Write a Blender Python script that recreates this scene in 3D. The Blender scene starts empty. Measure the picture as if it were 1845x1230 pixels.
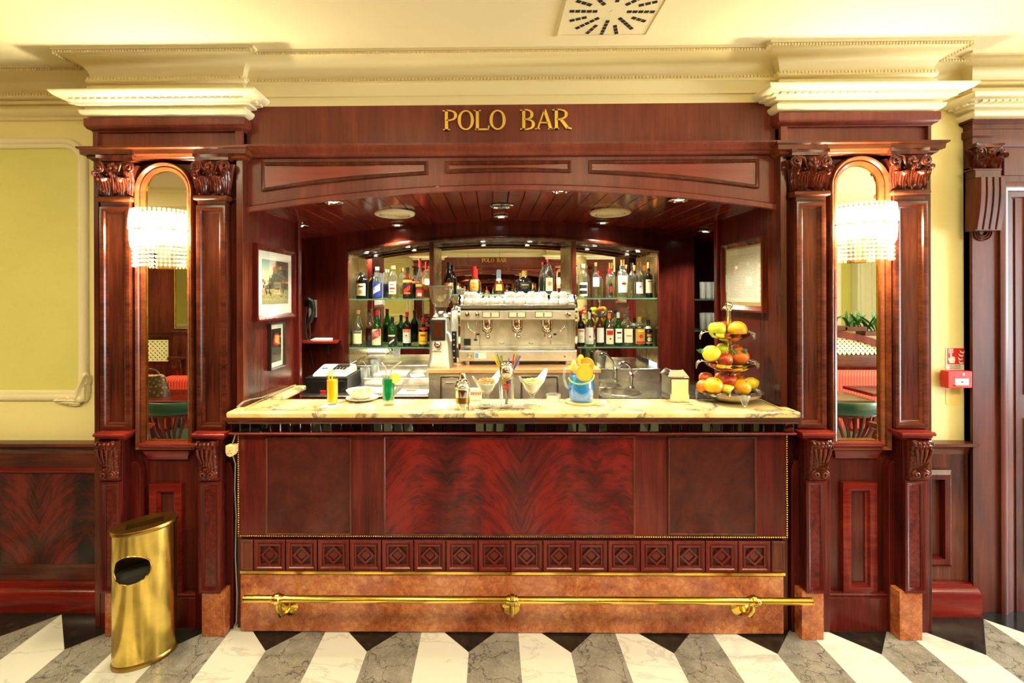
import bpy, bmesh, math, random
from math import sin, cos, pi, radians, sqrt, atan2
from mathutils import Vector, Matrix
random.seed(7)
SC = bpy.context.scene
COL = SC.collection

# ---------------------------------------------------------------- camera model (1845 x 1230 frame)
FPX, VPX, VPY, HCAM = 830.0, 885.0, 530.0, 1.65
YAW, ROLL = radians(0.7), radians(0.2)
PPX, PPY = VPX - FPX*math.tan(YAW), VPY

def W(px, py, Y):
    """the place where the sight line of a picture point meets the vertical plane y = Y"""
    xi, yi = px-PPX, PPY-py
    x0 = xi*cos(ROLL)+yi*sin(ROLL); y0 = -xi*sin(ROLL)+yi*cos(ROLL)
    u, v = x0/FPX, y0/FPX
    s, c = sin(YAW), cos(YAW)
    X = (u*c*Y-s*Y)/(c+u*s)
    d = -s*X+c*Y
    return Vector((X, Y, HCAM+v*d))
def WX(px, Y, py=530): return W(px, py, Y).x
def WZ(py, Y, px=900): return W(px, py, Y).z
def WF(px, py, z):
    """the place where the sight line meets the level z"""
    Y = 2.3
    for _ in range(40):
        p = W(px, py, Y)
        Y *= (z-HCAM)/(p.z-HCAM)
    return W(px, py, Y)

cam = bpy.data.cameras.new('camera'); camo = bpy.data.objects.new('camera', cam); COL.objects.link(camo)
R_ = Vector((cos(YAW), sin(YAW), 0)); F_ = Vector((-sin(YAW), cos(YAW), 0)); U_ = Vector((0, 0, 1))
Rc = R_*cos(ROLL)-U_*sin(ROLL); Uc = R_*sin(ROLL)+U_*cos(ROLL)
m = Matrix.Identity(4)
for i in range(3):
    m[i][0], m[i][1], m[i][2] = Rc[i], Uc[i], -F_[i]
m[0][3], m[1][3], m[2][3] = 0, 0, HCAM
camo.matrix_world = m
cam.sensor_fit = 'HORIZONTAL'; cam.sensor_width = 36
cam.lens = FPX*36/1845
cam.shift_x = (922.5-PPX)/1845
cam.shift_y = (PPY-615)/1845
cam.clip_start = 0.05
SC.camera = camo

# ---------------------------------------------------------------- mesh builder
class MB:
    def __init__(s): s.v = []; s.f = []; s.mi = []; s.m = 0
    def add(s, vs, fs):
        b = len(s.v); s.v += [tuple(v) for v in vs]
        for f in fs: s.f.append(tuple(b+i for i in f)); s.mi.append(s.m)
        return s
    def box(s, x0, x1, y0, y1, z0, z1):
        x0, x1 = sorted((x0, x1)); y0, y1 = sorted((y0, y1)); z0, z1 = sorted((z0, z1))
        vs = [(x, y, z) for z in (z0, z1) for y in (y0, y1) for x in (x0, x1)]
        return s.add(vs, [(0,2,3,1),(4,5,7,6),(0,1,5,4),(2,6,7,3),(0,4,6,2),(1,3,7,5)])
    def pbox(s, px0, py0, px1, py1, Yf, Yb):
        """box whose front face covers a picture rectangle on plane Yf"""
        xm, ym = (px0+px1)/2, (py0+py1)/2
        return s.box(W(px0, ym, Yf).x, W(px1, ym, Yf).x, Yf, Yb, W(xm, py0, Yf).z, W(xm, py1, Yf).z)
    def xform(s, M, start=0):
        for i in range(start, len(s.v)): s.v[i] = tuple(M @ Vector(s.v[i]))
        return s
    def prism(s, poly, y0, y1):
        """polygon in (x, z) between two y planes"""
        n = len(poly)
        vs = [(p[0], y0, p[1]) for p in poly]+[(p[0], y1, p[1]) for p in poly]
        return s.add(vs, [tuple(range(n)), tuple(range(2*n-1, n-1, -1))]+[(i, i+n, (i+1) % n+n, (i+1) % n) for i in range(n)])
    def prism_z(s, poly, z0, z1):
        n = len(poly)
        vs = [(p[0], p[1], z0) for p in poly]+[(p[0], p[1], z1) for p in poly]
        return s.add(vs, [tuple(range(n-1, -1, -1)), tuple(range(n, 2*n))]+[(i, (i+1) % n, (i+1) % n+n, i+n) for i in range(n)])
    def lathe(s, prof, c=(0,0,0), n=24, axis='z', ex=1.0, ey=1.0, cap=True):
        """prof: (radius, height) pairs"""
        vs = []; fs = []
        for r, h in prof:
            for k in range(n):
                a = 2*pi*k/n
                p = (r*cos(a)*ex, r*sin(a)*ey, h)
                if axis == 'y': p = (p[0], -p[2], p[1])
                if axis == 'x': p = (p[2], p[0], p[1])
                vs.append((p[0]+c[0], p[1]+c[1], p[2]+c[2]))
        for i in range(len(prof)-1):
            for k in range(n):
                k2 = (k+1) % n
                fs.append((i*n+k, i*n+k2, (i+1)*n+k2, (i+1)*n+k))
        if cap:
            if prof[0][0] > 1e-6: fs.append(tuple(range(n-1, -1, -1)))
            if prof[-1][0] > 1e-6: fs.append(tuple((len(prof)-1)*n+k for k in range(n)))
        return s.add(vs, fs)
    def tube(s, pts, r, n=8, cap=True):
        pts = [Vector(p) for p in pts]; N = len(pts)
        rs = r if isinstance(r, (list, tuple)) else [r]*N
        vs = []; fs = []; up = None
        for i, p in enumerate(pts):
            t = (pts[min(i+1, N-1)]-pts[max(i-1, 0)]).normalized()
            if up is None:
                up = Vector((0,0,1)) if abs(t.z) < .9 else Vector((1,0,0))
            a = t.cross(up).normalized(); up = a.cross(t).normalized()
            for k in range(n):
                q = p+(a*cos(2*pi*k/n)+up*sin(2*pi*k/n))*rs[i]; vs.append(q)
        for i in range(N-1):
            for k in range(n):
                k2 = (k+1) % n; fs.append((i*n+k, i*n+k2, (i+1)*n+k2, (i+1)*n+k))
        if cap: fs += [tuple(range(n-1, -1, -1)), tuple((N-1)*n+k for k in range(n))]
        return s.add(vs, fs)
    def ball(s, c, r, n=12, m=8, sx=1, sy=1, sz=1):
        prof = [(max(r*sin(pi*i/m), 1e-7), -r*cos(pi*i/m)) for i in range(m+1)]
        b = len(s.v)
        s.lathe(prof, (0,0,0), n, cap=False)
        for i in range(b, len(s.v)):
            x, y, z = s.v[i]; s.v[i] = (x*sx+c[0], y*sy+c[1], z*sz+c[2])
        return s
    def sweep(s, path, prof, mode='xy', base=0.0, closed=False, profclosed=True):
        """sweep a profile of (out, height) along a 2-D path with mitred corners.
        mode 'xy': path in plan, out = to the right of travel, height = z
        mode 'xz': path on a wall facing -y, out = to the right of travel, height = towards the viewer (from plane y = base)"""
        n = len(path); P = [Vector((p[0], p[1])) for p in path]; k = len(prof)
        vs = []; fs = []
        for i in range(n):
            a = (P[i]-P[i-1]) if (i > 0 or closed) else None
            b = (P[(i+1) % n]-P[i]) if (i < n-1 or closed) else None
            if a is None: a = b
            if b is None: b = a
            a = a.normalized(); b = b.normalized()
            na = Vector((a.y, -a.x)); nb = Vector((b.y, -b.x))
            mit = na+nb
            mit = mit/max(mit.dot(na), .2)
            for d, h in prof:
                q = P[i]+mit*d
                vs.append((q.x, q.y, h+base) if mode == 'xy' else (q.x, base-h, q.y))
        e = n if closed else n-1
        kk = k if profclosed else k-1
        for i in range(e):
            for j in range(kk):
                i2, j2 = (i+1) % n, (j+1) % k
                fs.append((i*k+j, i*k+j2, i2*k+j2, i2*k+j))
        if not closed and profclosed:
            fs += [tuple(range(k)), tuple(reversed([(n-1)*k+j for j in range(k)]))]
        return s.add(vs, fs)
    def grid(s, fn, nu, nv):
        vs = [fn(i/nu, j/nv) for j in range(nv+1) for i in range(nu+1)]
        w = nu+1
        return s.add(vs, [(j*w+i, j*w+i+1, (j+1)*w+i+1, (j+1)*w+i) for j in range(nv) for i in range(nu)])
    def obj(s, name, mat, parent=None, bevel=0, seg=2, smooth=38, origin=None, solid=0, sub=0, recalc=True, label=None):
        off = Vector((0,0,0))
        if origin is not None: off = Vector(origin)
        elif parent is not None: off = world_loc(parent)
        me = bpy.data.meshes.new(name)
        me.from_pydata([(v[0]-off.x, v[1]-off.y, v[2]-off.z) for v in s.v], [], s.f)
        mats = mat if isinstance(mat, (list, tuple)) else [mat]
        for mt in mats: me.materials.append(mt)
        if len(mats) > 1:
            for p, i in zip(me.polygons, s.mi): p.material_index = i
        if recalc:
            bm = bmesh.new(); bm.from_mesh(me)
            bmesh.ops.recalc_face_normals(bm, faces=bm.faces); bm.to_mesh(me); bm.free()
        if smooth:
            for p in me.polygons: p.use_smooth = True
            me.set_sharp_from_angle(angle=radians(smooth))
        me.update()
        o = bpy.data.objects.new(name, me); COL.objects.link(o)
        if parent is not None: o.parent = parent
        if origin is not None: o.location = off
        if solid:
            md = o.modifiers.new('thick', 'SOLIDIFY'); md.thickness = solid; md.offset = 0
        if bevel:
            md = o.modifiers.new('edge', 'BEVEL'); md.width = bevel; md.segments = seg; md.limit_method = 'ANGLE'; md.angle_limit = radians(40)
            md.harden_normals = True
        if sub:
            md = o.modifiers.new('sub', 'SUBSURF'); md.levels = sub; md.render_levels = sub
        if label: o['label'] = label
        return o

def world_loc(o):
    v = Vector((0,0,0))
    while o is not None:
        v = v+o.location; o = o.parent
    return v
def thing(name, label, cat, loc=(0,0,0), group=None):
    o = bpy.data.objects.new(name, None); COL.objects.link(o)
    o.location = loc; o.empty_display_size = .05
    o['label'] = label; o['category'] = cat
    if group: o['group'] = group
    return o
def tag(o, label, cat, group=None):
    o['label'] = label; o['category'] = cat
    if group: o['group'] = group
    return o
def struct(o):
    o['kind'] = 'structure'; return o
def copy_tree(o, parent=None):
    c = o.copy(); COL.objects.link(c)
    if parent is not None: c.parent = parent
    for ch in list(o.children): copy_tree(ch, c)
    return c
def dup(root, loc, label, rotz=0, group=None):
    c = copy_tree(root); c.location = loc; c.rotation_euler = (0,0,rotz); c['label'] = label
    if group: c['group'] = group
    return c
ORD = ['first','second','third','fourth','fifth','sixth','seventh','eighth','ninth','tenth','eleventh','twelfth','thirteenth','fourteenth','fifteenth','sixteenth','seventeenth','eighteenth']

def rect(x0, z0, x1, z1):      # path running so that 'out' points outwards from the rectangle
    return [(x0, z0), (x0, z1), (x1, z1), (x1, z0)][::-1] if False else [(x0, z0), (x1, z0), (x1, z1), (x0, z1)]
def prect(px0, py0, px1, py1, Y):
    xm, ym = (px0+px1)/2, (py0+py1)/2
    return rect(W(px0, ym, Y).x, W(xm, py1, Y).z, W(px1, ym, Y).x, W(xm, py0, Y).z)

_txt = {}
def text_polys(s):
    """flat outlines of a string set in the built-in face, as (verts, faces) with height about 1"""
    if s in _txt: return _txt[s]
    cu = bpy.data.curves.new('t', 'FONT'); cu.body = s; cu.size = 1; cu.align_x = 'CENTER'; cu.align_y = 'CENTER'; cu.resolution_u = 2
    ob = bpy.data.objects.new('t', cu); COL.objects.link(ob)
    me = bpy.data.meshes.new_from_object(ob)
    r = ([tuple(v.co) for v in me.vertices], [tuple(p.vertices) for p in me.polygons])
    bpy.data.objects.remove(ob); bpy.data.curves.remove(cu); bpy.data.meshes.remove(me)
    _txt[s] = r
    return r
def add_text(mb, s, size, fn, width=None):
    """fn maps flat text (x, y) to a place"""
    vs, fs = text_polys(s)
    if not vs: return
    w = max(v[0] for v in vs)-min(v[0] for v in vs)
    sx = size if width is None else width/max(w, 1e-4)
    mb.add([fn(v[0]*sx, v[1]*size) for v in vs], fs)
# ---------------------------------------------------------------- materials
def srgb(r, g, b):
    f = lambda c: (c/255/12.92) if c/255 <= .04045 else ((c/255+.055)/1.055)**2.4
    return (f(r), f(g), f(b), 1)
class NT:
    def __init__(s, name):
        s.mat = bpy.data.materials.new(name); s.mat.use_nodes = True
        s.t = s.mat.node_tree; s.n = s.t.nodes; s.n.clear()
        s.out = s.n.new('ShaderNodeOutputMaterial')
    def new(s, typ, ins=None, **kw):
        nd = s.n.new('ShaderNode'+typ)
        for k, v in kw.items(): setattr(nd, k, v)
        for k, v in (ins or {}).items():
            if hasattr(v, 'is_output'): s.t.links.new(v, nd.inputs[k])
            else: nd.inputs[k].default_value = v
        return nd
    def math(s, op, a, b=0.0, c=None):
        i = {0: a, 1: b}
        if c is not None: i[2] = c
        return s.new('Math', i, operation=op).outputs[0]
    def coords(s, scale=(1,1,1), loc=(0,0,0), rot=(0,0,0)):
        tc = s.new('TexCoord')
        return s.new('Mapping', {'Vector': tc.outputs['Object'], 'Scale': scale, 'Location': loc, 'Rotation': rot}).outputs[0]
    def noise(s, vec, scale=5, detail=3, rough=.5, dist=0):
        return s.new('TexNoise', {'Vector': vec, 'Scale': scale, 'Detail': detail, 'Roughness': rough, 'Distortion': dist})
    def ramp(s, fac, stops):
        r = s.new('ValToRGB', {0: fac})
        e = r.color_ramp.elements
        while len(e) < len(stops): e.new(.5)
        for el, (p, c) in zip(e, stops): el.position = p; el.color = c
        return r.outputs[0]
    def mix(s, fac, a, b, blend='MIX'):
        nd = s.new('Mix', None, data_type='RGBA', blend_type=blend)
        for k, v in ((0, fac), (6, a), (7, b)):
            if hasattr(v, 'is_output'): s.t.links.new(v, nd.inputs[k])
            else: nd.inputs[k].default_value = v
        return nd.outputs[2]
    def bsdf(s, color, rough=.5, metal=0, **kw):
        ins = {'Base Color': color, 'Roughness': rough, 'Metallic': metal}; ins.update(kw)
        return s.new('BsdfPrincipled', ins)
    def done(s, sh):
        s.t.links.new(sh.outputs[0], s.out.inputs[0]); return s.mat
def plain(name, col, rough=.5, metal=0, **kw):
    n = NT(name); return n.done(n.bsdf(col, rough, metal, **kw))
def wood(name, dark, mid, light, axis='z', rough=.22, fine=1.0, contrast=1.0, figure=0.0):
    n = NT(name)
    sc = {'z': (16, 16, 1.1), 'x': (1.1, 16, 16), 'y': (16, 1.1, 16)}[axis]
    v = n.coords(tuple(q*fine for q in sc))
    a = n.noise(v, 1.0, 5, .62, .6).outputs[0]
    v2 = n.coords(tuple(q*6*fine for q in sc))
    b = n.noise(v2, 1.0, 3, .6).outputs[0]
    big = n.noise(n.coords((2.2, 2.2, 1.2)), 1.0, 3, .5, .8).outputs[0]
    f = n.math('ADD', n.math('MULTIPLY', a, .60), n.math('MULTIPLY', b, .26))
    f = n.math('ADD', f, n.math('MULTIPLY', n.math('SUBTRACT', big, .36), .55))
    c = n.ramp(f, [(.5-.17*contrast, dark), (.5, mid), (.5+.17*contrast, light)])
    return n.done(n.bsdf(c, rough, 0, **{'Specular IOR Level': .28}))
D0, M0, L0 = srgb(46,18,11), srgb(82,35,22), srgb(108,52,31)
WOODV = wood('mahogany_upright', D0, M0, L0, 'z')
WOODH = wood('mahogany_lengthwise', D0, M0, L0, 'x')
WOODY = wood('mahogany_deep', D0, M0, L0, 'y')
WOODSIDE = wood('mahogany_smooth', srgb(58,19,15), srgb(80,28,21), srgb(100,38,28), 'z', .2, .7, 1.6)
WOODFAS = wood('mahogany_fascia', srgb(90,37,26), srgb(110,49,35), srgb(128,62,45), 'z', .34, .8, 1.0)
WOODPAN = wood('mahogany_red_panel', srgb(120,50,37), srgb(138,61,46), srgb(152,72,54), 'x', .3, .5, 1.0)
WOODRED = wood('mahogany_red_polished', srgb(74,15,12), srgb(106,25,19), srgb(134,41,29), 'x', .2)
WOODRV = wood('mahogany_red_upright', srgb(52,14,11), srgb(82,22,17), srgb(108,34,25), 'z', .2)
WOODBACK = wood('mahogany_dark_boards', srgb(46,15,11), srgb(76,26,19), srgb(100,38,27), 'z', .2)
WOODCEIL = wood('mahogany_soffit', srgb(74,24,18), srgb(104,36,26), srgb(128,50,35), 'y', .14, .8)
CARVE = wood('carved_mahogany', srgb(55,20,12), srgb(92,36,21), srgb(120,54,31), 'z', .2, 1.5)
DOORW = wood('mahogany_door', srgb(54,22,15), srgb(84,36,25), srgb(106,50,35), 'z', .34)
WOODGLOW = wood('mahogany_sconce_glow', srgb(64,27,14), srgb(94,44,22), srgb(118,62,32), 'x', .2)  # same mahogany with the sconces' orange glow put into its colour

def flame(name, period, off, dark, mid, light):
    """crotch-figured veneer, bookmatched about upright axes"""
    n = NT(name)
    tc = n.new('TexCoord').outputs['Object']
    sp = n.new('SeparateXYZ', {0: tc})
    u = n.math('FRACT', n.math('DIVIDE', n.math('SUBTRACT', sp.outputs[0], off), period))
    d = n.math('ABSOLUTE', n.math('SUBTRACT', u, .5))              # 0 on the axis of the plume, .5 between
    dd = n.math('MULTIPLY', d, period)
    zz = n.math('ADD', sp.outputs[2], n.math('MULTIPLY', dd, -1.9))
    zz = n.math('ADD', zz, n.math('MULTIPLY', n.math('MULTIPLY', dd, dd), 3.5))
    vec = n.new('CombineXYZ', {0: dd, 1: 0.0, 2: zz}).outputs[0]
    m1 = n.new('Mapping', {'Vector': vec, 'Scale': (7, 1, 13)}).outputs[0]
    a = n.noise(m1, 1.0, 5, .65, 1.2).outputs[0]
    m2 = n.new('Mapping', {'Vector': vec, 'Scale': (16, 1, 60)}).outputs[0]
    b = n.noise(m2, 1.0, 3, .6, .4).outputs[0]
    m3 = n.new('Mapping', {'Vector': tc, 'Scale': (6, 1, 3)}).outputs[0]
    c_ = n.noise(m3, 1.0, 3, .5, .8).outputs[0]
    ax = n.math('MULTIPLY', n.math('ABSOLUTE', n.math('SUBTRACT', d, .22)), -.6)
    f = n.math('ADD', n.math('MULTIPLY', a, .62), n.math('MULTIPLY', b, .22))
    f = n.math('ADD', f, n.math('MULTIPLY', n.math('SUBTRACT', c_, .38), .45))
    f = n.math('SUBTRACT', f, n.math('ADD', ax, .08))
    f = n.math('SUBTRACT', 1.0, f)
    col = n.ramp(f, [(.34, dark), (.5, mid), (.64, light)])
    return n.done(n.bsdf(col, .2, 0, **{'Specular IOR Level': .3}))
def burl(name, dark, mid, light, scale=22):
    n = NT(name)
    v = n.coords()
    a = n.noise(v, scale*.35, 4, .65, 1.5).outputs[0]
    b = n.noise(v, scale*2, 4, .7, 1.0).outputs[0]
    f = n.math('ADD', n.math('MULTIPLY', a, .6), n.math('MULTIPLY', b, .4))
    return n.done(n.bsdf(n.ramp(f, [(.38, dark), (.5, mid), (.62, light)]), .22, 0, **{'Specular IOR Level': .3}))
BURL = burl('mahogany_burl', srgb(56,13,11), srgb(88,22,18), srgb(114,34,26))
WOODLOW = wood('mahogany_dark_red', srgb(38,11,9), srgb(66,18,14), srgb(90,29,21), 'z', .2)

def stone_rosso():
    n = NT('verona_marble')
    v = n.coords()
    w = n.noise(v, 9, 4, .6).outputs[1]
    vw = n.mix(.12, v, w, 'ADD')
    e = n.new('TexVoronoi', {'Vector': vw, 'Scale': 26}, feature='DISTANCE_TO_EDGE').outputs[0]
    a = n.noise(v, 6, 5, .65, .8).outputs[0]
    b = n.noise(v, 34, 4, .65, .6).outputs[0]
    f = n.math('ADD', n.math('MULTIPLY', a, .55), n.math('MULTIPLY', b, .45))
    col = n.ramp(f, [(.34, srgb(124,54,34)), (.5, srgb(176,98,54)), (.64, srgb(202,136,82))])
    vein = n.ramp(e, [(0, (1,1,1,1)), (.05, (0,0,0,1))])
    col = n.mix(n.math('MULTIPLY', vein, .45), col, srgb(120,44,28))
    return n.done(n.bsdf(col, .14))
ROSSO = stone_rosso()
def stone_top():
    n = NT('veined_cream_marble')
    v = n.coords((1, 1, 1), rot=(0, 0, .5))
    w = n.noise(v, 3.0, 6, .62, .5)
    f = n.math('ABSOLUTE', n.math('SUBTRACT', w.outputs[0], .5))
    msk = n.ramp(n.noise(v, 2.6, 2, .5).outputs[0], [(.36, (0,0,0,1)), (.50, (1,1,1,1))])
    vein = n.math('MULTIPLY', n.ramp(f, [(0, (1,1,1,1)), (.04, (0,0,0,1))]), msk)
    base = n.ramp(n.noise(v, 5, 4, .6).outputs[0], [(.35, srgb(240,216,158)), (.55, srgb(232,198,126)), (.7, srgb(216,172,98))])
    col = n.mix(vein, base, srgb(108,102,92))
    return n.done(n.bsdf(col, .1))
STONETOP = stone_top()
INLAY = plain('brown_inlay', srgb(150,86,50), .2)

def floor_mat(xa, ya, P):
    n = NT('floor_marble')
    tc = n.new('TexCoord').outputs['Object']
    sp = n.new('SeparateXYZ', {0: tc})
    u = n.math('FRACT', n.math('DIVIDE', n.math('SUBTRACT', sp.outputs[0], xa), P))
    isw = n.math('GREATER_THAN', u, .5)
    d = n.math('MULTIPLY', n.math('MINIMUM', u, n.math('SUBTRACT', 1.0, u)), P)
    isb = n.math('GREATER_THAN', n.math('SUBTRACT', sp.outputs[1], ya), d)
    sx = n.math('FLOOR', n.math('DIVIDE', n.math('SUBTRACT', sp.outputs[0], xa), P/2))
    off = n.new('CombineXYZ', {0: n.math('MULTIPLY', sx, 3.7), 1: n.math('MULTIPLY', sx, 1.3), 2: 0.0}).outputs[0]
    v = n.mix(1.0, tc, off, 'ADD')
    # grey stone: cracked dark and pale veins
    w = n.noise(v, 6, 5, .65).outputs[1]
    vw = n.mix(.22, v, w, 'ADD')
    e1 = n.new('TexVoronoi', {'Vector': vw, 'Scale': 7.5}, feature='DISTANCE_TO_EDGE').outputs[0]
    e2 = n.new('TexVoronoi', {'Vector': n.mix(.5, v, w, 'ADD'), 'Scale': 17}, feature='DISTANCE_TO_EDGE').outputs[0]
    g = n.ramp(n.noise(v, 7, 5, .7).outputs[0], [(.3, srgb(112,107,98)), (.5, srgb(136,130,121)), (.7, srgb(156,150,140))])
    g = n.mix(n.math('MULTIPLY', n.ramp(e1, [(0, (1,1,1,1)), (.03, (0,0,0,1))]), .85), g, srgb(58,53,48))
    g = n.mix(n.math('MULTIPLY', n.ramp(e2, [(0, (1,1,1,1)), (.03, (0,0,0,1))]), .4), g, srgb(206,200,188))
    # white stone: long soft veins
    v2 = n.new('Mapping', {'Vector': v, 'Rotation': (0, 0, .6), 'Scale': (1, 2.6, 1)}).outputs[0]
    w2 = n.noise(v2, 2.0, 6, .6, .6).outputs[0]
    f2 = n.math('ABSOLUTE', n.math('SUBTRACT', w2, .5))
    wh = n.mix(n.math('MULTIPLY', n.ramp(f2, [(0, (1,1,1,1)), (.022, (0,0,0,1))]), .42), srgb(222,219,208), srgb(160,158,148))
    # black stone
    bl = n.ramp(n.noise(v, 22, 4, .7).outputs[0], [(.4, srgb(24,22,20)), (.6, srgb(38,35,31)), (.75, srgb(62,56,48))])
    col = n.mix(isw, g, wh); col = n.mix(isb, col, bl)
    ro = n.math('ADD', n.math('MULTIPLY', n.noise(v, 12, 3).outputs[0], .1), .1)
    return n.done(n.bsdf(col, ro))

def brassy(name, col, rough=.22, var=.12, bump=0):
    n = NT(name)
    a = n.noise(n.coords(), 9, 4, .6, .5).outputs[0]
    r = n.math('ADD', n.math('MULTIPLY', n.math('SUBTRACT', a, .5), var), rough)
    c2 = tuple(q*.72 for q in col[:3])+(1,)
    c = n.ramp(a, [(.3, c2), (.6, col)])
    return n.done(n.bsdf(c, r, 1.0))
BRASS = brassy('polished_brass', srgb(226,188,84), .15)
BRASSBIN = brassy('worn_brass', srgb(214,184,96), .2, .16)
BRASSDK = brassy('aged_brass', srgb(166,130,64), .3)
GOLD = plain('gilt', srgb(228,182,84), .34, .85)
STEEL = brassy('brushed_steel', srgb(206,202,192), .24, .1)
STEELW = brassy('warm_steel', srgb(224,219,202), .42, .1)
CHROME = plain('chrome', srgb(228,226,220), .06, 1)
SILVER = plain('silver_plate', srgb(232,224,206), .08, 1)
MIRROR = plain('mirror_glass', (.86,.87,.84,1), .0, 1)
MIRBEV = plain('smoked_mirror', (.075,.08,.055,1), .03, 1)
MIRROR2 = plain('mirror_glass_warm', (.80,.79,.72,1), .0, 1)

def glassy(name, tint=(1,1,1,1), gloss=1.0, body=0.0, bodycol=(1,1,1,1), edge=0.0):
    """thin clear glass: see-through with fresnel reflections"""
    n = NT(name)
    tr = n.new('BsdfTransparent', {0: tint})
    gl = n.new('BsdfGlossy', {'Color': (1,1,1,1), 'Roughness': .03})
    lw = n.new('LayerWeight', {0: .5})
    fr = n.math('ADD', n.math('MULTIPLY', n.math('POWER', lw.outputs['Facing'], 3.0), .75*gloss), .055*gloss)
    s = tr
    if body:
        df = n.new('BsdfTranslucent', {0: bodycol}); d2 = n.new('BsdfDiffuse', {0: bodycol})
        mm = n.new('MixShader', {0: .5, 1: df.outputs[0], 2: d2.outputs[0]})
        s = n.new('MixShader', {0: body, 1: tr.outputs[0], 2: mm.outputs[0]})
    o = n.new('MixShader', {0: fr, 1: s.outputs[0], 2: gl.outputs[0]})
    return n.done(o)
GLASS = glassy('clear_glass', (.96,.97,.95,1))
HOPPER = glassy('smoky_plastic', (.86,.82,.72,1), 1.2, .12, (.8,.72,.55,1))
GLASSF = glassy('frosted_glass', (.95,.97,.95,1), 1.3, .16, (.9,.92,.9,1))
SHELFG = glassy('shelf_glass', (.80,.93,.86,1), 1, .12, (.35,.62,.5,1))
SHELFE = plain('shelf_glass_edge', srgb(92,150,120), .15)
CRYSTAL = glassy('cut_crystal', (1,.97,.9,1), 1.4, .30, (1,.95,.85,1))
def liquid(name, col, body=.5, tint=None):
    return glassy(name, tint or tuple(min(1, c*1.0+.02) for c in col[:3])+(1,), .7, body, col)
GREENG = liquid('green_glass', srgb(40,120,40), .45, srgb(60,150,60))
DARKG = plain('dark_glass', srgb(22,12,9), .06)
BROWNG = plain('amber_glass', srgb(70,28,10), .06)
BLACKG = plain('black_glass', srgb(12,11,10), .06)
BLUEG = liquid('blue_glass', srgb(30,60,170), .5)
CHEEK = brassy('bronze_cheek', srgb(176,156,108), .26, .1)
CLEARB = glassy('bottle_glass', (.86,.88,.82,1), 1.6, .035, (.8,.82,.75,1))
LIQ_W = liquid('pale_spirit', srgb(226,214,160), .08, srgb(242,234,204))
LIQ_A = liquid('amber_spirit', srgb(196,120,40), .35, srgb(220,150,70))
LIQ_R = liquid('red_bitter', srgb(190,24,18), .6, srgb(210,40,30))
ORANGE_J = plain('orange_juice', srgb(250,186,8), .3, 0, **{'Subsurface Weight': .0})
GREEN_J = liquid('green_cordial', srgb(14,178,122), .55, srgb(80,200,160))
BLUE_J = liquid('blue_cordial', srgb(70,190,255), .62, srgb(140,215,255))

PLASTER = plain('cream_plaster', srgb(226,210,158), .55)
PLASTERW = plain('pale_cornice_paint', srgb(232,220,180), .5)
def wallpaint(name, col, d=.05):
    n = NT(name)
    a = n.noise(n.coords(), 2.2, 4, .6).outputs[0]
    b = n.noise(n.coords((60, 60, 60)), 1, 2, .5).outputs[0]
    c1 = tuple(q*(1-d) for q in col[:3])+(1,); c2 = tuple(min(1, q*(1+d)) for q in col[:3])+(1,)
    f = n.math('ADD', n.math('MULTIPLY', a, .8), n.math('MULTIPLY', b, .2))
    return n.done(n.bsdf(n.ramp(f, [(.35, c1), (.65, c2)]), .6))
WALLGREEN = wallpaint('green_wall_paint', srgb(214,208,118))
WALLCREAM = wallpaint('cream_wall_paint', srgb(236,222,156), .03)
CEILP = wallpaint('ceiling_paint', srgb(229,218,180), .02)
WHITEP = plain('white_paint', srgb(238,236,226), .4)
BLACKP = plain('black_plastic', srgb(22,21,20), .35)
BLACKR = plain('black_rubber', srgb(14,13,12), .7)
DARKHOLE = plain('dark_void', srgb(8,7,6), .8)
WHITEPL = plain('white_plastic', srgb(232,228,206), .35)
GREYPL = plain('grey_plastic', srgb(120,118,108), .4)
PORC = plain('white_porcelain', srgb(242,240,232), .12)
PAPER = plain('white_paper', srgb(244,242,234), .6)
MATB = plain('picture_mat', srgb(238,236,214), .6)
REDP = plain('red_plastic', srgb(212,34,30), .35)
REDSIGN = plain('sign_red', srgb(206,36,34), .4)
WHITES = plain('sign_white', srgb(240,238,234), .45)
INK = plain('printed_ink', srgb(30,26,24), .6)
GREYINK = plain('grey_ink', srgb(120,116,108), .6)
INKRED = plain('red_ink', srgb(196,30,28), .5)
INKBLUE = plain('blue_ink', srgb(36,60,160), .5)
INKGOLD = plain('gold_ink', srgb(206,160,60), .4, .3)
LAB_CREAM = plain('cream_label', srgb(232,222,184), .55)
LAB_WHITE = plain('white_label', srgb(240,238,230), .5)
LAB_YEL = plain('yellow_label', srgb(246,200,40), .5)
LAB_GREEN = plain('green_label', srgb(214,228,170), .5)
LAB_BLACK = plain('black_label', srgb(26,24,22), .5)
LAB_RED = plain('red_label', srgb(190,40,30), .5)
LAB_GOLD = plain('gold_label', srgb(206,166,84), .35, .4)
LAB_ORNG = plain('orange_label', srgb(222,120,50), .5)
CAP_RED = plain('red_cap', srgb(196,24,26), .35)
CAP_BLACK = plain('black_cap', srgb(20,18,18), .35)
CAP_WHITE = plain('white_cap', srgb(236,234,224), .35)
CAP_GOLD = plain('gold_cap', srgb(214,176,96), .3, .7)
CAP_WOOD = plain('cork_cap', srgb(190,130,70), .6)
CAP_GREY = plain('slate_cap', srgb(70,80,84), .4)
LEATHER = plain('green_leather', srgb(34,78,62), .32)
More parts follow.
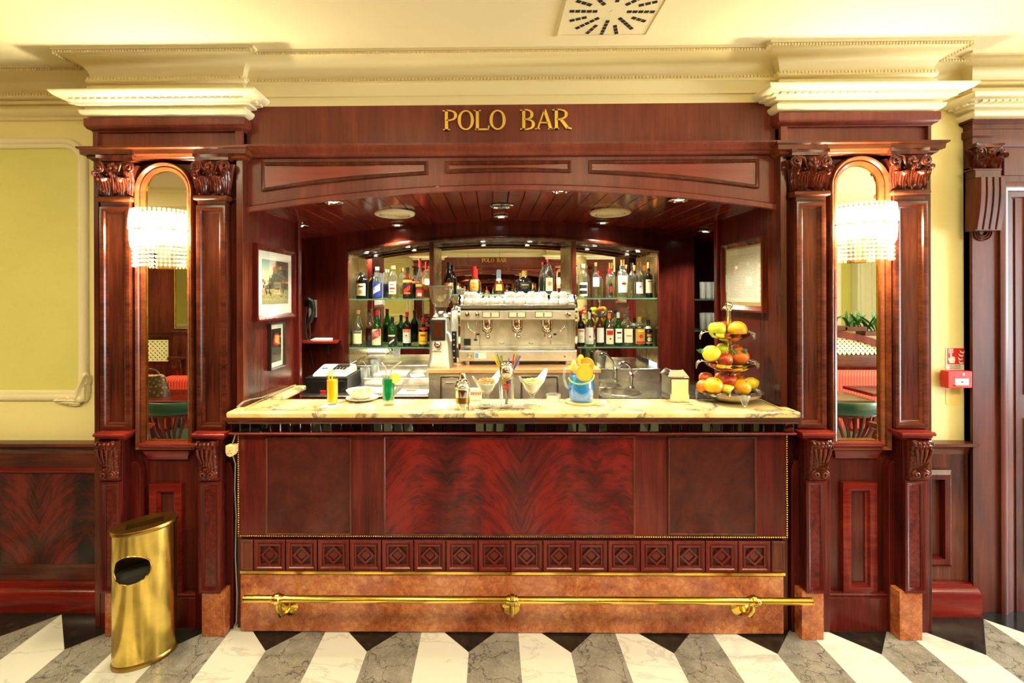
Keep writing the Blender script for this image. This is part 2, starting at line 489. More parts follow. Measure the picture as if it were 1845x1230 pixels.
def fabric_red():
    n = NT('striped_red_fabric')
    sp = n.new('SeparateXYZ', {0: n.new('TexCoord').outputs['Object']})
    q = n.math('ADD', sp.outputs[0], n.math('MULTIPLY', sp.outputs[1], .9))
    s1 = n.math('SINE', n.math('MULTIPLY', q, 210.0))
    col = n.ramp(n.math('ADD', n.math('MULTIPLY', s1, .5), .5), [(.3, srgb(196,44,34)), (.7, srgb(226,92,58))])
    return n.done(n.bsdf(col, .8))
FABRIC = fabric_red()
def bagmat():
    n = NT('brown_patterned_canvas')
    e = n.new('TexVoronoi', {'Vector': n.coords((1,1,1)), 'Scale': 34}).outputs[0]
    return n.done(n.bsdf(n.ramp(e, [(.3, srgb(128,100,58)), (.42, srgb(66,46,28))]), .5))
BAGM = bagmat()
LATT = plain('cream_lattice_paint', srgb(232,228,180), .5)
LEAF = plain('leaf_green', srgb(48,104,40), .45)
def fruitmat(name, a, b, scale=5, rough=.35):
    n = NT(name)
    f = n.noise(n.coords(), scale, 3, .6, .5).outputs[0]
    bp = n.noise(n.coords(), 190, 1, .5).outputs[0]
    bu = n.new('Bump', {'Strength': .15, 'Distance': .002, 'Height': bp})
    return n.done(n.bsdf(n.ramp(f, [(.4, a), (.62, b)]), rough, 0, Normal=bu.outputs[0]))
F_ORANGE = fruitmat('orange_peel', srgb(246,164,16), srgb(250,186,36), 4)
F_LEMON = fruitmat('lemon_peel', srgb(246,214,40), srgb(250,228,70), 4)
F_GAPPLE = fruitmat('green_apple_skin', srgb(190,204,40), srgb(224,214,50), 6, .25)
F_RAPPLE = fruitmat('red_apple_skin', srgb(168,26,20), srgb(222,150,50), 16, .25)
F_PEACH = fruitmat('tangerine_peel', srgb(226,104,20), srgb(242,140,30), 5)
F_PEAR = fruitmat('pear_skin', srgb(228,206,60), srgb(206,170,50), 10)
NUTS = fruitmat('peanut', srgb(214,160,70), srgb(176,112,40), 30)
CRISPS = fruitmat('crisps', srgb(244,216,96), srgb(224,180,60), 40)
def emis(name, col, st):
    n = NT(name)
    e = n.new('Emission', {0: col, 1: st}); return n.done(e)
LAMP_WARM = emis('lit_lamp', (1, .82, .48, 1), 150)
LAMP_DOWN = emis('lit_spot_lamp', (1, .94, .80, 1), 18)
LAMP_TUBE = emis('lit_tube', (1, .9, .66, 1), 9)
LAMP_UNSEEN = emis('lit_unseen_lamp', (1, .86, .6, 1), 7)
# ---------------------------------------------------------------- the setting
YW, YU, YBOARD, YFAS = 2.44, 2.27, 2.30, 2.31      # side walls, unit stiles, unit boards, bar fascia
YB, YM = 3.50, 3.78                                 # back wall of the bar, its mirrors
YARCH = 2.32
ZC = 2.83                                           # ceiling
XWL, XWR, YOPP, YFAR = -6.0, 6.4, -0.975, -3.1
xUL0, xUL1 = WX(169, YU), WX(438, YU)               # left unit
xUR0, xUR1 = WX(1407, YU), WX(1678, YU)             # right unit
xDOOR = WX(1737.5, YW, 700)

# floor
ap = WF(844.3, 1174.4, 0.0); ap2 = WF(1028.6, 1174.4, 0.0)
PER = ap2.x-ap.x
FLOORM = floor_mat(ap.x, ap.y, PER)
b = MB().box(XWL-.2, XWR+.2, YFAR-.2, 4.0, -.1, 0)
struct(b.obj('floor', FLOORM, smooth=0))
b = MB().box(XWL-.2, XWR+.2, YFAR-.2, YW+.15, ZC, ZC+.1)
struct(b.obj('ceiling', CEILP, smooth=0))

# front walls left and right of the bar
def quadwall(name, mat, *boxes):
    b = MB()
    for q in boxes: b.box(*q)
    return struct(b.obj(name, mat, smooth=0))
zrail = WZ(797, YW)
quadwall('wall_front_left', WALLCREAM, (XWL, xUL0+.03, YW, YW+.15, 0, ZC))
quadwall('wall_front_right', WALLCREAM, (xUR1-.03, XWR, YW, YW+.15, 0, ZC))
quadwall('wall_bar_head', WOODV, (xUL0, xUR1, YW+.0, YW+.12, 2.35, ZC))
quadwall('wall_left', WALLCREAM, (XWL-.15, XWL, YFAR, YW+.15, 0, ZC))
wy0, wy1 = -.55, 1.95
quadwall('wall_right', WALLCREAM, (XWR, XWR+.15, YFAR, wy0, 0, ZC), (XWR, XWR+.15, wy1, YW+.15, 0, ZC),
         (XWR, XWR+.15, wy0, wy1, 0, .35), (XWR, XWR+.15, wy0, wy1, 2.5, ZC))
b = MB()
for y in (wy0, (wy0+wy1)/2-.03, wy1-.06): b.box(XWR+.03, XWR+.1, y, y+.06, .35, 2.5)
for z in (.35, 1.5, 2.44): b.box(XWR+.03, XWR+.1, wy0, wy1, z, z+.06)
wf = struct(b.obj('window_1', WHITEP, bevel=.004))
b = MB().box(XWR+.06, XWR+.066, wy0+.02, wy1-.02, .37, 2.48); b.obj('pane', GLASS, wf, smooth=0)

# green field on the left wall with its moulding
def arcpts(cx, cz, r, a0, a1, n=8): return [(cx+r*cos(a0+(a1-a0)*i/n), cz+r*sin(a0+(a1-a0)*i/n)) for i in range(n+1)]
gx1 = WX(161, YW); gz1, gz0 = WZ(249, YW, 100), WZ(721, YW, 100); r_ = .13
field = [(XWL+.2, gz0), (gx1-.02, gz0), (gx1, gz0+.02)]+arcpts(gx1-r_, gz1-r_, r_, 0, pi/2)+[(XWL+.2, gz1)]
b = MB().prism(field, YW-.002, YW)
struct(b.obj('wall_front_left_field', WALLGREEN, smooth=0))
prof = [(.0, 0), (.0, .008), (-.006, .016), (-.018, .022), (-.03, .018), (-.034, .010), (-.05, .012), (-.056, .006), (-.056, 0)]
b = MB().sweep(field, prof, 'xz', YW-.001, closed=True)
struct(b.obj('trim_1', PLASTERW, smooth=60))
def acanthus(b, p0, p1, w, h, curl=0.0, y=YW, ridges=5, n=10):
    """a carved leaf lying on a wall from p0 to p1 (x, z)"""
    p0, p1 = Vector(p0), Vector(p1); ax = p1-p0; L = ax.length; ax.normalize(); sd = Vector((ax.y, -ax.x))
    def fn(u, v):
        u = u*2-1
        wd = w*(sin(pi*min(.93, v*.9+.08))**.7)*(1+.14*cos(v*2*pi*ridges))
        c = p0+ax*(L*v)+sd*(u*wd+curl*v*v*L)
        hh = h*(.55+.45*v)*(1-.75*u*u)*(1+.25*cos(u*3*pi))
        return (c.x, y-max(hh, 0)-.001, c.y)
    b.grid(fn, 12, n)
b = MB()                                              # corner ornament
cxo, czo = WX(150, YW), WZ(706, YW, 140)
P_ = lambda px, py: (W(px, py, YW).x, W(px, py, YW).z)
acanthus(b, P_(140, 724), P_(160, 672), .034, .035, .10)
acanthus(b, P_(152, 722), P_(107, 716), .028, .03, -.08)
acanthus(b, P_(150, 726), P_(120, 724), .018, .03, .05)
acanthus(b, P_(158, 722), P_(163, 690), .014, .03, .0)
for px, py, r in ((108, 719, .016), (158, 675, .018), (150, 718, .02), (128, 716, .014)):
    p = P_(px, py); b.ball((p[0], YW-.015, p[1]), r, 10, 6, 1, .9, 1)
for k in range(7):
    p = P_(118+k*5.2, 722-1.1*k*k*.35); b.ball((p[0], YW-.012, p[1]), .011, 8, 6)
struct(b.obj('trim_2', PLASTERW, smooth=70))

# panelled dado left of the bar: cap, frieze, flame panel, rails and plinth
def dado(px0, px1, side, lo):
    X0, X1 = (XWL, xUL0+.01) if side < 0 else (xUR1-.01, WX(1742, YW))
    z = lambda py: WZ(py, YW-.03, (px0+px1)/2)
    nm = 'left' if side < 0 else 'right'
    b = MB()
    b.box(X0, X1, YW-.02, YW, z(lo), z(812))
    struct(b.obj('wall_dado_'+nm, WOODV if side > 0 else WOODH, smooth=0))
    zt = z(796)
    cap = [(0, zt-.072), (.022, zt-.066), (.026, zt-.05), (.034, zt-.03), (.05, zt-.018), (.06, zt-.016), (.062, zt), (0, zt)]
    b = MB().sweep([(X0, YW), (X1, YW)], cap)
    struct(b.obj('trim_3' if side < 0 else 'trim_4', WOODH, smooth=50))
    zb = z(1056)
    bp = [(0, 0), (.07, 0), (.07, zb-.02), (.055, zb), (.045, zb+.004), (.04, zb+.018), (.02, zb+.022), (0, zb+.022)]
    b = MB().sweep([(X0, YW), (X1, YW)], bp)
    struct(b.obj('baseboard_'+nm, WOODRED, smooth=40))
    return X0, X1, z
X0, X1, z = dado(0, 168, -1, 1060)
fl_ax = WX(78, YW)
FLAMEL = flame('flame_veneer_dado_shaded', .50, fl_ax-.25, srgb(18,7,5), srgb(64,17,13), srgb(98,26,19))  # veneer colour darkened to stand for the weaker light on the dado
b = MB().box(X0, X1, YW-.026, YW-.019, z(1016), z(850))
struct(b.obj('wall_dado_left_panel', FLAMEL, smooth=0))
b = MB().sweep([(X0, YW-.02), (X1, YW-.02)], [(0, z(853)), (.014, z(852)), (.022, z(848)), (.02, z(845)), (0, z(843))])
struct(b.obj('trim_5', WOODRED, smooth=50))
X0, X1, z = dado(1680, 1740, 1, 1060)
pr = [(0, 0), (0, .012), (-.02, .026), (-.045, .026), (-.05, .014), (-.05, 0)]
b = MB().sweep(rect(WX(1640, YW), z(1020), WX(1702, YW), z(846)), pr, 'xz', YW-.02, closed=True)
struct(b.obj('trim_6', WOODRV, smooth=30))

# plaster cornice running round the breakfronts
xf0, xf1 = xUL1, xUR0
path = [(XWL, YW), (xUL0, YW), (xUL0, YU), (xUL1, YU), (xf0, YFAS), (xf1, YFAS), (xUR0, YU), (xUR1, YU), (xUR1, YW), (xDOOR-.01, YW), (xDOOR-.01, 2.385), (XWR, 2.385)]
up = [(-.02, 2.60), (.0, 2.60), (.004, 2.665), (.016, 2.672), (.018, 2.684), (.006, 2.688), (.006, 2.694), (.016, 2.698), (.022, 2.712), (.016, 2.728), (.008, 2.732),
      (.010, 2.745), (.020, 2.768), (.040, 2.790), (.070, 2.806), (.092, 2.811), (.096, 2.816), (.11, 2.818), (.112, ZC), (-.02, ZC)]
b = MB().sweep(path, up)
struct(b.obj('trim_7', PLASTER, smooth=50))
def beads(b, path, d, zc, sx, sz, step, h=.008):
    n = len(path)
    for i in range(n-1):
        a, c = Vector(path[i]), Vector(path[i+1]); t = (c-a)
        L = t.length
        if L < .03: continue
        t.normalize(); nn = Vector((t.y, -t.x))
        def ext(u, v):
            cr = u.x*v.y-u.y*v.x
            return d if cr > 1e-6 else (-d if cr < -1e-6 else 0)
        e0 = ext((a-Vector(path[i-1])).normalized(), t) if i > 0 else 0
        e1 = ext(t, (Vector(path[i+2])-c).normalized()) if i < n-2 else 0
        Lt = L+e0+e1; k = int(Lt/step)
        if k < 1: continue
        st_ = Lt/k
        for j in range(k):
            p = a+t*(st_*(j+.5)-e0)+nn*d
            if p.x < -2.6 or p.x > 2.75: continue
            A = t*sx; B = nn*h
            q = [p-A, p+A]
            vs = [(e.x+f.x, e.y+f.y, zz) for zz in (zc-sz, zc+sz) for e in q for f in (Vector((0,0)), B)]
            b.add(vs, [(0,2,6,4),(1,5,7,3),(0,4,5,1),(2,3,7,6),(4,6,7,5),(0,1,3,2)])
vis = [(XWL, YW), (xUL0, YW), (xUL0, YU), (xUL1, YU), (xf0, YFAS), (xf1, YFAS), (xUR0, YU), (xUR1, YU), (xUR1, YW), (xDOOR-.01, YW)]
b = MB(); beads(b, vis, .016, 2.720, .006, .0065, .017, .007); beads(b, vis, .104, 2.8085, .004, .005, .014, .008)
struct(b.obj('trim_8', PLASTER, smooth=0))
# picture-rail bands under it beside the units and above the bar
bandp = [(0, 2.585), (.012, 2.588), (.012, 2.60), (.022, 2.607), (.030, 2.618), (.034, 2.632), (.034, 2.640), (.02, 2.646), (0, 2.648)]
b = MB().sweep([(XWL, YW), (xUL0, YW)], bandp)
struct(b.obj('trim_9', PLASTER, smooth=50))
zf = WZ(173, YFAS, 900)
bandc = [(0, zf), (.014, zf), (.014, zf+.012), (.02, zf+.018), (.022, zf+.05), (.03, zf+.056), (.03, zf+.066), (0, zf+.07)]
b = MB().sweep([(xf0, YFAS), (xf1, YFAS)], bandc)
struct(b.obj('trim_10', PLASTER, smooth=50))
# the heavy white cornices on both units and over the door
low = [(-.05, 2.522), (.0, 2.522), (.006, 2.528), (.028, 2.536), (.036, 2.545), (.040, 2.552), (.040, 2.561), (.022, 2.564), (.022, 2.577), (.050, 2.581), (.052, 2.590),
       (.072, 2.594), (.074, 2.600), (.100, 2.604), (.112, 2.614), (.118, 2.622), (.118, 2.628), (.0, 2.632), (-.05, 2.632)]
def ret(x0, x1): return [(x0, YW), (x0, YU), (x1, YU), (x1, YFAS+.005)]
b = MB().sweep(ret(xUL0, xUL1), low)
beads(b, ret(xUL0, xUL1), .052, 2.5975, .012, .0065, .034, .034)
struct(b.obj('trim_11', PLASTERW, smooth=40))
pr_ = [(xUR0, YFAS+.005), (xUR0, YU), (xUR1, YU), (xUR1, YW)]
b = MB().sweep(pr_, low)
beads(b, pr_, .052, 2.5975, .012, .0065, .034, .034)
struct(b.obj('trim_12', PLASTERW, smooth=40))
pd_ = [(xDOOR, YW), (xDOOR, 2.385), (XWR, 2.385)]
b = MB().sweep(pd_, low)
beads(b, pd_[:2]+[(2.9, 2.385)], .052, 2.5975, .012, .0065, .034, .034)
struct(b.obj('trim_13', PLASTERW, smooth=40))

# ---------------------------------------------------------------- fascia over the bar
Zs = lambda py: WZ(py, YFAS, 915)
b = MB().box(xf0-.01, xf1+.01, YFAS, YW+.0, WZ(262, YFAS, 915), 2.70)
struct(b.obj('wall_bar_fascia', WOODFAS, smooth=0))
zl = Zs(262)
led = [(0, zl-.055), (.012, zl-.052), (.016, zl-.044), (.03, zl-.036), (.036, zl-.012), (.044, zl-.006), (.044, zl+.002), (.0, zl+.004)]
b = MB().sweep([(xf0-.005, YFAS), (xf1+.005, YFAS)], led)
struct(b.obj('trim_14', WOODFAS, smooth=40))
# arched board
def archz(x, Y=YARCH, off=0.0):
    c = WX(917, YARCH); h = WX(1396, YARCH)-c
    z1 = WZ(337, YARCH, 915); z0 = (W(442, 379, YARCH).z+W(1398, 370, YARCH).z)/2
    s = z1-z0; R = (h*h+s*s)/(2*s)
    t = max(min(x-c, h*1.35), -h*1.35)
    return z1-R+sqrt(R*R-t*t)+off
xa0, xa1 = xUL1-.001, xUR0+.001
N = 48
xs = [xa0+(xa1-xa0)*i/N for i in range(N+1)]
poly = [(x, archz(x)) for x in xs]+[(xa1, zl-.04), (xa0, zl-.04)]
b = MB().prism(poly, YARCH, YARCH+.05)
struct(b.obj('wall_bar_arch', WOODFAS, smooth=30))
b = MB().sweep([(x, archz(x)) for x in xs], [(-.004, 0), (.016, .0), (.02, .006), (.016, .016), (-.006, .016), (-.014, .006), (-.014, 0)], 'xz', YARCH)
struct(b.obj('trim_15', WOODFAS, smooth=50))
def archpanel(px0, px1, top, n):
    x0, x1 = WX(px0, YARCH), WX(px1, YARCH)
    zt = WZ(top, YARCH, (px0+px1)/2)
    q = [(x0+(x1-x0)*i/10, archz(x0+(x1-x0)*i/10, off=.078)) for i in range(11)]
    pth = q+[(x1, zt), (x0, zt)]
    pf = [(0, 0), (.002, .010), (-.004, .013), (-.012, .010), (-.016, .004), (-.02, .004), (-.02, 0)]
    b = MB().sweep(pth, pf, 'xz', YARCH, closed=True)
    struct(b.obj('trim_%d' % n, WOODV, smooth=30))
    cx, cz = (x0+x1)/2, zt-.03
    b = MB().prism([(p[0]+(cx-p[0])*.012, p[1]) for p in pth], YARCH-.003, YARCH)
    struct(b.obj('wall_bar_arch_panel', WOODPAN, smooth=0))
archpanel(474, 771, 293, 16); archpanel(804, 1029, 291, 17); archpanel(1062, 1366, 289, 18)

# gilt letters
GX = bpy.data.objects
sg = thing('bar_sign', 'raised gilt capital lettering on the mahogany fascia over the bar', 'sign', (WX(915, YFAS), YFAS, WZ(218, YFAS, 915)))
def letter(ch, px0, px1, pt, pb):
    A = W(px0, pb, YFAS); B = W(px1, pt, YFAS); x0, z0, x1, z1 = A.x, A.z, B.x, B.z
    w, h = x1-x0, z1-z0; t = .0155; th = .007; sf = .006; yf, yb = YFAS-.012, YFAS
    b = MB()
    X = lambda u: x0+u*w
    Z = lambda v: z0+v*h
    def stem(u0, v0, u1, v1, tk):
        p = Vector((X(u0), Z(v0))); q = Vector((X(u1), Z(v1))); d = (q-p).normalized(); n = Vector((d.y, -d.x))*tk/2
        b.prism([(p-n)[:], (p+n)[:], (q+n)[:], (q-n)[:]], yf, yb)
    def serif(u, v, wd=.026):
        zc = Z(v)+(sf/2 if v < .5 else -sf/2)
        b.prism([(X(u)-wd/2, zc-sf/2), (X(u)+wd/2, zc-sf/2), (X(u)+wd/2, zc+sf/2), (X(u)-wd/2, zc+sf/2)], yf, yb)
    def ring(cu, cv, ru, rv, a0, a1, n=22, thick=t, thin=th):
        pts = []
        for i in range(n+1):
            a = a0+(a1-a0)*i/n
            k = thin+(thick-thin)*abs(cos(a))**1.4
            o = (X(cu)+ru*w*cos(a), Z(cv)+rv*h*sin(a)); ii = (X(cu)+(ru*w-k)*cos(a), Z(cv)+(rv*h-(thin+.25*(k-thin)))*sin(a))
            pts.append((o, ii))
        for (o1, i1), (o2, i2) in zip(pts, pts[1:]): b.prism([o1, o2, i2, i1], yf, yb)
    if ch == 'O': ring(.5, .5, .5, .5, 0, 2*pi, 36)
    if ch == 'P':
        stem(.2, 0, .2, 1, t); serif(.2, 0, .034); serif(.12, 1)
        ring(.5, .74, .5, .26, -pi/2, pi/2, 18); stem(.2, .985, .5, .985, th); stem(.2, .5, .5, .5, th)
    if ch == 'L':
        stem(.2, 0, .2, 1, t); serif(.2, 1, .034); stem(.05, .03, .98, .03, th*1.2); stem(.94, .0, 1.0, .22, th)
    if ch == 'B':
        stem(.18, 0, .18, 1, t); serif(.1, 0); serif(.1, 1)
        ring(.45, .755, .42, .245, -pi/2, pi/2, 18); ring(.48, .26, .5, .26, -pi/2, pi/2, 18)
        for v in (.015, .515, .985): stem(.18, v, .48, v, th)
    if ch == 'A':
        stem(.1, 0, .5, 1, th*1.1); stem(.5, 1, .88, 0, t); serif(.1, 0); serif(.88, 0, .03); stem(.24, .34, .72, .34, th)
    if ch == 'R':
        stem(.16, 0, .16, 1, t); serif(.14, 0, .03); serif(.08, 1)
        ring(.42, .75, .4, .25, -pi/2, pi/2, 18); stem(.16, .985, .44, .985, th); stem(.16, .5, .44, .5, th)
        stem(.42, .5, .8, .06, t); stem(.76, .09, 1.04, .02, th)
    b.obj('letter', GOLD, sg, smooth=0)
for ch, a, c in (('P', 800, 824), ('O', 825, 854), ('L', 855, 881), ('O', 882, 911), ('B', 939, 964), ('A', 965, 996), ('R', 997, 1028)):
    letter(ch, a, c, 199-.009*(a-915), 235-.009*(a-915))

# ---------------------------------------------------------------- carved parts
def leaf3(b, cx, z0, z1, w, y0, proj, tilt=0.0, n=16):
    """an acanthus leaf rising from z0, fluted and lobed, its tip curling out towards the viewer"""
    H = z1-z0
    def fn(u, v):
        u = u*2-1
        wd = w*(.55+.50*sin(pi*min(v*.85+.05, 1))**1.2)*(1+.05*cos(v*8*pi))*sqrt(max(1-max(0, v-.72)**2/.085, .03))
        fl = .0035*cos(u*5*pi)*(1-.4*v)
        if v < .8:
            t = v/.8; yy = y0-proj*(.10+.55*t**1.8); zz = z0+H*.92*t
        else:
            a = (v-.8)/.2*pi*.75; r = proj*.34
            yy = y0-proj*.65-r*sin(a); zz = z0+H*.92+r*(cos(a)-1)*1.1+r*.4*sin(a)
        return (cx+u*wd+tilt*v*v, yy-fl-.009*(1-u*u), zz-.006*u*u)
    b.grid(fn, 20, n)
def spiral(b, cx, cz, y, r, turns, sgn, rad, a0=pi/2):
    pts = []
    for i in range(int(turns*16)+1):
        a = i/16*2*pi; k = r*(1-.8*a/(turns*2*pi))
        pts.append((cx+sgn*k*sin(a), y-.004*a/(2*pi), cz+k*cos(a)))
    b.tube(pts, rad, 6)
def capital(parent, x0, x1, z0, z1, yf, yb, nx0, nx1, name='capital'):
    """bell with acanthus leaves, corner volutes, rosette and abacus; nx0..nx1 is the width at the neck"""
    b = MB(); H = z1-z0; cx = (nx0+nx1)/2; w = (nx1-nx0)/2
    for i in range(6):                                   # bell
        v0, v1 = i/6*.86, (i+1)/6*.86
        f = lambda v: w*(.86+.16*v*v)
        g = lambda v: yf+.018-.016*v*v
        vs = []
        for v in (v0, v1):
            vs += [(cx-f(v), yb, z0+H*v), (cx+f(v), yb, z0+H*v), (cx+f(v), g(v), z0+H*v), (cx-f(v), g(v), z0+H*v)]
        b.add(vs, [(0,1,5,4),(1,2,6,5),(2,3,7,6),(3,0,4,7)])
    W2 = (x1-x0)/2; cc = (x0+x1)/2
    b.prism_z([(cc-W2, yb), (cc-W2, yf-.018), (cc-W2*.55, yf-.006), (cc, yf-.010), (cc+W2*.55, yf-.006), (cc+W2, yf-.018), (cc+W2, yb)], z1-H*.10, z1-H*.02)
    b.prism_z([(cc-W2*.95, yb), (cc-W2*.95, yf-.010), (cc+W2*.95, yf-.010), (cc+W2*.95, yb)], z1-H*.17, z1-H*.10)
    for k in (-1, 1): leaf3(b, cx+k*w*.50, z0, z0+H*.46, w*.42, yf+.012, .036, k*.004)
    leaf3(b, cx, z0+H*.06, z0+H*.60, w*.30, yf+.010, .030)
    for k in (-1, 1):
        leaf3(b, cx+k*w*.94, z0+H*.02, z0+H*.62, w*.34, yf+.014, .040, k*.014)
        spiral(b, cc+k*W2*.78, z1-H*.34, yf-.016, H*.13, 2.1, k, H*.030)
        b.tube([(cx+k*w*.25, yf-.004, z0+H*.48), (cx+k*w*.45, yf-.012, z0+H*.62), (cx+k*w*.66, yf-.018, z1-H*.24), (cc+k*W2*.78, yf-.018, z1-H*.205)], [H*.02, H*.028, H*.032, H*.032], 6)
        for j in range(3): b.ball((cx+k*w*(.98+.03*j), yf-.012, z1-H*(.46+.07*j)), H*.045, 8, 6)
        # leaf on the flank
        def fl(u, v, k=k):
            u = u*2-1
            return (cx+k*(w*.95+.03*v*v+.008*(1-u*u)+.004*cos(u*5*pi)), (yf+yb)/2+u*(yb-yf)*.42*(.6+.4*sin(pi*v)), z0+H*.75*v)
        b.grid(fl, 10, 7)
    zc = z1-H*.36
    for j in range(6):
        a = j*pi/3+.3; b.ball((cx+H*.085*cos(a), yf-.014, zc+H*.095*sin(a)), H*.062, 8, 6, 1, .7, 1)
    b.ball((cx, yf-.024, zc), H*.045, 8, 6)
    for j in range(-3, 4): b.ball((cx+j*w*.16, yf-.006, z0+H*.56-.004*abs(j)), H*.035, 6, 5)
    return b.obj(name, CARVE, parent, smooth=70)
def corbel(parent, x0, x1, z0, z1, yb, yout):
    """carved console bracket: an S-curve with a leaf down its face"""
    H = z1-z0; cx = (x0+x1)/2; w = (x1-x0)/2
    def yprof(v):                                        # v from the foot upwards
        return yb-(yb-yout)*(.34+.12*sin(pi*min(1, v/.2))*(v < .2)+.66*max(0, (v-.15)/.85)**.8*(1-.22*max(0, (v-.86)/.14)))
    b = MB()
    def fn(u, v):
        q = u*2-1
        wv = w*(.86+.14*v)*(1+.03*cos(v*14*pi))
        y = yprof(v)-.004*cos(q*7*pi)*(1 if v < .85 else .2)-.007*(1-q*q)-.0025*sin(v*22*pi+abs(q)*6)
        return (cx+q*wv, y, z0+H*v)
    n0 = len(b.v); b.grid(fn, 22, 30)
    for k in (0, 1):                                      # flanks
        st = len(b.v)
        def fs(u, v, k=k):
            e = fn(k, v); return (e[0], e[1]+(yb-e[1])*u, e[2])
        b.grid(fs, 1, 30)
    for j in range(5): b.ball((cx+(j-2)*w*.42, yprof(.9)-.008, z0+H*.93), H*.042, 8, 6)
    for j in range(4): b.tube([(cx+(j-1.5)*w*.5, yprof(.76)-.010, z0+H*.80), (cx+(j-1.5)*w*.44, yprof(.66)-.012, z0+H*.66), (cx+(j-1.5)*w*.3, yprof(.45)-.010, z0+H*.45)], [.007, .006, .003], 6)
    for k in (-1, 1): spiral(b, cx+k*w*.45, z0+H*.12, yprof(.1)-.006, H*.10, 1.6, k, .006)
    leaf3(b, cx, z0+H*.10, z0+H*.34, w*.4, yprof(.15), .02)
    b.box(cx-w*.98, cx+w*.98, yb, yprof(.02)-.004, z0-.006, z0+H*.03)
    return b.obj('corbel', CARVE, parent, smooth=70)

def framed_panel(b, pxr, Yf, width, depth, prof=None):
    """a raised moulded frame on plane Yf following a picture rectangle"""
    pf = prof or [(0, 0), (0, depth), (-width*.25, depth*1.1), (-width*.55, depth*.95), (-width*.75, depth*.5), (-width, depth*.35), (-width, 0)]
    b.sweep(prect(*pxr, Yf), pf, 'xz', Yf, closed=True)

YSH = 2.245                                                # face of the pilaster shafts
YBK = YBOARD-.0008
def pilaster(label, cap, neck, shaft, pcap, corb, pan, marb, butt, side):
    """all rectangles in picture pixels: (x0, y0, x1, y1)"""
    cxp = (marb[0]+marb[2])/2
    base = WF(cxp, marb[3], 0); base.z = 0; base.y = 2.235
    t = thing('pilaster', label, 'pilaster', base)
    bx = lambda b, r, Yf, Yb=YBK: b.pbox(*r, Yf, Yb)
    # shaft: raised frame round a sunk veneer strip
    b = MB(); bx(b, (shaft[0], shaft[1], shaft[2], shaft[3]), YSH+.012)
    b.obj('shaft', WOODV, t, bevel=.002)
    b = MB(); framed_panel(b, shaft, YSH+.012, .036, .014, [(0, 0), (0, .014), (-.010, .016), (-.020, .013), (-.024, .006), (-.031, .004), (-.036, .001), (-.036, 0)])
    b.obj('shaft_moulding', WOODH, t, smooth=40)
    b = MB(); bx(b, (neck[0]+3, neck[1]+10, neck[2]-3, shaft[1]+1), YSH+.004); b.obj('neck', WOODH, t, bevel=.002)
    b = MB(); xn0, xn1 = WX(neck[0]+3, YSH, 350), WX(neck[2]-3, YSH, 350)
    zt, zb = WZ(neck[1], YSH, cxp), WZ(neck[1]+11, YSH, cxp)
    hh = (zt-zb)/2
    b.sweep([(xn0, YBK), (xn0, YSH), (xn1, YSH), (xn1, YBK)], [(0, zb)]+[(.014*sin(pi*i/8)+.001, zb+hh*(1-cos(pi*i/8))) for i in range(9)]+[(0, zt)])
    b.obj('necking', WOODGLOW, t, smooth=60)
    c0, c1 = WX(cap[0], YSH-.01, 300), WX(cap[2], YSH-.01, 300)
    capital(t, c0, c1, WZ(cap[3], YSH, cxp), WZ(cap[1], YSH-.015, cxp), YSH-.002, YBK, xn0, xn1)
    # pedestal
    YP = 2.205
    b = MB(); px0, px1 = WX(pcap[0], YP-.02, 786), WX(pcap[2], YP-.02, 786)
    e = .012; zt, zb = WZ(pcap[1], YP-.02, cxp), WZ(pcap[3], YP-.02, cxp)
    Hc = zt-zb
    pf = [(-.03, zb-.014), (-.012, zb-.014), (-.006, zb-.004), (.002, zb), (.002, zb+Hc*.3), (.010, zb+Hc*.42), (.012, zb+Hc*.8), (.006, zt), (-.03, zt)]
    b.sweep([(px0+e, YBK), (px0+e, YP-.008), (px1-e, YP-.008), (px1-e, YBK)], pf)
    b.box(px0+e-.014, px1-e+.014, YP-.012, YBK, zt-.006, zt+.0006)
    b.obj('pedestal_cap', WOODRED, t, smooth=40)
    b = MB(); bx(b, (pan[0], pcap[3], pan[2], marb[1]), YP+.012, YBK)
    b.obj('pedestal', WOODLOW, t, bevel=.0015)
    b = MB(); framed_panel(b, (pan[0], pan[1], pan[2], pan[3]), YP+.012, .026, .012); b.obj('pedestal_moulding', WOODRV, t, smooth=40)
    b = MB(); bx(b, (pan[0]+9, pan[1]+9, pan[2]-9, pan[3]-9), YP+.010, YP+.02); b.obj('pedestal_panel', BURL, t, smooth=0)
    corbel(t, WX(corb[0], YP, 825), WX(corb[2], YP, 825), WZ(corb[3], YP, cxp), WZ(corb[1], YP, cxp), YP+.014, YP-.022)
    b = MB(); b.box(WX(marb[0], YP-.0, 1110), WX(marb[2], YP, 1110), YP+.03-.025, YBK, 0, WZ(marb[1], YP, cxp))
    b.obj('stone_plinth', ROSSO, t, bevel=.003)
    # scooped buttress slab behind the pedestal
    YBT = 2.262
    for r in butt:
        b = MB(); x0, x1 = WX(r[0], YBT, 950), WX(r[1], YBT, 950); zt = WZ(r[2], YBT, cxp)
        poly = [(x0, 0), (x1, 0), (x1, zt-.045), (x1-.006, zt-.02), (x1-.016, zt-.004), (x1-.03, zt), (x0+.03, zt), (x0+.016, zt-.004), (x0+.006, zt-.02), (x0, zt-.045)]
        b.prism(poly, YBT, YBK); b.obj('buttress', WOODRV, t, bevel=.002)
    return t

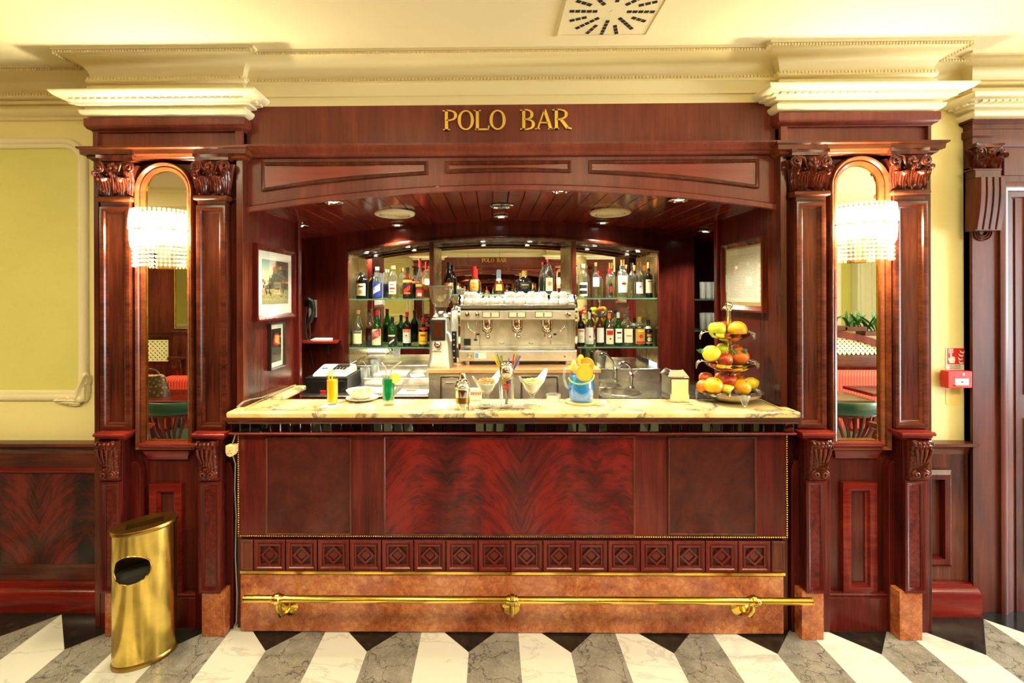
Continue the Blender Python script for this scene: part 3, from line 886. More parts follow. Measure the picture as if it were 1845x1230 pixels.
def unit(side, sx):
    """boards, stiles, ledge and head block of one mirrored unit; sx holds picture x positions"""
    nm = 'left' if side < 0 else 'right'
    xo0, xo1 = (xUL0, xUL1) if side < 0 else (xUR0, xUR1)
    b = MB().box(xo0+.004, xo1-.004, YBOARD, YW-.0005, 0, 2.50)
    struct(b.obj('wall_unit_'+nm, WOODBACK, smooth=0))
    b = MB()
    b.box(xo0, WX(sx[0], YU), YU, YW, 0, 2.345); b.box(min(WX(sx[1], YU), xo1-.03), xo1, YU, YW, 0, 2.345)
    struct(b.obj('trim_%d' % (20 if side < 0 else 30), WOODV, bevel=.002))
    # head block: frame stiles and a sunk board
    b = MB()
    b.box(xo0, WX(sx[2], YU, 240), YU-.004, YW, 2.34, 2.48); b.box(WX(sx[3], YU, 240), xo1, YU-.004, YW, 2.34, 2.48)
    b.box(xo0, xo1, YU+.012, YW, 2.34, 2.48)
    struct(b.obj('trim_%d' % (21 if side < 0 else 31), WOODFAS, bevel=.002))
    pth = [(xo0, YW), (xo0, YU-.004), (xo1, YU-.004), (xo1, YFAS+.005)] if side < 0 else [(xo0, YFAS+.005), (xo0, YU-.004), (xo1, YU-.004), (xo1, YW)]
    crown = [(-.01, 2.462), (.0, 2.462), (.004, 2.468), (.016, 2.474), (.022, 2.484), (.024, 2.49), (.024, 2.523), (-.01, 2.525)]
    b = MB().sweep(pth, crown); struct(b.obj('trim_%d' % (22 if side < 0 else 32), WOODFAS, smooth=40))
    ledge = [(-.02, 2.318), (.0, 2.318), (.006, 2.324), (.014, 2.328), (.018, 2.336), (.034, 2.342), (.036, 2.364), (.046, 2.370), (.046, 2.378), (-.02, 2.380)]
    b = MB().sweep(pth, ledge); struct(b.obj('trim_%d' % (23 if side < 0 else 33), WOODGLOW, smooth=40))
def skirt(side, x0, x1, fx, sill, block):
    n = 24 if side < 0 else 34
    xm = (x0+x1)/2
    zt = WZ(1070, YBOARD-.03, xm)
    X0, X1 = WX(x0, YBOARD-.03, 1100), WX(x1, YBOARD-.03, 1100)
    b = MB().sweep([(X0, YBOARD), (X1, YBOARD)], [(0, 0), (.032, 0), (.032, zt-.02), (.026, zt-.016), (.03, zt-.006), (.024, zt), (0, zt)])
    struct(b.obj('baseboard_unit_'+('left' if side < 0 else 'right'), WOODRV, smooth=40))
    b = MB(); framed_panel(b, fx, YBOARD, .045, .022, [(0, 0), (0, .02), (-.012, .024), (-.036, .022), (-.042, .010), (-.05, .006), (-.05, 0)])
    struct(b.obj('trim_%d' % n, WOODRED, smooth=30))
    b = MB(); Xa, Xb = WX(block[0]+4, YBOARD-.02, 820), WX(block[2]-4, YBOARD-.02, 820); za, zb = WZ(block[1], YBOARD-.03, xm), WZ(block[3], YBOARD-.02, xm)
    b.sweep([(Xa, YBOARD), (Xa, YBOARD-.012), (Xb, YBOARD-.012), (Xb, YBOARD)], [(0, zb), (.002, zb), (.006, zb+.016), (.016, za-.012), (.018, za), (0, za)])
    struct(b.obj('trim_%d' % (n+1), WOODRED, smooth=40))
unit(-1, (178, 426, 176, 424)); unit(1, (1418, 1666, 1418, 1671))
skirt(-1, 236, 358, (274, 869, 332, 1066), None, (262, 812, 340, 828))
skirt(1, 1494, 1604, (1514, 867, 1575, 1066), None, (1504, 808, 1586, 826))

pilaster('carved mahogany pilaster nearest the green wall, left of the lit mirror behind the brass bin', (175, 277, 241, 352), (178, 353, 236, 364), (184, 373, 237, 774),
         (166, 782, 224, 791), (178, 793, 214, 863), (183, 866, 221, 1066), (187, 1067, 220, 1144), [(180, 253, 832)], -1)
pilaster('carved mahogany pilaster between the left mirror and the bar counter', (349, 275, 413, 349), (353, 351, 409, 361), (357, 371, 409, 774),
         (343, 782, 403, 791), (357, 793, 392, 863), (360, 866, 399, 1066), (362, 1067, 403, 1143), [(351, 420, 833)], -1)
pilaster('carved mahogany pilaster between the bar counter and the right mirror', (1425, 266, 1493, 342), (1431, 343, 1491, 354), (1433, 364, 1485, 770),
         (1446, 780, 1507, 790), (1457, 791, 1494, 862), (1450, 864, 1487, 1066), (1446, 1067, 1486, 1146), [(1426, 1496, 830)], 1)
pilaster('carved mahogany pilaster beside the fire alarm, right of the lit mirror', (1603, 264, 1672, 340), (1608, 341, 1670, 352), (1609, 363, 1668, 770),
         (1626, 780, 1688, 790), (1637, 791, 1674, 862), (1627, 864, 1667, 1066), (1623, 1067, 1664, 1145), [(1602, 1674, 830)], 1)

# arched mirrors
def arched(px0, px1, top, bot, spring, Y):
    x0, x1 = WX(px0, Y), WX(px1, Y); xm = (px0+px1)/2
    zb, zt = WZ(bot, Y, xm), WZ(top, Y, xm); r = (x1-x0)/2; cz = zt-r
    return [(x0, zb), (x1, zb)]+[((x0+x1)/2+r*cos(pi*i/20), cz+r*sin(pi*i/20)) for i in range(21)]
def wall_mirror(label, px0, px1, top, bot, ox0, ox1, sill):
    Y = YBOARD-.012
    pth = arched(px0, px1, top, bot, 0, Y)
    base = ((pth[0][0]+pth[1][0])/2, YBOARD, pth[0][1])
    t = thing('wall_mirror', label, 'mirror', base)
    b = MB().prism(pth, Y, YBOARD+.001); b.obj('mirror_glass', MIRROR2, t, smooth=0)
    w = WX(ox1, Y)-WX(px1, Y)
    pf = [(-.006, .0), (-.006, .010), (0, .014), (w*.25, .02), (w*.45, .018), (w*.55, .026), (w*.8, .034), (w*.95, .028), (w, .018), (w, -.012), (-.006, -.012)]
    b = MB().sweep(pth, pf, 'xz', Y, closed=True); b.obj('frame', WOODGLOW, t, smooth=45)
    x0, x1 = WX(sill[0], 2.25, 800), WX(sill[1], 2.25, 800); zt = WZ(sill[2], 2.25, (px0+px1)/2)
    b = MB().sweep([(x0+.01, YBOARD), (x0+.01, 2.262), (x1-.01, 2.262), (x1-.01, YBOARD)], [(-.01, zt-.034), (0, zt-.034), (.004, zt-.024), (.012, zt-.016), (.014, zt-.004), (.01, zt), (-.01, zt)])
    b.box(x0+.01, x1-.01, 2.262, YBOARD, zt-.03, zt-.002)
    b.obj('sill', WOODRED, t, smooth=40)
    b = MB().sweep(pth, [(-.010, 0), (-.010, .004), (-.003, .005), (0, .004), (0, 0)], 'xz', Y, closed=True); b.obj('gilt_slip', BRASS, t, smooth=40)
wall_mirror('tall arched wall mirror in a mahogany frame, behind the left crystal sconce', 262, 342, 306, 796, 248, 354, (250, 350, 799))
wall_mirror('tall arched wall mirror in a mahogany frame, behind the right crystal sconce', 1503, 1584, 296, 795, 1491, 1598, (1496, 1592, 797))
# ---------------------------------------------------------------- the bar recess
def apply_bool(o, cutters):
    for c in cutters:
        md = o.modifiers.new('cut', 'BOOLEAN'); md.operation = 'DIFFERENCE'; md.object = c; md.solver = 'EXACT'
    dg = bpy.context.evaluated_depsgraph_get()
    me = bpy.data.meshes.new_from_object(o.evaluated_get(dg))
    o.modifiers.clear(); old = o.data; o.data = me
    for c in cutters: bpy.data.objects.remove(c)
    me.set_sharp_from_angle(angle=radians(35))
    return o
xs0, xs1 = xUL1, xUR0       # side walls of the recess
yPL = 2.89; yPR = 2.87
xRL, xRR = -1.75, 2.05
b = MB().box(xRL-.1, xs0, YW+.0005, yPL, 0, 2.30)
struct(b.obj('wall_recess_left', WOODSIDE, smooth=0))
b = MB().box(xs1, xRR+.1, YW+.0005, yPR, 0, 2.30)
struct(b.obj('wall_recess_right', WOODSIDE, smooth=0))
b = MB().box(xRL-.1, xRL, yPL, YB+.1, 0, 2.3); struct(b.obj('wall_recess_end_left', WOODBACK, smooth=0))
b = MB().box(xRR, xRR+.1, yPR, YB+.35, 0, 2.3); struct(b.obj('wall_recess_end_right', WOODBACK, smooth=0))
for nm, x, y in (('trim_40', xs0+.006, yPL), ('trim_41', xs1-.006, yPR)):
    b = MB().box(x-.022, x+.022, y-.018, y+.022, 0, 2.2); struct(b.obj(nm, WOODRV, bevel=.006, seg=3))
# boarded soffit
b = MB(); xx = xRL; pw = .088
while xx < xRR:
    x2 = min(xx+pw, xRR); g = .004
    z0, z1 = archz(xx)+.016, archz(x2)+.016
    vs = []
    for y in (YARCH+.03, YM):
        vs += [(xx, y, z0+.008), (xx+g, y, z0), (x2-g, y, z1), (x2, y, z1+.008)]
    b.add(vs, [(0,1,5,4), (1,2,6,5), (2,3,7,6)])
    xx = x2
b.box(xRL, xRR, YARCH+.04, YM+.1, 2.30, 2.34)
struct(b.obj('ceiling_bar', WOODCEIL, smooth=0))
# back wall with the arched niche opening
xn0, xn1 = WX(627, YB), WX(1187, YB)
xq = WX(1251, YB)
def nichez(x):
    c = (xn0+xn1)/2; h = (xn1-xn0)/2; z1 = WZ(431, YB, 908); z0 = WZ(456, YB, 908); s = z1-z0; R = (h*h+s*s)/(2*s)
    return z1-R+sqrt(max(R*R-(x-c)**2, 0))
xs = [xn0+(xn1-xn0)*i/30 for i in range(31)]
b = MB()
b.box(xRL, xn0, YB, YB+.04, 0, 2.3)
b.box(xn1, xq, YB, YB+.04, 0, 2.3)
b.prism([(x, nichez(x)) for x in xs]+[(xn1, 2.3), (xn0, 2.3)], YB, YB+.04)
struct(b.obj('wall_back', WOODBACK, smooth=0))
b = MB().sweep([(x, nichez(x)) for x in xs], [(-.03, 0), (-.03, .010), (-.018, .016), (-.006, .014), (0, .006), (0, -.02), (-.03, -.02)], 'xz', YB)
struct(b.obj('trim_42', WOODV, smooth=45))
b = MB().box(xn0-.02, xn1+.02, YM+.006, YM+.05, 0, 2.3); struct(b.obj('wall_niche', WOODBACK, smooth=0))
# posts dividing the niche and its mirrors
pA0, pA1 = WX(774, YB), WX(781.5, YB); pB0, pB1 = WX(1030, YB), WX(1038, YB)
for nm, a0, a1 in (('trim_43', pA0, pA1), ('trim_44', pB0, pB1)):
    b = MB().box(a0, a1, YB-.012, YM, 1.0, nichez((a0+a1)/2)+.01); struct(b.obj(nm, WOODV, bevel=.003))
mir_w = [('left', xn0, pA0), ('middle', pA1, pB0), ('right', pB1, xn1)]
for nm, a0, a1 in mir_w:
    t = thing('bar_back_mirror', {'left': 'back-bar mirror behind the bottle shelves over the cash register side', 'middle': 'wide back-bar mirror behind the espresso machine, showing the sign again', 'right': 'back-bar mirror behind the bottle shelves over the sinks'}[nm], 'mirror', ((a0+a1)/2, YM, 1.12), 'back-bar mirrors')
    b = MB().box(a0-.01, a1+.01, YM-.004, YM+.004, 1.0, 2.25); b.obj('mirror_glass', MIRROR, t, smooth=0)
    for x, s in ((a0, 1), (a1, -1)):
        b = MB().box(x, x+s*.003, YB+.02, YM-.005, 1.12, 2.2); b.obj('metal_cheek', CHEEK, t, smooth=0)
# glass shelves
def shelf(label, a0, a1, zt, y0=YB+.015, y1=YM-.006, grp='glass bottle shelves'):
    t = thing('glass_shelf', label, 'shelf', ((a0+a1)/2, y1, zt-.009), grp)
    b = MB().box(a0+.004, a1-.004, y0+.0015, y1, zt-.009, zt); b.obj('pane', SHELFG, t, smooth=0)
    b = MB().box(a0+.004, a1-.004, y0, y0+.0015, zt-.009, zt); b.obj('front_edge', SHELFE, t, smooth=0)
    b = MB()
    for x in (a0+.012, a1-.012):
        for y in (y0+.05, y1-.03): b.lathe([(.006, zt-.022), (.006, zt-.009)], (x, y, 0), 8)
    b.obj('shelf_pin', BRASS, t)
ZU, ZL, ZM = WZ(537.5, 3.56), WZ(624, 3.56), WZ(529.5, 3.56)
shelf('green-edged upper glass shelf with five liqueur bottles, register side', xn0, pA0, ZU)
shelf('green-edged lower glass shelf with five vermouth and bitter bottles, register side', xn0, pA0, ZL)
shelf('green-edged glass shelf behind the espresso machine with five bottles', pA1, pB0, ZM)
shelf('green-edged upper glass shelf with clear spirit bottles over the sinks', pB1, xn1, ZU)
shelf('green-edged lower glass shelf with eight labelled bottles over the sinks', pB1, xn1, ZL)
# steel ledge under the niche mirrors and steel work tops
b = MB().box(xn0+.004, pA0+.1, YB-.04, YM-.006, 1.0, 1.118); tag(b.obj('back_ledge', STEEL, bevel=.004, origin=(xn0, YB, 1.0)), 'brushed steel ledge under the mirrored shelves, register side', 'ledge')
b = MB().box(pB0-.1, xn1-.004, YB-.04, YM-.006, .99, 1.09); tag(b.obj('back_ledge', STEEL, bevel=.004, origin=(xn1, YB, 1.0)), 'brushed steel ledge under the mirrored shelves behind the sinks', 'ledge')
xc0, xc1 = WX(771, 2.92), WX(1080, 2.92)                       # coffee station
t = thing('back_counter', 'steel work counter below the cash register and papers', 'counter', (-.9, 3.2, 0))
b = MB().box(xRL+.01, xc0-.004, 2.95, YB-.042, .96, 1.0); b.obj('worktop', STEEL, t, bevel=.005)
b = MB().box(xRL+.01, xc0-.006, 2.98, YB-.042, 0, .96); b.obj('cabinet', STEELW, t, smooth=0)
b = MB().box(WX(655, 3.28), xc0-.004, 3.27, YB-.042, 1.0, 1.055); b.obj('raised_step', STEEL, t, bevel=.004)
# sinks
t = thing('sink_counter', 'steel sink counter with two round basins and mixer taps', 'counter', (1.1, 3.2, 0))
b = MB().box(xc1+.012, xRR-.01, 2.88, YB-.042, .97, 1.0); top = b.obj('worktop', STEEL, t, smooth=30)
b = MB().box(xc1+.004, xRR-.01, 2.92, YB-.042, 0, .62); b.obj('cabinet', STEELW, t, smooth=0)
cuts = []
sk = [(WF(1118, 705, 1.0), .125), (WF(1080, 681, 1.0), .11)]
sk[1][0].y = 3.31; sk[1][0].x = WX(1088, 3.31)
for p, r in sk:
    c = MB().lathe([(r, .9), (r, 1.1)], (p.x, p.y, 0), 40).obj('cut', STEEL); cuts.append(c)
    b = MB().lathe([(r+.012, 1.0), (r+.010, 1.004), (r, 1.003), (r-.002, .99), (r-.01, .88), (r-.04, .845), (.02, .84), (.0001, .84)], (p.x, p.y, 0), 40, cap=False)
    b.obj('basin', STEEL, t, smooth=50)
top.parent = None; off = top.location.copy()
top.location = world_loc(t)
bpy.context.view_layer.update()
apply_bool(top, cuts); top.location = (0,0,0); top.parent = t
def tap(pts, base, label):
    tt = thing('tap', label, 'tap', base)
    b = MB().lathe([(.022, 0), (.022, .006), (.014, .012), (.014, .07), (.017, .075), (.017, .10), (.010, .108), (.0001, .11)], base, 16, cap=False); b.obj('tap_body', CHROME, tt, smooth=50)
    b = MB().tube(pts, .0085, 10); b.obj('spout', CHROME, tt, smooth=60)
    b = MB().tube([(base[0]+.012, base[1], base[2]+.09), (base[0]+.04, base[1]-.02, base[2]+.125)], .006, 8); b.obj('lever', CHROME, tt, smooth=60)
def arcspout(A, B, h, n=14):
    A, B = Vector(A), Vector(B)
    return [A.lerp(B, i/n)+Vector((0, 0, h*sin(pi*i/n)**.8)) for i in range(n+1)]
q = Vector((WX(1108, 3.435), 3.435, 1.0))
tap([Vector((q.x, q.y, 1.08))]+[Vector((q.x-.004, q.y, 1.10)), Vector((q.x-.03, q.y-.02, 1.16)), Vector((q.x-.07, q.y-.04, 1.20)), Vector((q.x-.11, q.y-.06, 1.215)), Vector((q.x-.13, q.y-.07, 1.205))], (q.x, q.y, 1.0), 'chrome mixer tap with a long raised spout, behind the small sink')
q = WF(1137, 698, 1.0)
tap([Vector((q.x, q.y, 1.08)), Vector((q.x, q.y, 1.12)), Vector((q.x-.01, q.y, 1.15)), Vector((q.x-.04, q.y-.01, 1.175)), Vector((q.x-.07, q.y-.02, 1.175)), Vector((q.x-.09, q.y-.03, 1.16))], (q.x, q.y, 1.0), 'short chrome swan-neck tap standing at the round front sink')
# coffee station
ZCO = 1.175
t = thing('coffee_station', 'steel drawer cabinet with a pale wooden top carrying the espresso machine', 'cabinet', ((xc0+xc1)/2, 3.2, 0))
b = MB().box(xc0, xc1, 2.94, YB-.045, 0, ZCO-.026); b.obj('cabinet', STEELW, t, bevel=.004)
CTOP = wood('pale_worktop', srgb(150,104,62), srgb(190,142,92), srgb(214,170,118), 'x', .25, .6)
b = MB().box(xc0-.008, xc1+.008, 2.915, YB-.045, ZCO-.026, ZCO); b.obj('worktop', CTOP, t, bevel=.004)
for a0, a1 in ((793, 829), (938, 1006), (1024, 1066)):
    b = MB(); framed_panel(b, (a0, 677, a1, 722), 2.94, .012, .008); f = b.obj('drawer_front', STEEL, t, smooth=30)
    b = MB(); am = (a0+a1)/2; b.tube([W(am-7, 690, 2.94)+Vector((0,0,0)), W(am-7, 690, 2.918), W(am+7, 690, 2.918), W(am+7, 690, 2.94)], .004, 8); b.obj('handle', CHROME, f)

# right-hand tumbler cupboard
t = thing('tumbler_cupboard', 'dark open cupboard with glass shelves of tumblers beside the menu wall', 'cupboard', (1.75, YB, 0))
b = MB(); b.box(xq, xRR, YB+.30, YB+.32, 0, 2.25); b.box(xq-.02, xq, YB+.041, YB+.30, 0, 2.25)
b.obj('carcass', WOODBACK, t, smooth=0)
zs1, zs2 = WZ(540, 3.5), WZ(596, 3.5)
for z in (zs1, zs2): 
    b = MB().box(xq+.002, xRR-.01, YB, YB+.29, z-.01, z); b.obj('shelf', SHELFG, t, smooth=0)
def tumbler(x, y, z, r, h, label, grp, mat=GLASS, cat='glass', liquidm=None, lh=0):
    z = z+.0006; t = thing('tumbler', label, cat, (x, y, z), grp)
    b = MB().lathe([(r*.82, 0), (r*.84, .006), (r, h), (r-.0025, h), (r*.80, .010), (.0001, .010)], (x, y, z), 20, cap=False); b.v; b.obj('glass', mat, t, smooth=50)
    return t
first = None
k = 0
for zz, nm in ((zs1, 'upper'), (zs2, 'lower')):
    for j, (px, y) in enumerate(((1266, 3.54), (1277, 3.54), (1288, 3.54), (1297, 3.54), (1270, 3.64), (1281, 3.64), (1292, 3.64))):
        x = WX(px, y)
        rowl = ['front', 'back'][j > 3]; nmb = ORD[j if j < 4 else j-4]
        lb = 'ribbed clear tumbler on the %s cupboard shelf, %s from the left in the %s row' % (nm, nmb, rowl)
        if first is None: first = tumbler(x, y, zz, .024, .13, lb, 'tumblers in the side cupboard', GLASSF)
        else: dup(first, (x, y, zz+.0006), lb)

# downlights and vents set into the soffit
def WS(px, py):
    lo_, hi_ = YARCH, YM
    for _ in range(40):
        Y = (lo_+hi_)/2; p = W(px, py, Y)
        if p.z > archz(p.x)+.016: hi_ = Y
        else: lo_ = Y
    p.z = archz(p.x)+.016
    return p
spots = [(600, 362, 'near the arch, first from the left in the front row'), (1012, 341, 'close behind the crown of the arch'), (1224, 358, 'near the right end of the arch'),
         (541, 405, 'over the telephone corner'), (716, 404, 'just behind the first round vent'), (903, 389, 'behind the middle ring vent'), (1086, 400, 'just behind the second round vent'), (1270, 415, 'in front of the tumbler cupboard'), (790, 338, 'half hidden at the arch above the shaker')]
proto = None
for px, py, wh in spots:
    p = WS(px, py)
    lb = 'small chrome downlight, lit, %s' % wh
    if proto is None:
        t = proto = thing('recessed_downlight', lb, 'downlight', p, 'downlights in the bar soffit')
        b = MB().lathe([(.052, -.002), (.056, -.008), (.051, -.013), (.043, -.013), (.040, .0), (.034, .010)], p, 24, cap=False); b.obj('trim_ring', CHROME, t, smooth=50)
        b = MB().lathe([(.0001, -.010), (.016, -.008), (.030, -.003), (.038, .001)], p, 24, cap=False); b.obj('lamp', LAMP_DOWN, t, smooth=50)
    else: t = dup(proto, p, lb)
    ld = bpy.data.lights.new('downlight_beam', 'SPOT'); ld.energy = 38; ld.color = (1, .92, .70); ld.spot_size = radians(115); ld.spot_blend = .7; ld.shadow_soft_size = .03
    lo = bpy.data.objects.new('downlight_beam', ld); COL.objects.link(lo); lo.location = (p.x, p.y, p.z-.03)
for px, py, lb in ((711, 383, 'round cream air vent in the soffit over the juice glass'), (1100, 381, 'round cream air vent in the soffit over the sinks')):
    p = WS(px, py)
    t = thing('ceiling_vent', lb, 'vent', p)
    b = MB().lathe([(.128, .002), (.130, -.006), (.124, -.016), (.108, -.022), (.098, -.020), (.094, -.008)], p, 40, cap=False); b.obj('vent_ring', PLASTERW, t, smooth=50)
    b = MB()
    for r in (.082, .064, .046, .028): b.lathe([(r, -.012), (r+.004, -.018), (r-.008, -.020), (r-.010, -.012)], p, 32, cap=False)
    b.lathe([(.014, -.020), (.0001, -.021)], p, 16, cap=False)
    b.obj('vent_cone', PLASTERW, t, smooth=50)
    b = MB().lathe([(.0001, -.003), (.094, -.003)], p, 32, cap=False); b.obj('vent_throat', GREYPL, t, smooth=0)
p = WS(904, 370)
t = thing('ring_vent', 'flat chrome ring vent with a cross bar in the middle of the soffit', 'vent', p)
b = MB().lathe([(.074, -.001), (.078, -.006), (.070, -.008), (.064, -.002)], p, 36, cap=False); b.obj('ring', CHROME, t, smooth=50)
b = MB().lathe([(.0001, -.002), (.066, -.002)], p, 36, cap=False); b.obj('vent_throat', BLACKP, t, smooth=0)
b = MB().box(p.x-.066, p.x+.066, p.y-.004, p.y+.004, p.z-.006, p.z-.002); b.box(p.x-.004, p.x+.004, p.y-.066, p.y+.066, p.z-.006, p.z-.002); b.obj('cross_bar', CHROME, t, smooth=0)

# boarded niche top with puck lamps added to brighten the bottles
b = MB(); N = 24
for i in range(N):
    x0_, x1_ = xn0+(xn1-xn0)*i/N, xn0+(xn1-xn0)*(i+1)/N
    b.add([(x0_, YB+.03, nichez(x0_)+.012), (x1_, YB+.03, nichez(x1_)+.012), (x1_, YM, nichez(x1_)+.012), (x0_, YM, nichez(x0_)+.012)], [(0,1,2,3)])
struct(b.obj('ceiling_niche', WOODCEIL, smooth=40, solid=.01))
proto = None
for px, wh in ((660, 'above the squat black bottle'), (735, 'close to the left post'), (870, 'left over the espresso machine'), (955, 'right over the espresso machine'), (1072, 'just right of the right post'), (1150, 'above the dark wine bottle')):
    Yp_ = YB+.13; x = WX(px, Yp_, 450); z = nichez(x)+.006
    lb = 'tiny lit puck lamp added in the niche top, ' + wh
    if proto is None:
        proto = thing('added_puck_lamp', lb, 'downlight', (x, Yp_, z), 'added puck lamps over the bottles')
        b = MB().lathe([(.026, 0), (.026, -.006), (.020, -.008)], (x, Yp_, z), 20, cap=False); b.obj('ring', CHROME, proto)
        b = MB().lathe([(.0001, -.006), (.020, -.006)], (x, Yp_, z), 20, cap=False); b.obj('lamp', LAMP_DOWN, proto)
    else: dup(proto, (x, Yp_, z), lb)
    ld = bpy.data.lights.new('puck_fill_beam', 'SPOT'); ld.energy = 22; ld.color = (1, .94, .72); ld.spot_size = radians(150); ld.spot_blend = .8; ld.shadow_soft_size = .03
    lo = bpy.data.objects.new('puck_fill_beam', ld); COL.objects.link(lo); lo.location = (x, Yp_-.02, z-.02); lo.rotation_euler = (radians(-8), 0, 0)

# ---------------------------------------------------------------- bar counter
YN = 2.15; ZT = 1.10
xk0, xk1 = WX(406, YN, 745), WX(1444.5, YN, 745)
t = thing('bar_countertop', 'long cream veined marble bar top with a brown inlay line and a short return', 'countertop', ((xk0+xk1)/2, 2.3, ZT-.03))
def nosed(b, path, closed=False): pass
b = MB()
xw = -1.128
poly = [(xk0, YN), (xk1, YN), (xk1, 2.262), (xs1-.012, 2.262), (xs1-.004, 2.43), (xw, 2.43), (xw, 2.80), (xs0+.003, 2.80), (xs0+.006, 2.262), (xk0, 2.262)]
b.prism_z(poly, ZT-.030, ZT)
o = b.obj('marble_slab', STONETOP, t, bevel=.011, seg=4)
b = MB(); e = .0006
i0 = WF(437, 739.5, ZT); i1 = WF(1413, 739.5, ZT); i2 = WF(1366, 718.5, ZT); i3 = WF(477, 719.5, ZT)
loop = [i0, i1, i2, i3]
iy0, iy1 = 2.188, 2.412
loop = [(i0.x, iy0), (i1.x, iy0), (i2.x, iy1), (i3.x, iy1)]
b.sweep(loop, [(0, ZT-.001), (0, ZT+e), (-.004, ZT+e), (-.004, ZT-.001)], closed=True)
b.obj('inlay_line', INLAY, t, smooth=0)

YMAIN = 2.228
xb0, xb1 = WX(429, YMAIN, 880), WX(1418, YMAIN, 880)
bc = thing('bar_counter', 'long mahogany bar counter with flame panels, carved tiles and red stone plinth', 'bar counter', ((xb0+xb1)/2, 2.32, 0))
zc = lambda py, Y: WZ(py, Y, 920)
z_main0, z_main1 = zc(968, YMAIN), zc(781, YMAIN)
b = MB().box(xb0, xb1, YMAIN, 2.42, z_main0, ZT-.032); b.obj('front_board', WOODRV, bc, smooth=0)
# moulding under the slab
xm0, xm1 = WX(409, 2.165, 757), WX(1441, 2.165, 757)
za, zb2 = ZT-.0305, zc(763.5, 2.17)
pf = [(-.06, za), (.012, za), (.014, za-.008), (.010, za-.014), (.004, za-.018), (.0, zb2), (-.06, zb2)]
b = MB().sweep([(xm0, 2.26), (xm0, 2.172), (xm1, 2.172), (xm1, 2.26)], pf); b.obj('top_moulding', WOODH, bc, smooth=40)
# strip of bevelled smoked-mirror tiles
xt0, xt1 = WX(415.5, 2.192, 771), WX(1431.5, 2.192, 771); zt0, zt1 = zc(779, 2.192), zb2
b = MB().box(xt0-.002, xt1+.002, 2.198, 2.26, zt0, zt1); b.obj('tile_backing', DARKHOLE, bc, smooth=0)
n = 55; w = (xt1-xt0)/n
random.seed(3)
for i in range(n):
    a0, a1 = xt0+i*w+.0008, xt0+(i+1)*w-.0008; e = .005
    tx, tz = random.uniform(-.0012, .0012), random.uniform(-.0012, .0012)
    vs = [(a0, 2.198, zt0), (a1, 2.198, zt0), (a1, 2.198, zt1), (a0, 2.198, zt1),
          (a0+e, 2.192+tx+tz, zt0+e), (a1-e, 2.192-tx+tz, zt0+e), (a1-e, 2.192-tx-tz, zt1-e), (a0+e, 2.192+tx-tz, zt1-e)]
    b = MB().add(vs, [(4,5,6,7), (0,1,5,4), (1,2,6,5), (2,3,7,6), (3,0,4,7)]); b.obj('mirror_tile', MIRBEV, bc, smooth=0)
b = MB().sweep([(xt0, 2.26), (xt0, 2.192), (xt1, 2.192), (xt1, 2.26)], [(-.04, zt0), (.006, zt0), (.008, zt0-.004), (.004, zt0-.010), (-.04, zt0-.012)]); b.obj('lower_bead', WOODRED, bc, smooth=40)
# veneered panels
fx = WX(917, YMAIN)
FLAMEC = flame('flame_veneer_counter', WX(1055, YMAIN)-WX(780, YMAIN)-.02, WX(770, YMAIN)+.0, srgb(34,8,7), srgb(78,12,11), srgb(114,19,16))
SIDEPAN = burl('figured_side_panel', srgb(52,16,12), srgb(70,22,16), srgb(86,30,21), 5)
def cpanel(r, mat):
    b = MB().pbox(r[0], r[1], r[2], r[3], YMAIN-.004, YMAIN); f = b.obj('veneer_panel', mat, bc, smooth=0)
    b = MB(); b.sweep(prect(*r, YMAIN), [(.002, 0), (.002, .008), (-.004, .010), (-.008, .006), (-.008, 0)], 'xz', YMAIN, closed=True); b.obj('panel_bead', WOODV, f, smooth=40)
cpanel((480, 787, 633, 962), SIDEPAN); cpanel((692, 785, 1143, 964), FLAMEC); cpanel((1203, 787, 1361, 962), SIDEPAN)
# rows of brass nail heads
b = MB()
def nails(p0, p1, step=.0108):
    p0, p1 = Vector(p0), Vector(p1); k = int((p1-p0).length/step)
    for i in range(k+1):
        p = p0.lerp(p1, i/k); b.ball((p.x, YMAIN-.002, p.z), .0042, 6, 4)
nx0, nx1, nz0, nz1 = xb0+.002, xb1-.002, z_main0+.005, z_main1-.004
nails((nx0, 0, nz1), (nx0, 0, nz0)); nails((nx0, 0, nz0), (nx1, 0, nz0)); nails((nx1, 0, nz0), (nx1, 0, nz1))
b.obj('nailhead_trim', BRASS, bc, smooth=70)
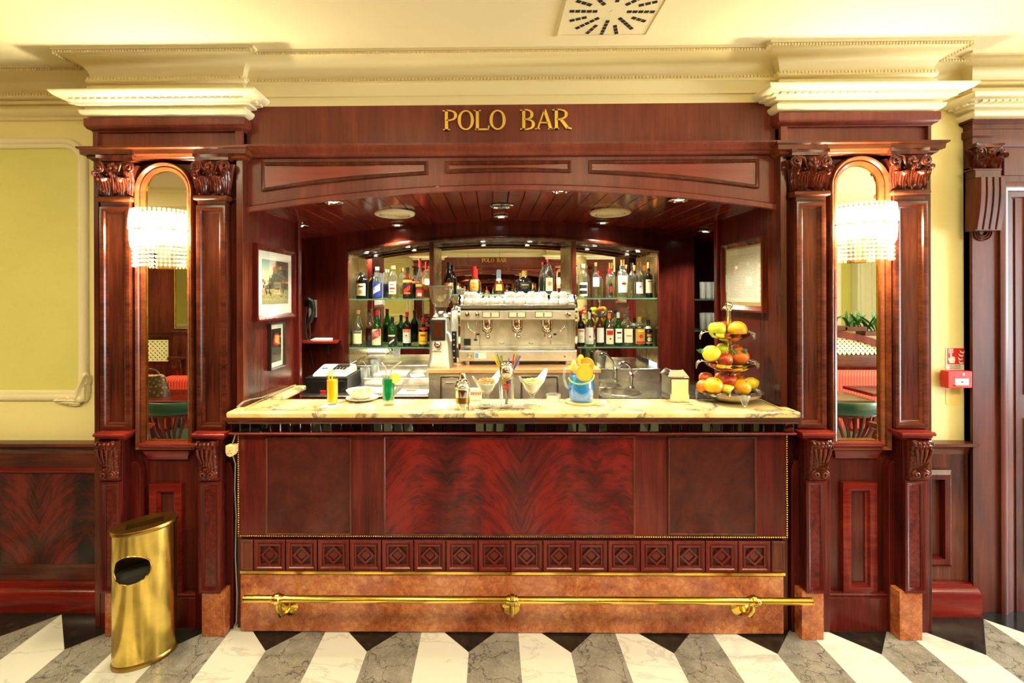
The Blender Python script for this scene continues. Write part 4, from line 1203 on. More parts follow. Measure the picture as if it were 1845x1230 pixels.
# carved lattice tiles
YT = 2.236
tz1, tz0 = zc(973, YT), zc(1029, YT)
b = MB().box(xb0+.004, xb1-.004, YT+.012, 2.42, tz0-.004, tz1+.004); b.obj('tile_rail', WOODV, bc, smooth=0)
x_first = WX(457.5, YT, 1000); x_last = WX(1389, YT, 1000); pitch = (x_last-x_first)/16
TILED = wood('dark_carved_recess', srgb(34,13,9), srgb(56,20,14), srgb(76,30,20), 'z', .3)
proto_t = None
for i in range(16):
    a0 = x_first+i*pitch+.001; a1 = a0+pitch-.004; cx, cz = (a0+a1)/2, (tz0+tz1)/2
    if proto_t is None:
        b = MB(); hw, hh = (a1-a0)/2, (tz1-tz0)/2
        b.sweep(rect(a0, tz0, a1, tz1), [(0, -.012), (0, .002), (-.004, .006), (-.014, .006), (-.018, .002), (-.022, .0), (-.026, .004), (-.031, .004), (-.033, -.004), (-.033, -.012)], 'xz', YT, closed=True)
        r = hw-.031; d = r*.98; q = [(cx, cz-d), (cx+d, cz), (cx, cz+d), (cx-d, cz)]
        b.sweep(q, [(0, -.010), (0, .003), (-.010, .003), (-.010, -.010)], 'xz', YT, closed=True)
        s = d*.52
        b.prism([(cx, cz-s), (cx+s, cz), (cx, cz+s), (cx-s, cz)], YT+.002, YT+.01)
        o = b.obj('carved_tile', WOODRV, bc, smooth=30)
        bb = MB().box(a0+.02, a1-.02, YT+.008, YT+.0115, tz0+.02, tz1-.02); bk = bb.obj('recess_ground', TILED, o, smooth=0)
        proto_t = o
    else:
        c = proto_t.copy(); COL.objects.link(c); c.location.x += i*pitch
        c2 = bk.copy(); COL.objects.link(c2); c2.parent = c
for a0, a1 in ((xb0+.006, x_first-.004), (x_last+.002, xb1-.006)):
    b = MB().sweep(rect(a0, tz0, a1, tz1), [(0, -.012), (0, .002), (-.004, .006), (-.010, .006), (-.014, .001), (-.02, .0), (-.02, -.012)], 'xz', YT, closed=True); b.box(a0+.01, a1-.01, YT, YT+.012, tz0+.01, tz1-.01); b.obj('end_tile', WOODV, bc, smooth=30)
b = MB().box(xb0+.006, xb1-.006, 2.232, 2.42, zc(1034.5, 2.235), zc(1029.5, 2.235)); b.obj('brass_strip', BRASS, bc, smooth=0)
b = MB().box(WX(431, 2.238, 1100), WX(1414.5, 2.238, 1100), 2.238, 2.42, 0, zc(1035, 2.238)); b.obj('stone_plinth', ROSSO, bc, bevel=.014, seg=4)

# foot rail
YR = 2.115
zr = WZ(1080.5, YR, 920)
fr = thing('foot_rail', 'polished brass foot rail on three rosette brackets along the counter plinth', 'foot rail', (WX(920, YR), 2.238, zr-.06))
xr0, xr1 = WX(441, YR, 1076), WX(1461, YR, 1080)
segs = [xr0, WX(499, YR), WX(921, YR), WX(1356, YR), xr1]
for a, c in zip(segs, segs[1:]):
    b = MB().tube([(a, YR, zr), (c, YR, zr)], .0155, 20); b.obj('rail_tube', BRASS, fr, smooth=60)
for k, px in enumerate((499, 921, 1356)):
    x = WX(px, YR)
    zd = WZ(1091, 2.238, px)
    b = MB().lathe([(.0001, .0), (.043, .0), (.044, .006), (.038, .012), (.026, .016), (.02, .020), (.0001, .022)], (x, 2.2372, zd), 28, axis='y'); f = b.obj('rosette', BRASS, fr, smooth=50)
    b = MB().tube([(x, 2.225, zd), (x, 2.19, zd-.004), (x, 2.145, zd+.02), (x, 2.118, zr-.04), (x, 2.115, zr-.012)], [.012, .011, .011, .012, .013], 12); b.obj('bracket_arm', BRASS, fr, smooth=60)
    b = MB()
    prof = [(.017, -.026), (.020, -.022), (.021, -.012), (.0255, -.008), (.0255, .008), (.021, .012), (.020, .022), (.017, .026)]
    b.lathe(prof, (x, YR, zr), 24, axis='x', cap=False); b.obj('collar', BRASS, fr, smooth=40)
b = MB()
for x, s in ((xr0, -1), (xr1, 1)): b.lathe([(.0165, 0), (.0165, s*.004), (.012, s*.006), (.0001, s*.007)], (x, YR, zr), 20, axis='x', cap=False)
b.obj('end_cap', BRASS, fr, smooth=40)
# ---------------------------------------------------------------- door surround at the right end
YD = 2.395
d0 = WX(1737.5, YW, 700)
dr = thing('door_surround', 'tall mahogany door surround with carved capital and fluted console at the right', 'door surround', (WX(1790, YD), YD, 0))
zt_ = WZ(197, YD, 1790)
xE = WX(1990, YD)
b = MB().box(d0, WX(1752, YD), YD-.0, YW-.001, 0, WZ(300, YD, 1790)); b.box(WX(1752, YD), WX(1808, YD), YD+.012, YW-.001, 0, WZ(250, YD, 1790)); b.box(WX(1808, YD), xE, YD+.018, YW-.001, 1.55+.62, WZ(240, YD, 1790)); b.obj('casing', DOORW, dr, bevel=.002)
def dpath(e): return [(d0, YW-.001), (d0, YD), (xE, YD)]
zz = lambda py: WZ(py, YD-.02, 1790)
pf = [(-.03, zz(262)), (.0, zz(262)), (.003, zz(256)), (.003, zz(246)), (.012, zz(243)), (.012, zz(232)), (.004, zz(230)), (.004, zz(222)), (.016, zz(219)), (.016, zz(216)), (.006, zz(214)), (.010, zz(212)), (.024, zz(208)), (.026, 2.523), (-.03, 2.525)]
b = MB().sweep(dpath(0), pf); b.obj('entablature', DOORW, dr, smooth=35)
cx0, cx1 = WX(1757, YD-.03, 280), WX(1808, YD-.03, 280)
capital(dr, cx0, cx1, WZ(303, YD-.02, 1780), WZ(257, YD-.03, 1780), YD-.02, YD+.02, WX(1762, YD-.02), WX(1801, YD-.02))
b = MB().pbox(1757, 304, 1804, 320, YD-.03, YD+.02); b.pbox(1754, 303, 1806, 306, YD-.034, YD+.02); b.obj('console_block', DOORW, dr, bevel=.003)
# fluted console
X0, X1 = WX(1754, YD-.03, 360), WX(1801, YD-.03, 360); za, zb_ = WZ(414, YD-.03, 1780), WZ(321, YD-.03, 1780)
b = MB()
def fcon(u, v):
    fl = abs(sin(u*4*pi)); 
    y = YD-.026-.018*sin(min(1, v*1.1)*pi*.62)+.0-.0*(v)-.016*min(1, fl*2.2)
    return (X0+(X1-X0)*u+.004*v, y, za+(zb_-za)*v)
b.grid(fcon, 48, 16)
for u in (0, 1): b.grid(lambda a, v, u=u: (fcon(u, v)[0], fcon(u, v)[1]+(YD+.012-fcon(u, v)[1])*a, fcon(u, v)[2]), 1, 16)
b.box(X0, X1, YD-.04, YD+.012, za-.004, za+.003)
b.obj('fluted_console', DOORW, dr, smooth=50)
b = MB()
c = W(1774, 417, YD)
for r in (.045, .033, .021):
    b.tube([(c.x+r*cos(pi+pi*i/14), YD+.008, c.z+r*sin(pi+pi*i/14)) for i in range(15)], .004, 6)
b.obj('carved_rings', DOORW, dr, smooth=60)
pr = [(0, -.012), (0, .03), (.02, .034), (.04, .028), (.05, .016), (.075, .014), (.085, .004), (.11, .002), (.11, -.012)]
dpx = WX(1803, YD, 600)
b = MB().sweep([(dpx, 0), (dpx, WZ(327, YD, 1810)), (xE, WZ(327, YD, 1810))], pr, 'xz', YD+.03)
b.obj('architrave', DOORW, dr, smooth=35)
b = MB().pbox(1809, 262, 1990, 315, YD+.010, YD+.02); b.obj('frieze_panel', DOORW, dr, bevel=.003)
b = MB().box(dpx+.10, xE+.4, YD+.022, YD+.04, 0, WZ(330, YD, 1810)); dl = b.obj('door_1', DOORW); struct(dl)
b = MB().sweep(rect(dpx+.15, .2, dpx+.75, 1.0), [(0, 0), (0, .01), (-.02, .014), (-.04, .004), (-.04, 0)], 'xz', YD+.022, closed=True)
b.sweep(rect(dpx+.15, 1.12, dpx+.75, WZ(350, YD+.06, 1830)), [(0, 0), (0, .01), (-.02, .014), (-.04, .004), (-.04, 0)], 'xz', YD+.022, closed=True)
b.obj('door_panel_moulding', DOORW, dl, smooth=35)

# ---------------------------------------------------------------- fire alarm
YA = YW-.003
fa = thing('fire_alarm_sign', 'red square sign with white hand and flames, ALLARME INCENDIO below', 'sign', W(1722, 645, YA))
def flat(b, pts, Y, th=.0015): b.prism([(W(x, y, Y).x, W(x, y, Y).z) for x, y in pts], Y-th, Y)
b = MB(); flat(b, [(1704, 626), (1739, 626), (1739, 666), (1704, 666)], YA+.002); b.obj('sign_plate', WHITES, fa, smooth=0)
b = MB(); flat(b, [(1707, 627), (1738, 627), (1738, 656), (1707, 656)], YA, .001); b.obj('red_field', REDSIGN, fa, smooth=0)
b = MB(); Y = YA-.001
flat(b, [(1709, 628.5), (1717, 628.5), (1717, 635.5), (1709, 635.5)], Y, .0006)
b.obj('button_square', WHITES, fa, smooth=0)
b = MB(); flat(b, [(1710.3, 629.8), (1715.7, 629.8), (1715.7, 634.4), (1710.3, 634.4)], Y-.0006, .0004); b.obj('button_hole', REDSIGN, fa, smooth=0)
b = MB(); c = [(1713+1.5*cos(i*pi/6), 632+1.5*sin(i*pi/6)) for i in range(12)]; flat(b, c, Y-.001, .0004)
b.obj('button_dot', WHITES, fa, smooth=0)
b = MB(); flat(b, [(1712, 636), (1714.6, 636), (1715, 642), (1720, 643), (1721, 647), (1719.5, 654), (1711.5, 654), (1708.5, 648), (1708.6, 644), (1711, 644.5), (1712, 646)], Y, .0006); b.obj('hand_symbol', WHITES, fa, smooth=0)
for k, (x, y) in enumerate(((1731, 630), (1729, 636), (1727.5, 642.5), (1729, 649))):
    b = MB(); flat(b, [(x-2, y), (x+1, y+3), (x+5, y+4.5), (x+6, y+1.5), (x+6.6, y+5), (x+3.6, y+6.6), (x-.6, y+5)], Y, .0006); b.obj('flame_symbol', WHITES, fa, smooth=0)
for s_, py, sz in (('ALLARME', 659.3, 3.6), ('INCENDIO', 663.3, 3.6)):
    o = W(1721, py, Y); k = .0027*sz/3.6
    b = MB(); add_text(b, s_, .011, lambda x, y: (o.x+x, Y-.0004, o.z+y), .055); b.obj('sign_text', INK, fa, smooth=0)
cp = thing('fire_call_point', 'red fire alarm call point with a white window on the pale wall', 'alarm button', W(1722, 690, YW))
b = MB().pbox(1708, 668.5, 1752, 699, YW-.062, YW-.02); b.obj('box', REDP, cp, bevel=.004)
b = MB().pbox(1706, 668, 1738, 699, YW-.022, YW); b.obj('back_box', REDP, cp, bevel=.003)
b = MB().pbox(1721, 682, 1746, 694, YW-.0635, YW-.06); b.obj('window', WHITEPL, cp, bevel=.001)
b = MB().pbox(1722, 694, 1748, 696, YW-.068, YW-.06); b.obj('window_lip', REDP, cp, smooth=0)
p = W(1734, 688, YW-.0645); b = MB().lathe([(.0001, 0), (.004, 0), (.004, .001), (.0001, .001)], p, 12, axis='y'); b.obj('button_dot', INK, cp)
p = W(1736, 674, YW-.0625); b = MB().lathe([(.0001, 0), (.006, 0), (.006, .001), (.0001, .001)], p, 14, axis='y'); b.obj('emblem', WHITES, cp)
b = MB(); x0, x1 = WX(1703, YW), WX(1733, YW); z0, z1 = WZ(731, YW, 1718), WZ(695, YW, 1718)
b.prism([(x0, z1), (x0, z0+.012), (x0+.012, z0), (x1-.012, z0), (x1, z0+.012), (x1, z1)], YW-.0015, YW)
tag(b.obj('wall_patch', wallpaint('yellower_patch', srgb(238, 214, 130), .02), smooth=0, origin=W(1718, 715, YW)), 'rounded yellower patch on the wall under the fire call point', 'patch')  # flat patch, a little yellower than the wall around it

# ---------------------------------------------------------------- brass bin
cb = WF(262, 1181, 0); cb.z = 0
bn = thing('ashtray_bin', 'oval brass litter bin with slanted open top and round side hole, left of the bar', 'bin', cb)
ang = radians(36); ea, eb = .122, .082
ztop = .605
def bpt(a, r=1.0):
    x, y = ea*r*cos(a), eb*r*sin(a)
    return Vector((cb.x+x*cos(ang)-y*sin(ang), cb.y+x*sin(ang)+y*cos(ang)))
def topz(q): return ztop+(((q.x-cb.x)*cos(ang)+(q.y-cb.y)*sin(ang)))*.02
n = 56
b = MB(); vs = []
for r, zz, lv in ((1.0, .022, 0), (1.0, 0, 1), (.955, 0, 1), (.955, .022, 0)):
    for k in range(n):
        q = bpt(2*pi*k/n, r); vs.append((q.x, q.y, topz(q)-.012 if lv else zz))
fs = []
for i in range(4):
    for k in range(n): fs.append((i*n+k, i*n+(k+1) % n, ((i+1) % 4)*n+(k+1) % n, ((i+1) % 4)*n+k))
b.add(vs, fs)
body = b.obj('body', BRASSBIN, None, origin=cb, smooth=40)
# the side hole faces the viewer's left
hc = W(244, 1021, cb.y-.06); 
hd = Vector((.16, 1.0)).normalized(); 
c = MB(); pts = []
for dpt in (-.1, .085):
    for k in range(32):
        a = 2*pi*k/32; u, v = .064*cos(a), .062*abs(sin(a))**.8*(1 if sin(a) >= 0 else -1)
        pts.append((hc.x+u*hd.y+dpt*hd.x, hc.y-u*hd.x*0+dpt*hd.y, hc.z+v))
c.add(pts, [tuple(range(32)), tuple(range(63, 31, -1))]+[(k, (k+1) % 32, 32+(k+1) % 32, 32+k) for k in range(32)])
cut = c.obj('cut', BRASS); bpy.context.view_layer.update()
apply_bool(body, [cut]); body.location = (0,0,0); body.parent = bn
rim = MB(); 
ring = []
for k in range(33):
    a = 2*pi*k/32; r_ = 1; u, v = .064*cos(a), .062*abs(sin(a))**.8*(1 if sin(a) >= 0 else -1)
    px_, pz_ = hc.x+u*hd.y, hc.z+v
    # onto the oval surface along the hole axis
    best = None
    for dpt in [i*.002-.08 for i in range(100)]:
        X_, Y_ = px_+dpt*hd.x-cb.x, hc.y+dpt*hd.y-cb.y
        lx, ly = X_*cos(ang)+Y_*sin(ang), -X_*sin(ang)+Y_*cos(ang)
        if (lx/ea)**2+(ly/eb)**2 <= 1.0: best = (px_+dpt*hd.x, hc.y+dpt*hd.y-.001, pz_); break
    if best: ring.append(best)
rim.tube(ring, .0028, 6); rim.obj('hole_rim', BRASS, bn, smooth=60)
b = MB(); vs = []
for zz in (.06, .40):
    for k in range(n): q = bpt(2*pi*k/n, .93); vs.append((q.x, q.y, zz))
b.add(vs, [(k, (k+1) % n, n+(k+1) % n, n+k) for k in range(n)]+[tuple(range(n)), tuple(range(n, 2*n))]); b.obj('inner_liner', DARKHOLE, bn, smooth=40)
b = MB(); vs = []
PB = [(1.0, 0), (1.03, .004), (1.03, .018), (1.0, .024)]
for r, zz in PB:
    for k in range(n): q = bpt(2*pi*k/n, r); vs.append((q.x, q.y, zz))
b.add(vs, [(i*n+k, i*n+(k+1) % n, (i+1)*n+(k+1) % n, (i+1)*n+k) for i in range(3) for k in range(n)]); b.obj('base_ring', BRASSDK, bn, smooth=40)
b = MB(); vs = []                                          # lid: ring with a rectangular opening
PL = [(1.0, -.014), (1.05, -.008), (1.05, .0), (1.02, .006)]
for r, dz in PL:
    for k in range(n): q = bpt(2*pi*k/n, r); vs.append((q.x, q.y, topz(q)+dz))
for dz in (.004, -.03):
    for k in range(n):
        a = 2*pi*k/n; m_ = max(abs(cos(a))/.58, abs(sin(a))/.36); lx, ly = ea*cos(a)/m_, eb*sin(a)/m_*1.0
        q = Vector((cb.x+lx*cos(ang)-ly*sin(ang), cb.y+lx*sin(ang)+ly*cos(ang))); vs.append((q.x, q.y, topz(q)+dz))
b.add(vs, [(i*n+k, i*n+(k+1) % n, (i+1)*n+(k+1) % n, (i+1)*n+k) for i in range(5) for k in range(n)]); b.obj('lid', BRASSDK, bn, smooth=35)

# ---------------------------------------------------------------- socket and cable at the counter's left end
pl = thing('adapter_plug', 'cream plug adapter on a cord hanging beside the left end of the counter', 'plug', W(416, 802, 2.20))
c0 = W(416, 812, 2.19)
b = MB(); hw, hh = .022, .028
pts = [(c0.x-hw, c0.z+hh), (c0.x-hw, c0.z-.006), (c0.x-hw*.7, c0.z-hh*.75), (c0.x, c0.z-hh), (c0.x+hw*.7, c0.z-hh*.75), (c0.x+hw, c0.z-.006), (c0.x+hw, c0.z+hh)]
b.prism(pts, 2.18, 2.215); b.obj('body', plain('ivory_plastic', srgb(226,206,140), .4), pl, bevel=.004)
for dx, dz in ((0, .003), (-.007, -.009), (.007, -.009)):
    b = MB().lathe([(.0001, 0), (.0022, 0), (.0022, .001), (.0001, .001)], (c0.x+dx, 2.18, c0.z+dz), 8, axis='y'); b.obj('socket_hole', INK, pl)
b = MB().tube([W(418, 801, 2.20), W(421, 792, 2.20), W(424, 783, 2.20), W(425, 778, 2.20)], .003, 6); b.obj('cord', GREYPL, pl)
b = MB().tube([W(419, 820, 2.20), W(424, 835, 2.215), W(423, 880, 2.225), W(425.5, 930, 2.228), W(424, 1000, 2.228), W(427, 1070, 2.228), W(426, 1120, 2.225), W(421, 1131, 2.23)], .0028, 6)
tag(b.obj('power_cable', GREYPL, origin=W(425, 1130, 2.228)), 'thin grey cable running down the left edge of the counter', 'cable')
pth = [W(427, 733, 2.20), W(437, 724, 2.24), W(450, 719.5, 2.29), W(470, 716, 2.36), W(500, 705, 2.55), W(530, 693.5, 2.76)]
for q in pth: q.z = max(q.z, ZT+.005)
b = MB().tube(pth, .003, 6); b.tube([p+Vector((.008, .0, .001)) for p in pth], .003, 6)
tag(b.obj('wall_cable', GREYPL, origin=pth[0]), 'grey cables lying along the wall on the marble return', 'cable')

# ---------------------------------------------------------------- things on the bar top
def on_top(px, py): return WF(px, py, ZT)
def pxm(px, Y): return px*Y/FPX
def lathe_part(name, prof, c, mat, parent, n=28, smooth=50, cap=False, **kw):
    return MB().lathe(prof, c, n, cap=cap, **kw).obj(name, mat, parent, smooth=smooth)
def shell(r, t=.002):   # double a profile of a glass: outside then inside
    return r+[(max(a-t, .0001), h+ (t if i == 0 else 0)) for i, (a, h) in enumerate(r)][::-1]
# napkin and orange juice
p = on_top(597, 731)
nk = MB().prism_z([(p.x-.055, p.y-.03), (p.x+.02, p.y-.045), (p.x+.05, p.y+.03), (p.x-.03, p.y+.05)], ZT+.0012, ZT+.0022)
tag(nk.obj('paper_coaster', PAPER, origin=(p.x, p.y, ZT)), 'white paper coaster under the orange juice glass', 'coaster')
p = on_top(599, 729); g = thing('juice_glass', 'tall straight glass of orange juice with a peel loop on the rim', 'drink', (p.x, p.y, ZT+.0022))
z = ZT+.0022; R = pxm(9.7, p.y)
lathe_part('glass', shell([(.0001, 0), (R*.92, 0), (R, .148)], .0015), (p.x, p.y, z), GLASS, g)
lathe_part('juice', [(.0001, .016), (R*.90, .016), (R*.955, .122), (.0001, .122)], (p.x, p.y, z), ORANGE_J, g)
lathe_part('glass_base', [(.0001, .002), (R*.86, .002), (R*.88, .013), (.0001, .013)], (p.x, p.y, z), GLASSF, g)
b = MB().tube([(p.x-.004+.0085*cos(a), p.y-R*.6, z+.142+.026*sin(a)) for a in [2*pi*i/16 for i in range(17)]], .0045, 6); b.obj('peel_loop', F_LEMON, g)
# saucer and bowl
p = on_top(653, 720); s_ = thing('saucer', 'white saucer under the snack bowl between the two tall drinks', 'saucer', (p.x, p.y, ZT))
lathe_part('dish', [(.0001, .001), (.04, .001), (.05, .006), (.083, .012), (.084, .014), (.05, .009), (.0001, .006)], (p.x, p.y, ZT), PORC, s_)
g = thing('snack_bowl', 'shallow white porcelain bowl of crisps on a saucer', 'bowl', (p.x, p.y, ZT+.012))
lathe_part('bowl', [(.0001, -.003), (.035, -.003), (.04, .002), (.060, .016), (.076, .036), (.079, .042), (.077, .043), (.058, .020), (.03, .010), (.0001, .008)], (p.x-.004, p.y, ZT+.012), PORC, g)
random.seed(5)
b = MB()
for i in range(70):
    a, r = random.uniform(0, 2*pi), .062*sqrt(random.random())
    b.ball((p.x-.004+r*cos(a), p.y+r*sin(a), ZT+.012+.030+random.uniform(0, .008)-r*.02), .008, 6, 4, random.uniform(.8, 1.3), random.uniform(.8, 1.3), .6)
st = b.obj('crisps', CRISPS, g, smooth=60); st['kind'] = 'stuff'
# green drink
p = on_top(700, 729); g = thing('green_drink', 'tall glass of green cordial with pink straws and a lemon slice', 'drink', (p.x, p.y, ZT))
R = pxm(11.5, p.y); z = ZT
lathe_part('glass', shell([(.0001, 0), (R*.9, 0), (R, .150)], .0015), (p.x, p.y, z), GLASS, g)
lathe_part('cordial', [(.0001, .026), (R*.90, .026), (R*.955, .132), (.0001, .132)], (p.x, p.y, z), GREEN_J, g)
lathe_part('glass_base', [(.0001, .002), (R*.86, .002), (R*.88, .018), (.0001, .018)], (p.x, p.y, z), GLASSF, g)
PINK = plain('pink_straw', srgb(236,170,150), .4)
for pts in ([(p.x+.006, p.y, z+.03), (p.x-.014, p.y, z+.185), (p.x-.018, p.y, z+.19), (p.x-.034, p.y-.004, z+.213)], [(p.x-.006, p.y+.004, z+.03), (p.x+.016, p.y+.004, z+.178), (p.x+.022, p.y+.004, z+.184), (p.x+.064, p.y, z+.214)]):
    b = MB().tube(pts, .0032, 8); b.obj('straw', PINK, g)
def slice_(parent, c, r, mat, tilt=.3, name='lemon_slice'):
    n0 = MB(); n0.lathe([(.0001, -.003), (r, -.003), (r, .003), (.0001, .003)], (0,0,0), 24, axis='y')
    n0.xform(Matrix.Translation(c) @ Matrix.Rotation(tilt, 4, 'Z')); o = n0.obj(name, mat, parent, smooth=40)
    n1 = MB(); n1.lathe([(r*.86, -.0036), (r*.84, .0036)], (0,0,0), 24, axis='y')
    for k in range(8):
        a0 = 2*pi*k/8+.08; a1 = 2*pi*(k+1)/8-.08
        for sgn in (-1, 1):
            y = sgn*.0034
            n1.add([(r*.12*cos((a0+a1)/2), y, r*.12*sin((a0+a1)/2))]+[(r*.84*cos(a0+(a1-a0)*i/4), y, r*.84*sin(a0+(a1-a0)*i/4)) for i in range(5)], [(0, i+1, i+2) for i in range(4)])
    n1.v = [tuple(v) for v in n1.v]; n1.f = n1.f[24:]; n1.mi = n1.mi[24:]
    n1.xform(Matrix.Translation(c) @ Matrix.Rotation(tilt, 4, 'Z')); n1.obj('slice_flesh', plain('citrus_flesh', srgb(250,226,110), .3) if mat is F_LEMON else plain('orange_flesh', srgb(252,180,60), .3), o, smooth=0)
slice_(g, (p.x+R*1.15, p.y-.012, z+.135), .026, F_LEMON, .25)
# shaker
p = on_top(834, 736); g = thing('cocktail_shaker', 'small polished metal cocktail shaker with a stepped cap', 'shaker', (p.x, p.y, ZT)); R = pxm(14, p.y)
lathe_part('cup', [(.0001, 0), (R*.82, 0), (R*.84, .004), (R*.98, .085), (R, .098), (R*.98, .10), (.0001, .10)], (p.x, p.y, ZT), SILVER, g, 32)
lathe_part('shoulder', [(R*.99, .1), (R*1.04, .104), (R*1.02, .108), (R*.8, .130), (R*.5, .142), (.0001, .142)], (p.x, p.y, ZT), SILVER, g, 32)
lathe_part('cap', [(R*.42, .142), (R*.44, .144), (R*.42, .164), (R*.36, .172), (.0001, .173)], (p.x, p.y, ZT), SILVER, g, 24)
lathe_part('wood_grip_band', [(R*.90, .03), (R*.955, .076), (R*.96, .078)], (p.x, p.y, ZT), BRASSDK, g, 32)
# place mat
p0 = on_top(905, 735)
b = MB().prism_z([(p0.x-.13, p0.y-.005), (p0.x+.14, p0.y-.015), (p0.x+.16, p0.y+.08), (p0.x-.10, p0.y+.09)], ZT+.0012, ZT+.0028)
tag(b.obj('place_mat', plain('grey_cloth', srgb(150,140,112), .8), origin=(p0.x, p0.y, ZT)), 'grey cloth mat under the straw glass and snack coupes', 'mat')
for dx, lb in ((-.055, 'left'), (.04, 'right')):
    b = MB().prism_z([(p0.x+dx-.03, p0.y-.022), (p0.x+dx+.005, p0.y-.001), (p0.x+dx-.052, p0.y-.001)], ZT+.0029, ZT+.0036)
    tag(b.obj('dark_napkin_corner', plain('dark_paper', srgb(40,34,26), .7), origin=(p0.x+dx, p0.y, ZT)), 'small dark paper corner at the front of the cloth mat, %s one' % lb, 'napkin')
def coupe(px, py, label, fill, fillname, seed):
    p = on_top(px, py); zb = ZT+.0030; g = thing('snack_coupe', label, 'glass', (p.x, p.y, zb), 'snack coupes on the bar')
    prof = [(.0001, .004), (.040, 0), (.043, .003), (.038, .008), (.014, .016), (.008, .026), (.012, .034), (.015, .042), (.010, .050), (.012, .056), (.036, .082), (.052, .112), (.056, .122)]
    lathe_part('glass', prof+[(.054, .122), (.034, .085), (.006, .062), (.0001, .062)], (p.x, p.y, zb), GLASS, g, 32)
    random.seed(seed)
    b = MB()                                                    # folded paper napkin standing in the bowl
    def nf(u, v):
        a = 2*pi*u; pk = max(0, cos(2*(a-.5)))**3+ .7*max(0, cos(a-.6))**6
        r = .014+v*(.040+.020*pk)
        return (p.x+r*cos(a), p.y+r*sin(a)*.9, zb+.066+v*(.048+.038*pk))
    b.grid(nf, 48, 8); b.obj('napkin', PAPER, g, smooth=60, solid=.0008)
    b = MB()
    for i in range(60):
        a, r = random.uniform(0, 2*pi), .042*sqrt(random.random())
        q = (p.x+r*cos(a), p.y+r*sin(a), zb+.118+random.uniform(0, .018)-r*.2)
        if fillname == 'peanuts': b.ball(q, .0055, 6, 5, random.uniform(.8, 1.2), random.uniform(1, 1.5), .9)
        else: b.ball(q, .013, 7, 4, random.uniform(.7, 1.2), random.uniform(.7, 1.2), .35)
    o = b.obj(fillname, fill, g, smooth=60); o['kind'] = 'stuff'
    return g
coupe(876, 732, 'stemmed glass coupe holding a folded napkin and peanuts, beside the shaker', NUTS, 'peanuts', 1)
coupe(959, 732, 'stemmed glass coupe holding a folded napkin and crisps, right of the straw glass', CRISPS, 'crisps', 2)
# packet of sugar behind
p = on_top(856, 722); b = MB().box(p.x-.03, p.x+.034, p.y, p.y+.03, ZT+.001, ZT+.062)
o = b.obj('packet_box', PAPER, origin=(p.x, p.y, ZT), bevel=.002); tag(o, 'small white box with red lettering behind the peanut coupe', 'box')
b = MB()
for k in range(6): b.prism([(p.x-.022+k*.009, ZT+.030), (p.x-.018+k*.009, ZT+.030), (p.x-.014+k*.009, ZT+.046), (p.x-.018+k*.009, ZT+.046)], p.y-.001, p.y)
b.obj('red_print', INKRED, o, smooth=0)
# straw glass, scoop and straws
p = on_top(913, 734); zb = ZT+.003; R = pxm(15, p.y)
g = thing('straw_glass', 'flared clear beer glass with red printing, holding straws and a scoop', 'glass', (p.x, p.y, zb))
lathe_part('glass', shell([(.0001, 0), (R*.74, 0), (R*.80, .012), (R*.98, .10), (R, .152)], .002), (p.x, p.y, zb), GLASS, g, 32)
def scribble(parent, w, h, c, R, mat):
    b = MB()
    for j in range(2):
        for k in range(4):
            x0 = -w/2+k*w/4; q = []
            for dx, dz in ((0, 0), (w*.18, 0), (w*.18, h*.36), (0, h*.36)):
                a = (x0+dx)/R; q.append((c[0]+R*sin(a), c[1]-R*cos(a), c[2]+dz-j*h*.5))
            b.add(q, [(0,1,2,3)])
            
    b.obj('red_print', mat, parent, smooth=0)
scribble(g, .034, .030, (p.x, p.y, zb+.108), R*.995, INKRED)
sc = thing('ice_scoop', 'oval metal scoop standing bowl-up in the straw glass', 'scoop', (p.x, p.y, zb+.01))
b = MB()
def sf_(u, v):
    a = 2*pi*u; r = v
    return (p.x+.032*r*cos(a), p.y-.005+.018*(r*r-1), zb+.175+.044*r*sin(a))
b.grid(sf_, 28, 6); b.obj('scoop_bowl', SILVER, sc, smooth=60, solid=.0015)
b = MB().tube([(p.x+.032*cos(a), p.y-.005, zb+.175+.044*sin(a)) for a in [2*pi*i/28 for i in range(29)]], .0022, 6); b.obj('scoop_rim', SILVER, sc)
b = MB().tube([(p.x, p.y-.004, zb+.15), (p.x+.004, p.y, zb+.02)], .0035, 8); b.obj('scoop_handle', SILVER, sc)
strs = [(-.015, -.066, .248, (246,196,30), 'yellow'), (-.018, -.050, .252, (250,170,20), 'amber'), (-.012, -.044, .255, (30,150,110), 'green'), (-.010, -.030, .250, (236,110,30), 'orange'), (-.013, -.022, .250, (60,160,60), 'pale green'),
        (.006, .012, .235, (50,110,200), 'thin blue'), (.014, .038, .255, (206,40,36), 'red'), (.016, .052, .255, (70,170,80), 'mid green'), (.012, .060, .250, (220,70,60), 'coral'), (.018, .068, .246, (40,70,200), 'royal blue')]
for dx0, dx1, h, col, nm in strs:
    b = MB().tube([(p.x-dx0*.3, p.y+.008, zb+.012), (p.x+dx0*1.1, p.y+.010, zb+.15), (p.x+dx1, p.y+.012, zb+h)], .0034, 8)
    tag(b.obj('drinking_straw', plain('straw_'+nm.replace(' ', '_'), srgb(*col), .35), origin=(p.x, p.y, zb+.012)), '%s plastic straw standing in the beer glass' % nm, 'straw', 'straws in the glass')
# clear ashtray
p = on_top(997, 722); g = thing('glass_ashtray', 'small clear cut-glass ashtray between the crisps coupe and the blue jug', 'ashtray', (p.x, p.y, ZT))
lathe_part('dish', [(.0001, .001), (.034, .001), (.040, .03), (.040, .034), (.034, .034), (.028, .010), (.0001, .008)], (p.x, p.y, ZT), GLASSF, g, 12, 20)
